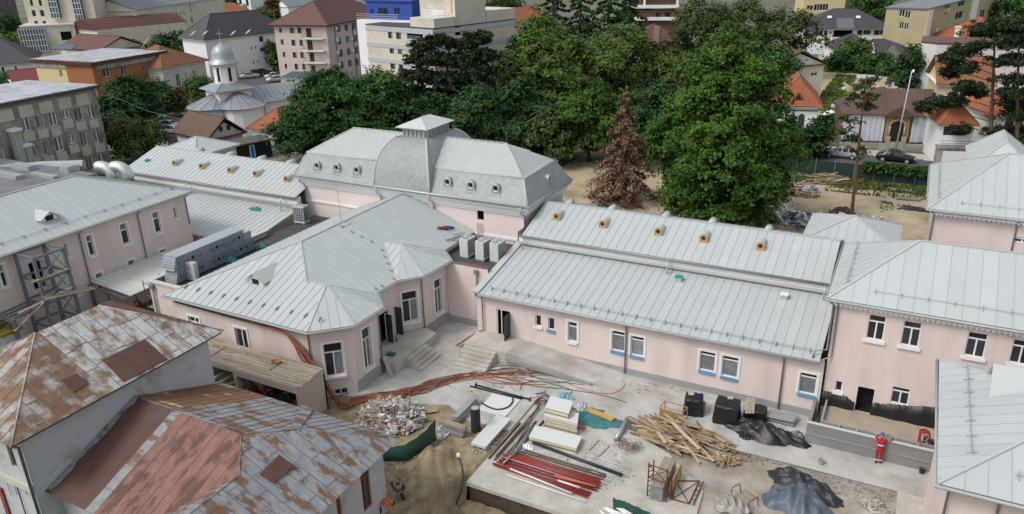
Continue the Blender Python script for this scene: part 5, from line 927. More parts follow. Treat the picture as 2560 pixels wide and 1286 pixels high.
tag(MB().tube([gp(1540, 1103, YZ, .12), gp(1568, 1060, YZ, .35)], .15, 12).build('duct_length', M('dull_galv', (.33, .35, .37), .4, .4), None, True), 'grey sheet metal duct lying behind the rusty tangle', 'duct')
fr = thing('metal_rectangle', 'small bare metal rectangle frame lying flat beside the white panels', 'frame', gp(1500, 1120)); q = [gp(x, y, YZ, .05) for x, y in ((1496, 1102), (1522, 1117), (1496, 1143), (1470, 1130))]
for i in range(4): MB().beam(q[i], q[(i+1) % 4], .05, .06).build('bar', GALV, fr)
# scaffold frames on the slab
REDF = M('red_oxide_frame', (.125, .028, .026), .6, var=.2); sft = thing('scaffold_rack', 'dark red scaffold frames holding a stack of long deck boards', 'scaffold', gp(1650, 1215))
b0 = gp(1622, 1225); 
for (x, y) in ((1618, 1240), (1664, 1256)): p = gp(x, y); MB().tube([p, p+(0, 0, 2.1)], .035, 6).build('upright', REDF, sft); MB().tube([p+(.16, .35, 0), p+(.16, .35, 2.1)], .035, 6).build('upright', REDF, sft); [MB().tube([p+(0, 0, z), p+(.16, .35, z)], .022, 5).build('rung', REDF, sft) for z in np.arange(.3, 2.1, .3)]
p, q = gp(1618, 1240), gp(1664, 1256)
for z in (1.2, 2.0): MB().tube([p+(0, 0, z), q+(0, 0, z)], .03, 6).build('rail', REDF, sft)
MB().tube([p+(0, 0, 1.2), q+(0, 0, 2.0)], .022, 5).build('brace', REDF, sft); MB().tube([p+(0, 0, 2.0), q+(0, 0, 1.2)], .022, 5).build('brace', REDF, sft)
d0 = (p+q)/2; dirb = gp(1678, 1160)-gp(1640, 1240); dirb /= np.linalg.norm(dirb); sb_ = np.cross(dirb, (0, 0, 1.))
for k in range(9):
    for j in (-1, 0, 1): MB().obox(d0+dirb*1.2+sb_*(.23*j)+np.array((0, 0, .08+.1*k)), dirb*1.35, sb_*.11, (0, 0, .03)).build('deck_board', PLANK if k > 7 else STEELG, sft)
yp = thing('yellow_formwork', 'yellow formwork sheet standing beside the scaffold rack', 'board', gp(1690, 1210)); a, b = gp(1672, 1243), gp(1700, 1190); MB().slab([a, b, b+(0, 0, .85), a+(0, 0, .85)], .04, n=np.array((1., 0, 0))).build('sheet', M('yellow_ply', (.50, .30, .08), .7, var=.15), yp); [MB().beam(a+(b-a)*t+(.05, 0, 0), a+(b-a)*t+(.05, 0, .85), .05).build('stud', PLANK, yp) for t in (.05, .5, .95)]
lf2 = thing('flat_scaffold', 'dark red scaffold end frame lying flat on the concrete beside the rack', 'scaffold', gp(1720, 1230)); c4 = [gp(x, y, YZ, .06) for x, y in ((1690, 1205), (1748, 1205), (1722, 1262), (1680, 1250))]; 
for a, b in ((0, 1), (1, 2), (3, 2), (0, 3)): MB().tube([c4[a], c4[b]], .035, 6).build('tube', REDF, lf2)
for t in (.2, .4, .6, .8): MB().tube([c4[1]+(c4[2]-c4[1])*t, c4[1]+(c4[2]-c4[1])*t+np.array((.22, .0, .02))], .02, 5).build('rung', REDF, lf2)
MB().tube([c4[1]+np.array((.22, 0, .02)), c4[2]+np.array((.22, 0, .02))], .035, 6).build('tube', REDF, lf2); MB().tube([c4[0], c4[2]], .022, 5).build('brace', REDF, lf2); MB().tube([c4[3], c4[1]], .022, 5).build('brace', REDF, lf2)
sh = thing('saw_trestle', 'low trestle of pale rails on rusty legs', 'trestle', gp(1860, 1260)); a, b, c2, d2 = gp(1827, 1240, YZ, .5), gp(1868, 1278, YZ, .5), gp(1848, 1228, YZ, .5), gp(1892, 1262, YZ, .5)
for p, q in ((a, b), (c2, d2)): MB().beam(p, q, .07).build('rail', WOODS[0], sh)
for p in (a, b, c2, d2): MB().tube([p, (p[0]+.08, p[1]-.08, YZ)], .03, 5).build('leg', RST, sh)
for p, q in ((a, c2), (b, d2)): MB().tube([p, q], .03, 5).build('cross_bar', RST, sh)
tarp('foil_bundle', 'grey white plastic bundle next to the low trestle', 'plastic sheet', gp(1828, 1268), .9, .6, .5, M('milky_foil', (.30, .29, .27), .4, var=.3, scale=4), YZ, 41, wr=.3)
BLKB = M('blue_black_tarp', (.024, .026, .034), .4, var=.4, scale=2, bump=1, bscale=3); BLUT = M('blue_tarp', (.085, .11, .145), .45, var=.35, scale=2.5, bump=1, bscale=3)
tarp('blue_tarp', 'big grey blue tarpaulin over a heap in the lower right yard', 'tarpaulin', gp(1997, 1258, -.2), 1.75, 1.5, .75, BLUT, -.2, 42, R(-25), wr=.22); tarp('black_tarp', 'black foil draped along the back of the blue tarpaulin heap', 'tarpaulin', gp(2005, 1222, -.2), 2.1, .8, .85, BLKB, -.2, 43, R(-17), wr=.25)
# green nets
NET = M('dark_green_net', (.018, .065, .045), .8, var=.25, scale=3, bump=.3, bscale=25)
def net(name, label, pts, z0, seed):
    mb = MB(); n = 30; P = spline(pts, max(2, n//(len(pts)-1))); m_ = len(P); V = []; rs = random.Random(seed)
    for i, p in enumerate(P):
        for j in range(7): t = j/6; V.append((p[0]+.06*math.sin(i*.7+j)*(1-t)+.12*math.sin(math.pi*t), p[1]-.18*math.sin(math.pi*t), z0+(p[2]-z0)*t+.03*math.sin(i*1.1)*t))
    mb.v = V; mb.f = [(i*7+j, (i+1)*7+j, (i+1)*7+j+1, i*7+j+1) for i in range(m_-1) for j in range(6)]; mb.m = [0]*len(mb.f); o = mb.build(name, NET, None, True); return tag(o, label, 'net')
P_ = [pz(955, 1120, .9), pz(1010, 1112, 1.1), pz(1060, 1080, 1.25), pz(1088, 1048, 1.4)]; net('debris_net', 'dark green net fence held round the rubbish heap corner', P_, 0.0, 1)
gw = [pz(1532, 1245, .6), pz(1580, 1262, .45), pz(1640, 1290, .3)]; net('debris_net', 'dark green netting at the bottom edge by the slab', gw, -.9, 2)
tarp('debris_net', 'dark green netting folded flat at the slab bottom edge', 'net', gp(1585, 1290), 1.1, .6, .25, NET, YZ, 44, R(-25), wr=.2)
ws = thing('white_profiles', 'white plastic profiles dumped at the bottom edge', 'profiles', gp(1510, 1280))
for k in range(8): p = gp(1500+8*k, 1280+random.uniform(-8, 4), YZ, .06+.03*k); MB().beam(p, p+np.array((.9, -.25+random.uniform(-.3, .3), 0)), .1, .04).build('profile', WHITE, ws)
# rubbish heaps: chips too many to count
def rubbish(name, label, c, rx, ry, h, n, cols, seed, size=(.05, .2), cat='rubbish'):
    rs = random.Random(seed); mb = MB(); mats = [M('chip_%d_%d' % (seed, i), q, .8, var=.2) for i, q in enumerate(cols)]; N_ = 24
    if h > .15: mb.add([(c[0], c[1], c[2]+h*.8)]+[(c[0]+rx*.95*math.cos(6.283*i/N_)*r_, c[1]+ry*.95*math.sin(6.283*i/N_)*r_, c[2]+h*.75*(1-r_**2)) for r_ in (.4, .75, 1.0) for i in range(N_)], [(0, 1+i, 1+(i+1) % N_) for i in range(N_)]+[(1+k*N_+i, 1+(k+1)*N_+i, 1+(k+1)*N_+(i+1) % N_, 1+k*N_+(i+1) % N_) for k in range(2) for i in range(N_)], 0)
    for k in range(n):
        rr, th_ = math.sqrt(rs.random()), rs.random()*6.283; x, y = rr*rx*math.cos(th_), rr*ry*math.sin(th_); z = h*(1-rr*rr)*(.75+.3*rs.random()); s = rs.uniform(*size); L = s*rs.choice((1, 1, 1.5, 3.5))
        a = rs.random()*6.28; el = rs.gauss(0, .5); d = np.array((math.cos(a)*math.cos(el), math.sin(a)*math.cos(el), math.sin(el))); t_ = np.array((-math.sin(a), math.cos(a), rs.gauss(0, .4))); t_ /= np.linalg.norm(t_); u = np.cross(d, t_)
        mb.obox((c[0]+x, c[1]+y, c[2]+z+.03), d*L/2, t_*s/2*rs.uniform(.4, 1), u*s*rs.uniform(.06, .4)*.5, rs.randrange(len(mats)))
    o = mb.build(name, mats, None); return tag(o, label, cat, None, 'stuff')
rubbish('rubbish_heap', 'heap of white, grey and terracotta building rubbish behind the green net', gp(978, 1045, 0), 2.2, 1.7, .95, 1300, [(.3, .28, .25), (.6, .6, .58), (.42, .42, .42), (.38, .2, .12), (.2, .19, .17), (.33, .3, .22), (.62, .62, .62), (.3, .27, .22)], 51, (.05, .3))
rubbish('rubble_scatter', 'broken concrete rubble scattered in the lower right yard', gp(2190, 1268, -.2), .8, .5, .12, 160, [(.45, .43, .4), (.36, .34, .3)], 52, (.05, .16), 'rubble'); rubbish('rubble_scatter', 'small stones scattered over the right yard dirt', gp(2150, 1225, -.2), 2.0, 1.1, .03, 260, [(.33, .31, .27), (.25, .22, .18)], 53, (.03, .09), 'rubble'); rubbish('rubble_scatter', 'broken stones along the left slab edge beside the pipes', gp(1205, 1110, -.08), .9, 1.1, .1, 170, [(.4, .38, .33), (.3, .27, .2)], 54, (.05, .15), 'rubble'); rubbish('rubble_scatter', 'stones and chips along the pavement kerb by the board heap', gp(1900, 1150, -.2), 3.0, .5, .05, 200, [(.36, .33, .28), (.25, .21, .16)], 55, (.03, .1), 'rubble')
rubbish('rubble_scatter', 'crumbled masonry below the green net corner', gp(1092, 1085, 0), .7, .8, .18, 180, [(.38, .36, .33), (.3, .27, .2), (.5, .5, .5)], 56, (.05, .16), 'rubble')
# wheelbarrow, buckets, tools
wb = thing('wheelbarrow', 'metal wheelbarrow with a cable coil on the dug ground', 'wheelbarrow', gp(997, 1235, 0), R(-30), local=True); TRAY = M('barrow_tray', (.16, .13, .11), .6, .3, var=.3, scale=6)
q = [(-.42, -.3, .6), (.42, -.26, .55), (.42, .26, .55), (-.42, .3, .6)]; b_ = [(-.28, -.2, .34), (.22, -.18, .3), (.22, .18, .3), (-.28, .2, .34)]; MB().add(q+b_, [(4, 5, 6, 7), (0, 1, 5, 4), (1, 2, 6, 5), (2, 3, 7, 6), (3, 0, 4, 7)]).build('tray', TRAY, wb)
MB().tube([(.52, -.05, .19), (.52, .05, .19)], .19, 14).build('wheel', BLKC, wb)
for s in (-1, 1): MB().tube([(.5, s*.08, .2), (0, s*.2, .3), (-.9, s*.27, .5)], .02, 5).build('handle', RST, wb); MB().tube([(-.2, s*.2, .32), (-.3, s*.22, 0)], .02, 5).build('leg', RST, wb)
for k in range(4): MB().tube([(.24*math.cos(a)-.05, .2*math.sin(a), .5+.05*k) for a in np.linspace(0, 6.28, 12)], .025, 5).build('coil_loop', M('pale_cable', (.4, .35, .28), .6), wb, True)
def bucket(label, p, col=(.02, .02, .02), h=.28, r_=.16): t = thing('bucket', label, 'bucket', p); MB().lathe([(r_*.78, 0), (r_, h), (r_*.93, h), (r_*.74, .03)], p[0], p[1], 14).build('pail', M('bucket_%d' % int(col[0]*1000), col, .5), t).location = (0, 0, 0); MB().tube([(p[0]-r_, p[1], h*.95), (p[0]-.1, p[1]-.1, h+.08), (p[0]+.1, p[1]-.1, h+.08), (p[0]+r_, p[1], h*.95)], .008, 4).build('handle', GALV, t); return t
ROOTZ = 0
bucket('black rubber bucket on the pavement below the planter wall', gp(2304, 1183, 0)*(1, 1, 0)+(0, 0, 0)); bucket('pale bucket on the dirt by the blue tarpaulin', gp(2053, 1160, 0), (.3, .3, .26))
lt = thing('floor_hatch', 'green lidded box and cable at the edge of the stoop', 'box', gp(990, 885, .8)); p = pz(978, 888, .8); MB().obox(p+(0, 0, .08), (.28, .05, 0), (-.04, .18, 0), (0, 0, .07)).build('case', M('teal_case', (.03, .1, .1), .5), lt); MB().obox(p+(0, 0, .16), (.29, .052, 0), (-.041, .185, 0), (0, 0, .012)).build('lid', M('teal_lid', (.05, .15, .15), .5), lt)
bb = thing('blue_box', 'open blue carton in the pavilion doorway', 'carton', pz(985, 850, .8)); p = pz(985, 852, .8); CB = M('blue_carton', (.02, .08, .3), .6)
for a in ((-.22, 0), (.22, 0)): MB().obox(p+(a[0], 0, .16), (.01, 0, 0), (0, .16, 0), (0, 0, .15)).build('side', CB, bb); MB().obox(p+(a[0]*1.5, 0, .34), (.1, 0, -.04), (0, .16, 0), (0, 0, .008)).build('flap', M('card', (.36, .24, .13), .8), bb)
for a in (-.16, .16): MB().obox(p+(0, a, .16), (.22, 0, 0), (0, .01, 0), (0, 0, .15)).build('side', CB, bb)
MB().obox(p+(0, 0, .02), (.2, 0, 0), (0, .14, 0), (0, 0, .01)).build('bottom', CB, bb)
gl_ = thing('leaning_board', 'grey board leaning against the bay corner by the stoop', 'board', gp(975, 940, 0)); MB().beam(gp(980, 944, 0, .02), pz(962, 893, 1.5), .34, .03, (1, -.3, .5)).build('board', STEELG, gl_)
wl = thing('wood_ladder', 'short wooden ladder lying by the landing of the right wing', 'ladder', gp(1168, 850, 0)); a, b = gp(1145, 868, 0, .05), gp(1195, 835, 0, .05); dd = (b-a)/np.linalg.norm(b-a); ss = np.cross(dd, (0, 0, 1.))*.2
for s in (-1, 1): MB().beam(a+ss*s, b+ss*s, .05).build('rail', WOODS[1], wl)
for k in range(8): q = a+(b-a)*(k+.5)/8; MB().beam(q-ss, q+ss, .04).build('rung', WOODS[1], wl)
tag(MB().obox(gp(1078, 1028, 0, .04), (.35, .25, .0), (-.12, .17, 0), (0, 0, .015)).build('cardboard', M('card', (.36, .24, .13), .8)), 'flat brown board on the pavement by the rubbish heap', 'board')
# ================================================================== the town behind
random.seed(11)
TILEO = M('orange_tile', (.34, .11, .05), .8, var=.18, scale=1.2, rnd=.06, rows=('Z', 2.2, .9)); TILER = M('old_red_tile', (.25, .095, .05), .85, var=.25, scale=.9, col2=(.16, .10, .06), c2pos=.55, c2scale=.5, rows=('Z', 2.2, .9))
TILEM = M('maroon_tile', (.115, .045, .04), .65, var=.15, scale=.8, rows=('Z', 2.4, .6)); TILED = M('dark_grey_tile', (.055, .05, .058), .6, var=.15, scale=.8, rows=('Z', 2.4, .6)); TILEB = M('brown_tile', (.13, .075, .05), .75, var=.2, scale=.8, rows=('Z', 2.4, .7))
CREAM = M('cream_render', (.58, .545, .465), .9, var=.1, scale=.25, col2=(.46, .43, .36), c2pos=.6, c2scale=.3); BEIGE = M('beige_render', (.54, .46, .42), .9, var=.06, scale=.3); LIME = M('white_limewash', (.74, .74, .75), .9, var=.06, scale=.4); PALEW = M('pale_grey_render', (.52, .51, .47), .9, var=.1, scale=.3); OCHRE = M('ochre_render', (.40, .34, .20), .9, var=.1, scale=.4); YELL = M('yellow_render', (.58, .48, .27), .9, var=.08)
CONCW = M('weathered_concrete', (.31, .295, .26), .95, var=.25, scale=.5, col2=(.15, .14, .12), c2pos=.56, c2scale=.7, bump=.3, bscale=8); SPAN = M('pale_spandrel', (.48, .455, .40), .9, var=.15, scale=.8); BRICK = M('orange_brick', (.33, .135, .06), .9, var=.15, scale=1.5, rows=('Z', 4.5, .2)); REDB = M('red_brick', (.17, .04, .03), .9, var=.15, scale=1, rows=('Z', 4.5, .2)); SILV = M('silver_sheet', (.42, .44, .46), .5, var=.25, scale=.8, col2=(.28, .30, .33), c2pos=.52, c2scale=.5); BRWF = M('brown_frame', (.10, .045, .035), .6)
ZRF = M('old_zinc_roof', (.27, .30, .33), .45, .3, var=.15, scale=.9, rnd=.08, col2=(.36, .33, .28), c2pos=.64, c2scale=.5)
def roof_part(root, f, mat, t=.14, name='roof_slope'): return MB().slab(f, t).build(name, mat, root)
def bld(name, label, cat, A, Bc, Cc, z, wall, roof=('hip', 3, TILEO, .5), d=None, w=None, H=None, fw=(), rw_=(), lw_=(), fk=None, rk=None, group=None, rmat=None, base=None, ax=None, z0=0.0):
    """A, Bc, Cc: sight points of the left, near and right eave corners at height z; fw / rw_ openings seen on the front and right walls"""
    a, b = pz(*A, z), pz(*Bc, z); H = H or z; u = (b-a)[:2]; W = w or np.linalg.norm(u); u = u/np.linalg.norm(u); v = np.array((-u[1], u[0]))
    if Cc is not None and d is None: d = max(3, abs((pz(*Cc, z)-b)[:2]@v))
    if w: a = np.array((*(b[:2]-u*w), 0))
    rz = math.atan2(u[1], u[0]); T = thing(name, label, cat, (a[0], a[1], 0), rz, group, local=True); p0 = a[:2]; p1 = p0+u*W; p2 = p1+v*d; p3 = p0+v*d
    fk = fk or dict(cols=2); rk = rk or fk
    hf = [(*wpx(p0, p1, *q[:4]), q[4] if len(q) > 4 else fk) for q in fw]; hr = [(*wpx(p1, p2, *q[:4]), q[4] if len(q) > 4 else rk) for q in rw_]; hl_ = [(*wpx(p3, p0, *q[:4]), q[4] if len(q) > 4 else fk) for q in lw_]
    facade(T, (0, 0), (W, 0), z0, H, wall, hf); facade(T, (W, 0), (W, d), z0, H, rmat or wall, hr); facade(T, (W, d), (0, d), z0, H, wall); facade(T, (0, d), (0, 0), z0, H, wall, hl_)
    if roof:
        k, rise, rm, ov = roof[:4]; X0, X1, Y0, Y1 = -ov, W+ov, -ov, d+ov
        if k == 'flat':
            MB().box(X0, X1, Y0, Y1, H+.003, H+rise).build('roof', rm, T)
        else:
            axr = ax or ('x' if W > d else 'y'); half = (d if axr == 'x' else W)/2+ov; ins = half if k == 'hip' else 0
            if k == 'hip' and ins*2 > (W if axr == 'x' else d)+2*ov: ins = ((W if axr == 'x' else d)+2*ov)/2-.05
            F_, cp_ = hip_faces(X0, X1, Y0, Y1, H, H+rise, axr, ins, ins)
            for f_, e_ in F_: roof_part(T, f_, rm)
            for p, q in cp_: MB().beam(np.array(p)+(0, 0, .14), np.array(q)+(0, 0, .14), .22, .12).build('ridge_tile', rm, T)
            MB().box(X0+.05, X1-.05, Y0+.05, Y1-.05, H-.12, H-.004).build('eave_board', BRWF if rm in (TILEM, TILEB) else WHITE, T)
            if k == 'gable':
                mb = MB(); hz_ = H+rise-.15
                if axr == 'x':
                    for x in (0, W): mb.add([(x, 0, H), (x, d, H), (x, d/2, hz_-ov*rise/half)], [(0, 1, 2)])
                else:
                    for y in (0, d): mb.add([(0, y, H), (W, y, H), (W/2, y, hz_-ov*rise/half)], [(0, 1, 2)])
                mb.build('gable_wall', wall, T)
    return T, W, d, p0, p1, p2
def balcony(T, u0, u1, z, dep=1.0, wall='f', W=0, rail=None):
    if wall == 'f': MB().box(u0, u1, -dep, -.003, z-.15, z).build('balcony_slab', WHITE, T)
    else: MB().box(W+.003, W+dep, u0, u1, z-.15, z).build('balcony_slab', WHITE, T)
    mb = MB(); rr = rail or GALV
    if wall == 'f':
        for h in (.5, 1.0): mb.box(u0, u1, -dep, -dep+.05, z+h-.03, z+h+.02)
        n = int((u1-u0)/.35)
        for i in range(n+1): x = u0+(u1-u0-.04)*i/n; mb.box(x, x+.03, -dep+.008, -dep+.042, z+.003, z+.97)
    mb.build('balcony_rail', rr, T)
# ---- concrete block at the left edge
W1 = [(48, 294, 80, 326), (85, 288, 114, 318), (119, 282, 146, 313), (152, 277, 176, 294), (182, 270, 210, 300), (216, 264, 240, 294), (0, 375, 23, 406), (67, 360, 95, 391), (102, 353, 130, 384), (132, 344, 162, 376), (167, 338, 191, 357), (197, 331, 222, 363), (230, 324, 257, 355), (182, 401, 211, 430), (212, 393, 237, 423), (243, 385, 268, 408), (-30, 310, 4, 338)]
cb_, W, d_, p0, p1, p2 = bld('concrete_block', 'stained grey concrete school block with paired white windows at the left', 'building', (-60, 276), (237, 219), None, 11.2, CONCW, ('flat', .35, SILV, .35), d=13, fw=W1, fk=dict(cols=2, gl=GLL, fw=.1))
for q in W1[:16]:
    u0, u1, v0, v1 = wpx(p0, p1, *q); dz_ = 1.0; MB().box(u0-.15, u1+.15, -.1, -.003, max(0, v0-dz_-.25), v0-.12).build('spandrel', SPAN, cb_)
for k in range(7): u = W-2.2-k*2.6; MB().box(u-.9, u+.9, -.1, -.003, 9.3, 10.7).build('parapet_panel', SPAN, cb_)
MB().box(-.4, W+.4, -.42, -.36, 11.1, 11.45).build('roof_edge', M('dark_edge', (.05, .055, .06), .6), cb_)
for k in range(8): MB().box(W-1.0-k*2.55, W-.72-k*2.55, -.07, -.003, 0, 9.2).build('pier', CONCW, cb_)
du = thing('duct_riser', 'square silver duct climbing the concrete block with white caps', 'duct', pz(60, 430, 2)*(1, 1, 0)); 
for (x, y, zt) in ((28, 345, 8.2), (50, 365, 6.2)): u = wpx(p0, p1, x, y, x+10, y+10)[0]; t_ = (p1-p0)/np.linalg.norm(p1-p0); nn = np.array((t_[1], -t_[0])); q = p0+t_*u+nn*.9; MB().obox((q[0], q[1], zt/2), (*(t_*.5), 0), (*(nn*.45), 0), (0, 0, zt/2)).build('riser', ZINC, du); MB().obox((q[0], q[1], zt+.15), (*(t_*.6), 0), (*(nn*.6), 0), (0, 0, .15)).build('cap', WHITE, du)
q = pz(110, 420, 5.0); MB().tube([q+(-4, -3, 0), q+(0, 0, .2), q+(3.5, 2.5, .1)], .55, 8).build('cross_duct', ZINC, du)
lb = thing('low_flat_block', 'low cluttered flat roofs with ducts between the left building and concrete block', 'building', pz(60, 455, 5)*(1, 1, 0)); q = pz(60, 455, 5.5); MB().box(q[0]-14, q[0]+4, q[1]-14, q[1]+5, 0, 5.3).build('block', CONCW, lb); MB().box(q[0]-14.2, q[0]+4.2, q[1]-14.2, q[1]+5.2, 5.303, 5.5).build('roof', M('grey_felt', (.15, .155, .16), .9, var=.3, scale=.5), lb)
for (x, y, sx, sy, h) in ((60, 420, 1.6, .5, .5), (20, 440, 2.2, .5, .4), (175, 425, .7, .7, .6), (110, 440, 2.0, .3, .3)): p = pz(x, y, 5.6); MB().box(p[0]-sx, p[0]+sx, p[1]-sy, p[1]+sy, 5.503, 5.5+h).build('roof_duct', ZINC, lb)
# ---- brick block, houses and far blocks, left to right
bk, W, d_, p0, p1, p2 = bld('brick_block', 'orange brick block with maroon fascia and yellow side wall', 'building', (85, 150), (240, 157), (415, 130), 8.6, YELL, ('flat', .25, SILV, .5), rmat=BRICK, fw=[(147, 175, 158, 193)], rw_=[(255, 171, 276, 191), (301, 166, 320, 186), (354, 159, 368, 177), (390, 153, 408, 172), (266, 217, 283, 231)])
for zz0, zz1, o_, m_ in ((8.15, 8.78, .52, TILEM), (7.3, 8.148, .25, CONCW)): MB().box(-o_, W+o_, -o_, d_+o_, zz0, zz1).build('fascia', m_, bk)
MB().box(W*.58, W, -1.1, -.01, 0, 8.0).build('stair_bay', BRICK, bk); MB().box(W*.56, W+.53, -1.6, -.523, 8.15, 8.78).build('fascia', TILEM, bk)
q = pz(355, 120, 9); tag(MB().tube([q, q+np.array((.8, 1.2, 1.9))], .08, 6).build('roof_flue', M('pale_flue', (.5, .5, .5), .5)), 'slanted pale flue on the brick block roof', 'flue')
th_, W, d_, p0, p1, p2 = bld('ornate_house', 'old grey house with ornate frieze under a red tile hip roof', 'house', (405, 172), (512, 152), None, 6.0, PALEW, ('hip', 3.6, TILER, .6), d=13, fw=[(438, 186, 453, 214), (462, 181, 471, 205, dict(cols=1, gl=M('boarded', (.42, .28, .12), .8))), (480, 177, 495, 199, dict(cols=1, gl=M('boarded', (.42, .28, .12), .8)))])
for k in range(14): MB().lathe([(.16, 5.1), (.16, 5.5)], W*(k+.5)/14, -.05, 8).build('frieze_rosette', WHITE, th_)
wd, W, d_, p0, p1, p2 = bld('white_block', 'white three storey block with dark hip roof and skylights beyond the church', 'building', (455, 95), (512, 101), (690, 90), 9.2, LIME, ('hip', 5.0, TILED, .7), d=22, rw_=[(647, 92, 659, 104), (650, 120, 662, 128), (663, 144, 669, 157), (627, 118, 631, 124), (637, 115, 641, 122), (632, 152, 636, 160), (643, 151, 647, 158)], rk=dict(cols=2, fr=BRWF), ax='y')
for (x, y) in ((583, 83), (620, 80), (605, 53), (482, 84), (513, 83)): p = pz(x, y, 11.3); T_ = MB().obox((p[0], p[1], p[2]), (.5, 0, .2), (0, .5, .3), (0, -.03, .05)); sk_ = T_.build('skylight', M('skylight_glass', (.5, .53, .55), .15)); sk_.parent = wd; sk_.matrix_basis = (Matrix.Translation(wd.location) @ Matrix.Rotation(wd.rotation_euler[2], 4, 'Z')).inverted()
ap, W, d_, p0, p1, p2 = bld('apartment_block', 'five storey beige apartment block with maroon hip roof and balconies', 'building', (684, 63), (815, 64), (912, 51), 13.0, BEIGE, ('hip', 4.2, TILEM, .9), d=26,
    fw=[(697, 70, 706, 82), (724, 70, 737, 84), (743, 69, 755, 84), (701, 99, 711, 112), (728, 100, 740, 115), (748, 100, 759, 115), (706, 130, 715, 143), (731, 131, 743, 145), (750, 131, 762, 146), (711, 160, 719, 172), (736, 160, 747, 175), (755, 160, 766, 175), (764, 71, 780, 94, dict(cols=2, fr=BRWF)), (767, 101, 783, 126, dict(cols=2, fr=BRWF)), (773, 132, 787, 155, dict(cols=2, fr=BRWF)), (777, 164, 790, 183, dict(cols=2, fr=BRWF)), (714, 188, 722, 201)],
    rw_=[(841, 65, 851, 79), (861, 62, 871, 77), (879, 59, 891, 74), (900, 56, 908, 71), (844, 96, 854, 111), (864, 92, 874, 107), (884, 89, 894, 104), (902, 86, 911, 100), (847, 126, 858, 141), (867, 122, 877, 137), (887, 118, 897, 133), (906, 114, 912, 129), (850, 156, 860, 171), (870, 151, 880, 166), (889, 148, 898, 163)], fk=dict(cols=2, fr=BRWF, gl=[GL, GLL]))
for y0_, y1_ in ((97, 812), (127, 814), (157, 817), (184, 820)): u0, u1, v0, v1 = wpx(p0, p1, 760+(y0_-97)*.08, y0_, y1_, y0_); balcony(ap, u0, u1, v0+.1, .9, rail=BRWF)
for x in (835, 880): u = wpx(p1, p2, x, 65, x+1, 66)[0]; MB().tube([(W+.08, u, 12.8), (W+.08, u, 0)], .07, 6).build('downpipe', BRWF, ap)
for (x, y) in ((838, 70), (841, 99), (877, 95), (843, 130), (880, 126), (846, 160)): u, _, v, _ = wpx(p1, p2, x, y, x+1, y+1); MB().box(W+.003, W+.35, u-.4, u+.4, v-.3, v+.3).build('condenser', WHITE, ap)
u0, u1, v0, v1 = wpx(p0, p1, 722, 178, 812, 190); MB().add([(u0-.3, -3.2, 2.75), (u1, -3.2, 2.75), (u1, -.01, 3.6), (u0-.3+1.2, -.01, 3.6), (u0-.3, -3.2, 2.25), (u1, -3.2, 2.25), (u1, -.01, 2.25), (u0-.3, -.01, 2.25)], [(0, 1, 2, 3), (4, 5, 1, 0), (5, 6, 2, 1), (4, 7, 6, 5), (0, 3, 7, 4)]).build('shop_canopy', M('canopy_grey', (.07, .09, .1), .6), ap)
sgn = MB().box(u0-.25, u1, -3.28, -3.205, 2.2, 2.8).build('sign_board', M('sign_green', (.01, .13, .11), .5), ap)
cu = bpy.data.curves.new('sign_text', 'FONT'); cu.body = 'DIRECTIA DE SANATATE'; cu.size = .62; cu.extrude = .01; to = bpy.data.objects.new('sign_text', cu); me = bpy.data.meshes.new_from_object(to); me.materials.append(WHITE); to2 = bpy.data.objects.new('lettering', me); COL.objects.link(to2); to2.parent = sgn; to2.location = (u0, -3.30, 2.3); to2.rotation_euler = (R(90), 0, 0); bpy.data.objects.remove(to)
MB().box(u0+1.0, u0+4.2, -2.8, -.01, 0, 2.24).build('kiosk', BEIGE, ap)
ga, W, d_, p0, p1, p2 = bld('grey_flats', 'pale stepped concrete flats with recessed balconies behind the black pine', 'building', (914, 62), (1082, 74), (1212, 47), 15.0, CREAM, ('flat', .15, M('dark_felt', (.06, .06, .068), .8), .1), d=20,
    fw=[(969, 74, 982, 97), (989, 74, 1004, 99), (973, 114, 986, 135), (993, 114, 1007, 137, dict(cols=2, fr=BRWF, gl=GLL)), (975, 150, 989, 174), (996, 151, 1010, 176), (1016, 76, 1058, 100, dict(void=1, room=1.4)), (1020, 116, 1061, 138, dict(void=1, room=1.4)), (1025, 152, 1064, 172, dict(void=1, room=1.4))], rw_=[(1137, 62, 1152, 88, dict(void=1, room=1.2))], fk=dict(cols=2, tr=.0, fr=BRWF, gl=[GL, GLL]))
PB = M('band_grey', (.42, .44, .47), .9, var=.08)
for k, (x, y) in enumerate(((914, 64), (917, 104), (920, 141))):
    v = wpx(p0, p1, x, y, x+1, y+1)[3]; MB().box(-.06, W+.06, -.08, -.003, v-.75, v-.05).build('band', PB, ga); MB().box(W+.003, W+.08, -.08, d_, v-.75, v-.05).build('band', PB, ga)
for (x0, y0_, y1_) in ((1014, 93, 104), (1018, 131, 143), (1023, 166, 177)): u0, _, v0, v1 = wpx(p0, p1, x0, y0_, x0+1, y1_); MB().box(u0, u0+4.2, -.5, -.003, v0-.2, v0).build('balcony_slab', PB, ga); [MB().box(u0, u0+4.2, -.5, -.46, v0+.25*k, v0+.05+.25*k).build('balcony_rail', GALV, ga) for k in (1, 2, 3, 4)]
for (x0, x1, y0_, y1_, h0, h1, m_) in ((.66, .998, .02, .25, 15.16, 16.6, CREAM), (.5, 1.0, .26, .62, 15.16, 19.5, CREAM), (.62, 1.004, .63, 1.0, 15.16, 17.0, CREAM)): MB().box(W*x0, W*x1, d_*y0_, d_*y1_, h0, h1).build('penthouse', m_, ga)
u = W*.7; 
for r_ in range(4):
    for c_2 in range(9): MB().box(W*.52+c_2*.62, W*.52+c_2*.62+.5, d_*.26-.03, d_*.26-.003, 15.9+r_*.42, 16.2+r_*.42).build('block', WHITE, ga)
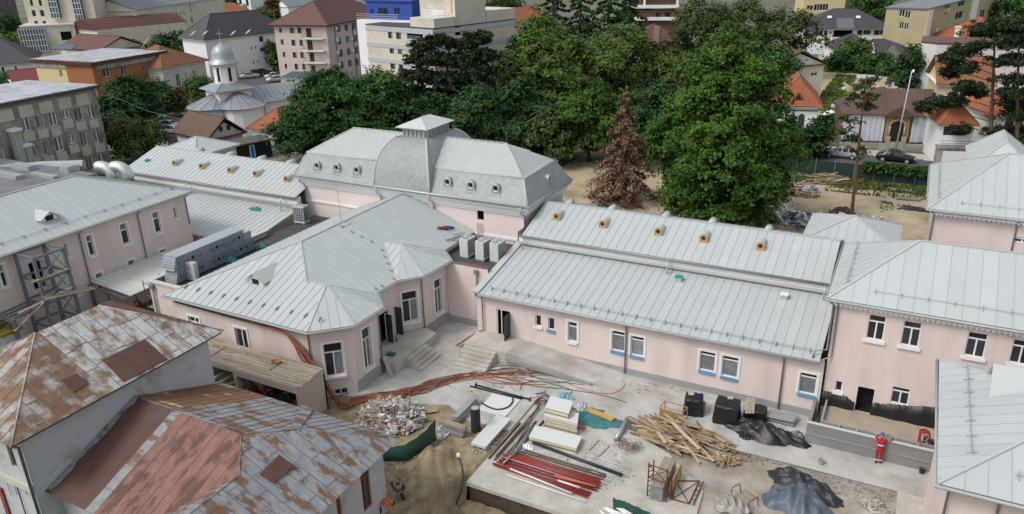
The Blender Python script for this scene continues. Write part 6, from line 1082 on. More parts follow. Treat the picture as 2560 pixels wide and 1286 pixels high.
MB().box(W*.93, W*.96, d_*.26-.1, d_*.26-.003, 17.3, 19.3).build('yellow_letter', YELL, ga)
bb_, W2, d2_, *_ = bld('blue_penthouse', 'bright blue glazed rooftop storey with yellow railings beyond the flats', 'building', (916, 25), (1030, 28), None, 17.0, M('cobalt_panel', (.02, .06, .32), .5), ('flat', .3, M('cobalt_panel', (.02, .06, .32), .5), .3), d=12, H=18.5, z0=0, fw=[(925, 22, 935, 38), (945, 20, 970, 38), (985, 20, 1000, 36)], fk=dict(cols=2, fr=M('cobalt_panel', (.02, .06, .32), .5)))
MB().box(-1.2, W2+.5, -1.5, -.01, 0, 15.4).build('white_storey', LIME, bb_); [MB().box(-1.2, W2*.8, -1.5, -1.45, 15.7+.35*k, 15.76+.35*k).build('rail', YELL, bb_) for k in range(3)]
rbk, W2, d2_, *_ = bld('ribbed_tower', 'grey ribbed concrete tower beyond the flats at the top edge', 'building', (1142, 88), (1212, 84), None, 0.01, PALEW, ('flat', .4, PALEW, .1), d=12, H=24); [MB().box(.8+k*W2/9, 1.3+k*W2/9, -.3, -.003, 12, 23.9).build('rib', CONCW, rbk) for k in range(8)]
# cream tower group
def box_at(name, label, cat, base_l, base_r, H, wall, d, roof=None, wins=(), wk=None, z0=0.0): return bld(name, label, cat, base_l, base_r, None, 0.01, wall, roof or ('flat', .4, PALEW, .2), d=d, H=H, fw=wins, fk=wk)
ct, W, d_, p0, p1, p2 = box_at('cream_tower', 'tall cream block with blue glass stair bays at the top left', 'building', (94, 150), (262, 146), 30, CREAM, 18, wins=[(50, -6, 62, 15), (72, -6, 84, 15), (94, -6, 106, 15), (57, 26, 69, 41), (78, 26, 91, 41), (99, 26, 112, 41), (63, 53, 75, 68), (85, 53, 97, 68), (106, 53, 118, 68)], wk=dict(cols=2, fr=BRWF))
GLB = M('blue_glass', (.07, .11, .14), .1, var=.3, scale=.6)
for x0, y0_, x1, y1_ in ((121, -10, 155, 46), (181, -10, 214, 50)):
    u0, u1, v0, v1 = wpx(p0, p1, x0, y0_, x1, y1_); v1 = 29.0; g_ = MB().box(u0, u1, -1.0, -.003, v0, v1).build('glass_bay', GLB, ct); n_ = int((v1-v0)/1.5)
    for k in range(n_): MB().box(u0-.05, u1+.05, -1.06, -1.003, v0+k*1.5, v0+k*1.5+.14).build('mullion', WHITE, g_)
    for k in range(4): u = u0+(u1-u0)*k/3; MB().box(u-.06, u+.06, -1.1, -1.062, v0, v1).build('mullion', WHITE, g_)
pd, W, d_, p0, p1, p2 = box_at('glass_podium', 'low cream podium with a blue glazed gallery below the cream tower', 'building', (72, 158), (205, 150), 9.5, CREAM, 10, wins=[(150, 80, 182, 100, dict(void=1, room=1))]); u0, u1, v0, v1 = wpx(p0, p1, 46, 73, 120, 113)
g_ = MB().box(u0, u1, -.8, -.003, 3.0, 9.3).build('glazed_gallery', GLB, pd); [MB().box(u0+(u1-u0)*k/9-.06, u0+(u1-u0)*k/9+.06, -.9, -.803, 3, 9.3).build('mullion', WHITE, g_) for k in range(10)]; [MB().box(u0, u1, -.86, -.804, 3+1.5*k, 3.1+1.5*k).build('mullion', WHITE, g_) for k in range(5)]
av, W, d_, p0, p1, p2 = bld('vaulted_hall', 'low cream hall under a curved maroon roof', 'building', (178, 70), (243, 76), (335, 64), 8.5, CREAM, None, d=26, rw_=[(x, 80-(x-265)*.12, x+4, 96-(x-265)*.12) for x in (265, 272, 285, 292, 307, 314)], rk=dict(cols=1)); arcp = [(W*(k/10), 8.5+2.6*math.sin(math.pi*k/10)) for k in range(11)]
MB().add([(x, y, z) for y in (-.5, d_+.5) for x, z in arcp], [(k, k+1, 12+k, 11+k) for k in range(10)]+[tuple(range(11))[::-1], tuple(range(11, 22))]).build('vault_roof', TILEM, av, False)
bl, W, d_, p0, p1, p2 = bld('long_school', 'long weathered cream school with bands of small windows at the top left', 'building', (338, 26), (560, -6), None, 12.5, CREAM, ('gable', 3.0, M('green_grey_sheet', (.14, .17, .18), .5), .4), d=15, fw=[(366+17*k, 13-k*2.1, 380+17*k, 20-k*2.1) for k in range(6)]+[(371+8.7*k, 39-k*1.05, 375+8.7*k, 48-k*1.05) for k in range(11)]+[(413+8.3*k, 58-k*1.0, 417+8.3*k, 66-k*1.0) for k in range(7)]+[(472, 6, 480, 32, dict(cols=2, gl=GLB)), (476, 42, 484, 58, dict(cols=2, gl=GLB))], fk=dict(cols=1, fr=BRWF))
bld('side_hall', 'cream gabled hall with a tall slit window beside the long school', 'building', (283, 22), (335, 35), None, 9.0, CREAM, ('gable', 2.2, TILEM, .3), d=12, fw=[(291, 17, 297, 35), (300, 42, 303, 48)], ax='x')
box_at('grey_terrace', 'dark grey flats at the top left corner', 'building', (-40, 90), (55, 70), 14, M('dark_render', (.10, .095, .09), .9), 14, wins=[(0, 0, 12, 12), (18, 0, 30, 12)])
bld('white_house', 'white house with dark hip roof at the left edge behind shrubs', 'house', (-90, 168), (82, 156), None, 5.0, LIME, ('hip', 5.2, TILED, .8), d=18, fw=[(3, 169, 15, 190), (36, 166, 46, 186)], fk=dict(cols=1, fr=BRWF), ax='x')
bld('red_roof_shed', 'small house with crimson metal roof below the white house', 'house', (35, 210), (105, 203), None, 3.0, CREAM, ('gable', 2.2, M('crimson_sheet', (.17, .03, .035), .6), .4), d=8, ax='x')
bld('solar_house', 'cream gabled house with maroon roof and a solar panel behind the brick block', 'house', (150, 120), (250, 128), None, 5.5, CREAM, ('gable', 2.8, TILEM, .5), d=12, ax='x'); q = pz(160, 118, 7.5); tag(MB().obox(q, (3.4, .3, 0), (-.2, .9, .45), (0, -.05, .08)).build('solar_collector', M('solar_black', (.06, .07, .1), .2)), 'dark solar panel on the maroon roof behind the brick block', 'solar panel')
bld('tile_house', 'red tile roofed house among trees right of the maroon solar roof', 'house', (205, 118), (345, 105), None, 4.5, CREAM, ('hip', 3.0, TILER, .6), d=14)
bld('orange_far_house', 'cream house with orange tile roof below the far white belfry', 'house', (535, 40), (620, 25), None, 5.0, CREAM, ('gable', 3.0, TILEO, .5), d=14, ax='x', fw=[(552, 48, 556, 56)])
# far belfry
q = pz(632, 45, 0.01); c2_ = thing('far_belfry', 'distant white belfry with arched openings at the top edge', 'church', (q[0], q[1], 0)); MB().box(q[0]-4, q[0]+4, q[1]-4, q[1]+4, 0, 13).build('tower', LIME, c2_)
for k in (-1, 1): MB().box(q[0]+k*2-.7, q[0]+k*2+.7, q[1]-4.05, q[1]-4.003, 5.5, 9.5).build('arched_opening', DARKIN, c2_); MB().tube([(q[0]+k*2, q[1]-4.06, 9.5), (q[0]+k*2, q[1]-4.0, 9.5)], .7, 14).build('arch_head', DARKIN, c2_)
MB().lathe([(6.5, 13.0), (5.0, 13.6), (3.0, 16), (.2, 20)], q[0], q[1], 12).build('roof', ZRF, c2_); MB().add([(q[0]-16, q[1]-6, 4.5), (q[0]+2, q[1]-8, 4.5), (q[0]+2, q[1]+6, 4.5), (q[0]-16, q[1]+6, 4.5), (q[0]-9, q[1], 8.5), (q[0]-1, q[1], 8.5)], [(0, 1, 5, 4), (1, 2, 5), (2, 3, 4, 5), (3, 0, 4)]).build('nave_roof', ZRF, c2_); MB().box(q[0]-15, q[0]+1, q[1]-6, q[1]+5, 0, 4.5).build('nave', LIME, c2_)
bld('green_roof_house', 'white building with green grey roof above the maroon apartment roof', 'building', (720, 18), (905, 6), None, 7, LIME, ('gable', 2.5, M('green_grey_sheet', (.14, .17, .18), .5), .5), d=12, ax='x')
# ---- church
cq = pz(588, 325, 0.01); ch = thing('church', 'whitewashed church with a round belfry, lead dome and lobed zinc roofs', 'church', (cq[0], cq[1], 0)); cX, cY = pz(572, 238, 6.2)[:2]
ca = np.array((cX, cY)); ub = (pz(745, 222, 5.2)-pz(600, 255, 6.0))[:2]; ub = np.array((0.35, .937)); vb = np.array((-ub[1], ub[0])); Pc = lambda u, v, z: (ca[0]+ub[0]*u+vb[0]*v, ca[1]+ub[1]*u+vb[1]*v, z)
def oct_(u, v, r_, n=14, sq=1.0): return [Pc(u+r_*math.cos(2*math.pi*(k+.5)/n)*sq, v+r_*math.sin(2*math.pi*(k+.5)/n), 0)[:2] for k in range(n)]
def cone(poly, z0, apex, z1, ov, nm, mat=ZRF):
    c = np.mean(np.array(poly), 0); P = [c+(np.array(p)-c)*ov for p in poly]; n = len(P)
    for i in range(n): a, b = P[i], P[(i+1) % n]; mb = MB(); mb.slab([(a[0], a[1], z0), (b[0], b[1], z0), (apex[0], apex[1], z1)], .08); mb.beam((a[0], a[1], z0+.1), (apex[0], apex[1], z1+.1), .05, .06, mi=1); mb.build(nm, [mat, SEAM], ch)
for (u, v, r_, hz_) in ((-2.6, 0, 3.6, 4.9), (.4, -3.6, 3.1, 4.9), (.4, 2.6, 3.1, 4.9)):
    pl = oct_(u, v, r_); MB().prism(pl, 0, hz_).build('apse_wall', LIME, ch); ap_ = Pc(u*.3, v*.45, 0); cone(pl, hz_-.05, ap_, 7.3, 1.16, 'apse_roof')
MB().prism([Pc(-2, -3.4, 0)[:2], Pc(15, -3.4, 0)[:2], Pc(15, 3.4, 0)[:2], Pc(-2, 3.4, 0)[:2]], 0, 4.9).build('nave_wall', LIME, ch)
for s in (-1, 1):
    seam_face(ch, [Pc(1.5, s*4.0, 4.9), Pc(15.8, s*4.0, 4.9), Pc(12.2, 0, 7.0), Pc(1.5, 0, 7.0)], (*ub, 0), .9, [ZRF, SEAM], t=.05)
seam_face(ch, [Pc(15.8, -4.0, 4.9), Pc(15.8, 4.0, 4.9), Pc(12.2, 0, 7.0)], (*vb, 0), .9, [ZRF, SEAM], t=.05)
sqp = lambda r_: [Pc(r_*a, r_*b, 0)[:2] for a, b in ((-1, -1), (1, -1), (1, 1), (-1, 1))]
MB().prism(sqp(2.6), 4, 7.3).build('tower_base', LIME, ch); cone(sqp(2.6), 7.25, Pc(0, 0, 0), 8.9, 1.28, 'skirt_roof')
dr_ = oct_(0, 0, 1.75, 12); MB().prism(dr_, 7.6, 11.2).build('drum', LIME, ch)
for k in range(12):
    if k % 3 == 0 or True:
        a = 2*math.pi*(k+1)/12; ct_ = np.array(Pc(1.71*math.cos(a), 1.71*math.sin(a), 0)[:2]); n2 = ct_-ca; n2 /= np.linalg.norm(n2); t2 = np.array((-n2[1], n2[0]))
        if k % 2 == 0: MB().obox((*(ct_+n2*.0), 9.5), (*(t2*.2), 0), (*(n2*.04), 0), (0, 0, .95)).build('slit_window', DARKIN, ch); MB().tube([(*(ct_-n2*.02), 10.45), (*(ct_+n2*.04), 10.45)], .2, 10).build('slit_head', DARKIN, ch)
prof = [(r_*.88, z_-1.8) for r_, z_ in [(2.75, 12.95), (2.7, 13.05), (2.15, 13.45), (1.95, 13.8), (1.9, 14.3), (1.7, 14.9), (1.25, 15.45), (.6, 15.8), (.15, 15.95), (.08, 16.3)]]; MB().lathe(prof, ca[0], ca[1], 20).build('dome', M('lead_dome', (.33, .35, .37), .45, .3, var=.3, scale=1.2), ch, True); MB().lathe([(2.0, 10.8), (2.25, 11.14)], ca[0], ca[1], 20).build('dome_cornice', LIME, ch)
MB().tube([(ca[0], ca[1], 14.4), (ca[0], ca[1], 16.2)], .05, 5).build('cross_post', GALV, ch); MB().beam((ca[0]-.45, ca[1]-.3, 15.6), (ca[0]+.45, ca[1]+.3, 15.6), .07).build('cross_bar', GALV, ch)
for (u, v, z0, z1) in ((-3, -4.2, .3, 4.8), (3.6, -6.9 if False else -4.5, .3, 4.8), (9, -3.5, .3, 4.8)): MB().tube([Pc(u, v, z0), Pc(u, v, z1)], .07, 6).build('downpipe', PIPE, ch)
for k in range(3): p = np.array(Pc(6+3*k, -3.42, 0)); MB().obox((p[0], p[1], 2.2), (*(ub*.35), 0), (*(vb*.05), 0), (0, 0, .7)).build('blind_niche', PALEW, ch)
# ---- houses round the church
bh_, W, d_, p0, p1, p2 = bld('parish_house', 'small beige house with steep brown gable roof before the church', 'house', (441, 331), (521, 350), (580, 325), 2.6, M('beige_plain', (.56, .51, .46), .9, var=.05), ('gable', 2.6, TILEB, .5), d=5.5, ax='x', rw_=[(529, 345, 536, 360), (560, 333, 566, 343)], rk=dict(cols=1, fr=BRWF))
for z_ in (3.6,): MB().box(W+.003, W+.05, d_/2-.9, d_/2-.35, z_-.2, z_+.5).build('gable_window', GL, bh_); MB().box(W+.003, W+.05, d_/2+.35, d_/2+.9, z_-.2, z_+.5).build('gable_window', GL, bh_)
sh_, W, d_, p0, p1, p2 = bld('wooden_shed', 'dark brown wooden shed with bright blue door', 'shed', (560, 372), (676, 350), None, 2.4, M('dark_boards', (.022, .013, .012), .8, var=.2, rows=('Z', 6, .5)), ('flat', .18, M('shed_felt', (.10, .09, .085), .9, var=.2), .3), d=3.5, fw=[(587, 375, 592, 386), (663, 352, 669, 363), (560, 376, 568, 402, dict(cols=1, gl=GALV))], fk=dict(cols=1)); u0, u1, v0, v1 = wpx(p0, p1, 624, 363, 637, 390); dd_ = MB().box(u0, u1, -.06, -.003, .05, 2.1).build('door', M('bright_blue', (.01, .19, .62), .5), sh_); MB().box(u0-.12, u0-.003, -.07, -.003, 0, 2.2).build('door_frame', WHITE, dd_); MB().box(u1+.003, u1+.12, -.07, -.003, 0, 2.2).build('door_frame', WHITE, dd_); MB().box(u0-.12, u1+.12, -.07, -.003, 2.103, 2.2).build('door_frame', WHITE, dd_)
bld('orange_cottage', 'white cottage with orange tile hip roof right of the church', 'house', (628, 322), (700, 330), None, 3.0, LIME, ('hip', 2.6, TILEO, .5), d=12, ax='y')
tag(MB().box(pz(480, 372)[0]-5, pz(480, 372)[0]+4, pz(480, 372)[1]-.1, pz(480, 372)[1]+.1, 0, 1.8).build('board_fence', M('dark_fence', (.03, .032, .035), .8)), 'dark board fence in front of the parish house', 'fence')
# ---- middle and right
pk, W, d_, p0, p1, p2 = bld('gabled_house', 'peach gabled house with orange tile roof beyond the flats', 'house', (1212, 52), (1272, 56), None, 6.0, M('peach_render', (.55, .37, .25), .9, var=.06), ('gable', 3.4, TILEO, .7), d=16, ax='y', fw=[(1215, 42, 1224, 50)]); q = MB().box(W*.45, W*.62, -.06, -.003, 6.3, 7.5).build('gable_window', GL, pk)
bld('red_brick_house', 'deep red brick walled house under an old brown tile roof', 'house', (1205, 95), (1310, 92), None, 8.0, REDB, ('hip', 3.0, TILER, .4), d=14, fw=[(1228, 155, 1243, 172)], fk=dict(cols=2, fr=BRWF)); bld('white_cube', 'white plastered cube half hidden by the black pine', 'house', (1150, 140), (1240, 125), None, 7.0, LIME, ('flat', .2, PALEW, .1), d=8)
bld('tile_house', 'small white house with red tile roof showing through the mid trees', 'house', (1350, 88), (1400, 88), None, 5.5, LIME, ('hip', 3, TILER, .5), d=9, fw=[(1371, 91, 1390, 107)]); bld('tile_house', 'low grey tiled house lost in the trees behind the hall', 'house', (1360, 205), (1460, 225), None, 4.0, LIME, ('hip', 3, TILED, .5), d=9)
bld('tile_house', 'pale house glimpsed through tree crowns behind the light green trees', 'house', (1470, 120), (1600, 118), None, 4.5, LIME, ('hip', 2.5, TILEB, .5), d=9)
bf, W, d_, p0, p1, p2 = box_at('balcony_flats', 'brown flats with broad white balcony bands at the top edge', 'building', (1575, 92), (1690, 92), 22, M('brown_cladding', (.16, .085, .055), .8, var=.15), 14, wins=[(1640, 32, 1650, 50), (1662, 32, 1674, 50), (1580, 2, 1596, 12), (1580, 16, 1596, 28), (1612, 12, 1625, 26)], wk=dict(cols=2, fr=BRWF))
for v in (5.0, 8.6, 12.0, 15.4): MB().box(-.6, W+.4, -1.6, -.003, v, v+.9).build('balcony_band', LIME, bf)
for u in (.3, 1.0): MB().box(W*u-.5, W*u+.2, -1.3, -.004, 8.7, 20).build('pier', LIME, bf)
bld('maroon_house', 'house with maroon tile hip roof and chimney before the balcony flats', 'house', (1600, 105), (1700, 102), None, 5.0, REDB, ('hip', 3.4, TILEM, .6), d=14, ax='x'); q = pz(1643, 100, 6.2); tag(MB().box(q[0]-.7, q[0]+.7, q[1]-.7, q[1]+.7, 5.0, 9.2).build('chimney', M('dusky_render', (.22, .15, .15), .9)), 'dusky square chimney on the maroon tile roof', 'chimney')
vi, W, d_, p0, p1, p2 = bld('villa', 'white villa with broad dark tile hip roof and loggia', 'house', (2012, 73), (2228, 73), None, 6.2, LIME, ('hip', 4.2, TILED, 1.0), d=15, ax='x', fw=[(2038.5, 77, 2045, 90), (2049, 77, 2056, 90), (2060.5, 77, 2067, 90), (2144, 75, 2155, 88), (2159, 75, 2176, 87), (2186, 75, 2198, 88), (2201, 75, 2218, 87), (2085, 73, 2129, 93, dict(void=1, room=2))], fk=dict(cols=1, fr=BRWF))
u0, u1, v0, v1 = wpx(p0, p1, 2095, 45, 2135, 68); MB().add([(u0, -1.0, 6.3), (u1, -1.0, 6.3), (u1, 2.6, 8.3), (u0, 2.6, 8.3), (u0, -1.0, 6.45), (u1, -1.0, 6.45), (u1, 2.6, 8.6), (u0, 2.6, 8.6)], [(0, 3, 2, 1), (4, 5, 6, 7), (0, 1, 5, 4), (1, 2, 6, 5), (2, 3, 7, 6), (3, 0, 4, 7)]).build('glazed_dormer', M('dormer_glass', (.12, .125, .135), .2), vi)
for x in (2080, 2153): u = wpx(p0, p1, x, 36, x+8, 40)[0]; MB().obox((u, 3.2, 8.75), (.5, 0, 0), (0, .45, .22), (0, -.1, .12)).build('skylight', WHITE, vi)
bld('dark_annex', 'long low annex with dark tile roof below the villa', 'house', (2082, 122), (2190, 122), None, 3.0, LIME, ('hip', 2.8, TILED, .5), d=9, ax='x'); bld('dark_annex', 'small dark roofed lean-to right of the long annex', 'house', (2192, 134), (2262, 134), None, 2.4, LIME, ('gable', 2.6, TILED, .3), d=9, ax='x')
bld('yellow_flats', 'yellow flats with a glazed balcony at the top edge above the villa', 'building', (2012, -4), (2115, -6), None, 9.5, YELL, ('flat', .4, PALEW, .2), d=10, fw=[(2036, 11, 2070, 26, dict(cols=5)), (2018, 14, 2032, 26)])
bg_, W, d_, p0, p1, p2 = bld('ochre_block', 'ochre and white three storey block with air conditioners at the top right', 'building', (2322, 24), (2500, -22), None, 12.0, OCHRE, ('flat', .3, M('slate_sheet', (.16, .17, .2), .5), .3), d=9, fw=[(2361, 7, 2375, 21), (2398, -5, 2411, 14), (2326, 33, 2332, 46), (2361, 33, 2367, 39), (2390, 32, 2405, 45), (2452, 26, 2460, 44), (2478, 26, 2486, 38), (2320, 66, 2326, 78), (2322, 60, 2327, 65)], lw_=[(2250, 24, 2260, 42), (2264, 28, 2274, 46), (2250, 55, 2258, 72), (2262, 58, 2270, 74)], fk=dict(cols=2))
MB().box(-.02, 4.2, -.06, -.003, 0, 12).build('white_band', LIME, bg_); MB().box(W*.55, W*.63, -.5, -.003, 0, 12.2).build('shaft', LIME, bg_)
for (x, y) in ((2370, 24), (2324, 51), (2342, 75)): u, _, v, _ = wpx(p0, p1, x, y, x+1, y+1); c_ = MB().box(u-.5, u+.5, -.4, -.003, v-.4, v+.4).build('condenser', WHITE, bg_); MB().tube([(u-.1, -.41, v), (u-.1, -.45, v)], .28, 12).build('fan', PIPE, c_)
so_, W, d_, p0, p1, p2 = bld('solar_roof_house', 'house with orange tile roof carrying blue solar panels under the pine', 'house', (2372, 111), (2560, 112), None, 5.2, CREAM, ('hip', 5.0, TILEO, .7), d=15, ax='x')
for r_ in range(3):
    for k in range(5-r_*0): u = 5.5+k*1.7+r_*1.1; y = .6+r_*1.45; zb = 5.2+.14+(y+.7)*5.0/8.2; MB().obox((u, y, zb+.12), (.78, 0, 0), (0, .62, .38), (0, -.03, .05)).build('solar_panel', M('solar_blue', (.012, .025, .1), .15, var=.1), so_)
MB().box(1.2, 2.0, 1.0, 1.8, 5, 8.6).build('chimney', LIME, so_); MB().box(1.05, 2.15, .85, 1.95, 8.603, 8.85).build('chimney_cap', WHITE, so_)
ww = thing('blind_wall_house', 'tall house showing only a blank white side wall', 'house', pz(2290, 215)*(1, 1, 0)); A3 = pz(2284, 226, .01)[:2]; B3 = pz(2500, 205, .01)[:2]; q = [A3, (A3[0]+1.2, A3[1]-3.5), (B3[0], A3[1]-3.0), (B3[0], A3[1]+10), (A3[0], A3[1]+10)]; q[1] = (A3[0]+2.6, A3[1]-1.5); q[2] = (A3[0]+18, A3[1]+1.0)
mbw = MB(); mbw.prism([q[0], q[1], q[2], q[3], q[4]], 0, 8.8); mbw.build('wall', M('blank_white_wall', (.56, .54, .54), .9, var=.06, scale=.3), ww); MB().prism([(q[0][0]-.1, q[0][1]), (q[1][0], q[1][1]-.12), (q[2][0], q[2][1]-.12), (q[3][0], q[3][1]), (q[4][0]-.1, q[4][1])], 8.803, 9.0).build('coping', TILEM, ww)
bld('brown_gable_house', 'white house with brown tile roof half behind the big green tree', 'house', (1935, 168), (2060, 160), None, 6.5, M('cream_white', (.6, .57, .5), .9), ('gable', 2.4, TILEB, .5), d=7.5, fw=[(2028, 182, 2043, 190)], ax='y')
ho, W, d_, p0, p1, p2 = bld('arched_window_house', 'white house with orange tile roof, gablet and twin arched windows', 'house', (1942, 264), (2046, 267), None, 5.0, LIME, ('hip', 3.6, TILEO, .6), d=10, ax='y', rk=dict(cols=1))
for x in (1981, 2003): u, _, v, _ = wpx(p0, p1, x, 300, x+1, 301); m_ = MB(); m_.box(u-.42, u+.42, -.05, -.003, v-.9, v+.5); m_.tube([(u, -.05, v+.5), (u, -.003, v+.5)], .42, 14); m_.build('arched_window', M('green_pane', (.02, .06, .05), .2), ho)
gable_p = (W/2, .6, 6.0); mbg = MB(); mbg.add([(W/2-.8, -.1, 5.9), (W/2+.8, -.1, 5.9), (W/2, -.1, 6.9), (W/2-.8, 1.8, 5.9), (W/2+.8, 1.8, 5.9), (W/2, 1.9, 6.9)], [(0, 1, 2), (0, 2, 5, 3), (1, 4, 5, 2)]); gd = mbg.build('gablet', TILEO, ho); MB().add([(W/2-.4, -.12, 6.0), (W/2+.4, -.12, 6.0), (W/2, -.12, 6.6)], [(0, 1, 2)]).build('gablet_opening', DARKIN, gd)
MB().box(-.05, W+.05, -.06, -.003, 4.3, 4.45).build('string_band', M('dark_green_band', (.03, .05, .05), .7), ho)
de, W, d_, p0, p1, p2 = bld('derelict_house', 'derelict house with brown sheet roof, white tarps and an ogee arched porch', 'house', (2112, 284), (2352, 290), None, 4.6, M('raw_old_wall', (.20, .13, .08), .95, var=.25, scale=.8), None, d=9)
BRS = M('brown_old_sheet', (.10, .055, .045), .65, var=.2, scale=.6, rnd=.1); F_, c_ = hip_faces(-.3, W+.2, -.5, d_+.3, 4.6, 7.4, 'x', 4.5, .6); ROOT[de.name] = None
for f_, e_ in F_: seam_face(de, f_, e_, 1.15, [BRS, SEAM], t=.04, seam=.05, sw=.05)
u0 = wpx(p0, p1, 2240, 330, 2241, 331)[0]
def hang(ua, ub_, zt, zb, y=-.14):
    mb = MB(); n = 14; V = []
    for i in range(n+1):
        for j in range(7): t = j/6; x = ua+(ub_-ua)*i/n; V.append((x+.03*math.sin(j*2+i), y-.06*math.sin(i*1.9)-.05*t, zt+(zb-zt)*t+.04*math.sin(i*1.3)*t))
    mb.add(V, [(i*7+j, (i+1)*7+j, (i+1)*7+j+1, i*7+j+1) for i in range(n) for j in range(6)]); mb.build('hanging_tarp', M('milk_tarp', (.50, .52, .58), .5, var=.12, scale=.7, bump=.4, bscale=4), de, True)
for x0, x1 in ((2108, 2160), (2160, 2212), (2282, 2350)): a_, _, _, _ = wpx(p0, p1, x0, 300, x0+1, 301); b_, _, _, _ = wpx(p0, p1, x1, 300, x1+1, 301); hang(a_, b_, 4.5, .9)
st_ = M('arch_stone', (.40, .33, .22), .9); MB().box(u0-1.5, u0+1.5, -.35, -.003, 1.0, 4.55).build('porch_wall', M('porch_plaster', (.30, .21, .10), .95), de); MB().box(u0-.78, u0+.78, -.4, -.355, 1.0, 3.1).build('porch_opening', DARKIN, de)
MB().add([(u0+.78*math.cos(a), -.4, 3.1+.62*math.sin(a)**.8) for a in np.linspace(0, math.pi, 12)]+[(u0+.78*math.cos(a), -.355, 3.1+.62*math.sin(a)**.8) for a in np.linspace(0, math.pi, 12)], [tuple(range(12)), tuple(range(12, 24))[::-1]]).build('porch_opening', DARKIN, de)
MB().tube([(u0+.95*math.cos(a), -.45, 3.1+.85*abs(math.sin(a))**.8+(.25 if abs(a-1.57) < .15 else 0)) for a in np.linspace(0, math.pi, 15)], .11, 6).build('ogee_arch', st_, de, True)
for s in (-1, 1): MB().tube([(u0+s*.95, -.45, 1.7), (u0+s*.95, -.45, 3.1)], .12, 8).build('column', st_, de, True); MB().box(u0+s*1.0-.28, u0+s*1.0+.28, -.75, -.41, .3, 1.7).build('pedestal', st_, de)
for k in range(4): MB().box(u0-.8, u0+.8, -.9-.3*k, -.6-.3*k+.0, 0, 1.0-.25*k).build('step', CONCW, de)
MB().add([(u0-2.2, -.9, 4.5), (u0+2.2, -.9, 4.5), (u0, -.9, 5.9), (u0-2.2, 1.6, 4.5), (u0+2.2, 1.6, 4.5), (u0, 2.6, 5.9)], [(0, 1, 2), (0, 2, 5, 3), (1, 4, 5, 2)]).build('porch_gable', BRS, de)
MB().box(-.4, W+.3, -1.9, -1.6, 0, 1.0).build('plinth_wall', CONCW, de)
bt, W, d_, p0, p1, p2 = bld('terrace_house', 'small white house with orange tile roof, terrace and white garage door', 'house', (2354, 312), (2436, 314), None, 5.0, LIME, ('hip', 2.6, TILEO, .45), d=6.5, ax='y', fw=[(2361, 316, 2415, 340)], fk=dict(cols=1, fr=BRWF)); MB().box(-.2, W+.6, -1.6, -.01, 0, 2.3).build('garage', CONCW, bt); MB().box(.3, W-.5, -1.66, -1.603, .05, 2.0).build('garage_door', WHITE, bt); MB().box(-.3, W+.7, -1.75, -.005, 2.303, 2.5).build('terrace_slab', CONCW, bt); [MB().box(-.3, W+.7, -1.75, -1.7, 2.7+.3*k, 2.75+.3*k).build('rail', BLK, bt) for k in range(3)]
bld('yellow_house', 'pale yellow house with red tile roof behind the terrace house', 'house', (2350, 212), (2480, 216), None, 5.5, M('pale_yellow', (.56, .48, .30), .9), ('gable', 3.6, TILER, .6), d=12, ax='x', fw=[(2383, 222, 2393, 234), (2418, 220, 2438, 242)], fk=dict(cols=2, fr=BRWF))
bld('orange_roof_house', 'white house with wide orange tile roof at the right edge behind the pines', 'house', (2470, 290), (2600, 292), None, 4.6, LIME, ('hip', 2.8, TILEO, .5), d=10, ax='x', fw=[(2476, 285, 2482, 310), (2515, 296, 2532, 320)], fk=dict(cols=2, fr=BRWF)); pass
# ---- road, pavements, fence and lamp behind the yard
rdn, rdf = 104.2, 111.6; struct('road', MB().box(-120, 60, 105.0, 112.0, -.02, .016), ASPH); struct('pavement', MB().box(-120, 60, 112.0, 114.6, -.02, .13), CONC2)
kb = MB(); 
for k in range(60): kb.box(-60+2*k, -59+2*k, 111.85, 111.997, .018, .145)
tag(kb.build('kerb_paint', WHITE), kind='structure')
struct('back_yard', grid_mesh(-40, 14, 72, 99.5, .8, lambda x, y: .01+.12*max(0, vnoise(x, y, .25, 2))+.5*math.exp(-((x-1.5)**2+(y-86)**2)/5)), SAND)
struct('vacant_plot', MB().prism([(-12.5, 124), (-6, 124), (-3, 150), (0, 180), (-2, 214), (-24, 214), (-20, 180), (-16, 150)], -.02, .012), SAND)
fn = thing('screened_fence', 'long green screened site fence along the road', 'fence', (-8, 98.9, 0)); X = -34.0
while X < 4: MB().box(X+.03, X+2.17, 98.88, 98.92, .05, 1.95).build('screen', M('fence_green', (.012, .035, .03), .8, var=.25, scale=1), fn); MB().beam((X, 98.9, 0), (X, 98.9, 2.15), .08, .08, (1, 0, 0)).build('post', PIPE, fn); X += 2.2
lp_ = thing('street_lamp', 'tall leaning white street lamp beside the dark car', 'street lamp', pz(2233, 404)); b0 = pz(2233, 404); t0 = pY(2280, 178, b0[1]-.3); MB().tube([b0, b0+(t0-b0)*.5, t0], [.11, .09, .06], 8).build('pole', M('lamp_grey', (.45, .46, .47), .5, .2), lp_, True); MB().obox(t0+(.15, -.25, .05), (.12, 0, 0), (0, .4, .06), (0, 0, .06)).build('lamp_head', WHITE, lp_)
struct('parking', MB().box(-165, -105, 118, 160, -.02, .006), ASPH); struct('church_yard', MB().box(-125, -78, 74, 118, -.02, .004), M('yard_grey', (.2, .19, .17), .9, var=.2, scale=.4))
tag(MB().box(-150, -108, 158.9, 159.1, 0, 1.8).build('car_park_fence', M('dark_fence', (.03, .032, .035), .8)), 'dark fence behind the car park', 'fence')
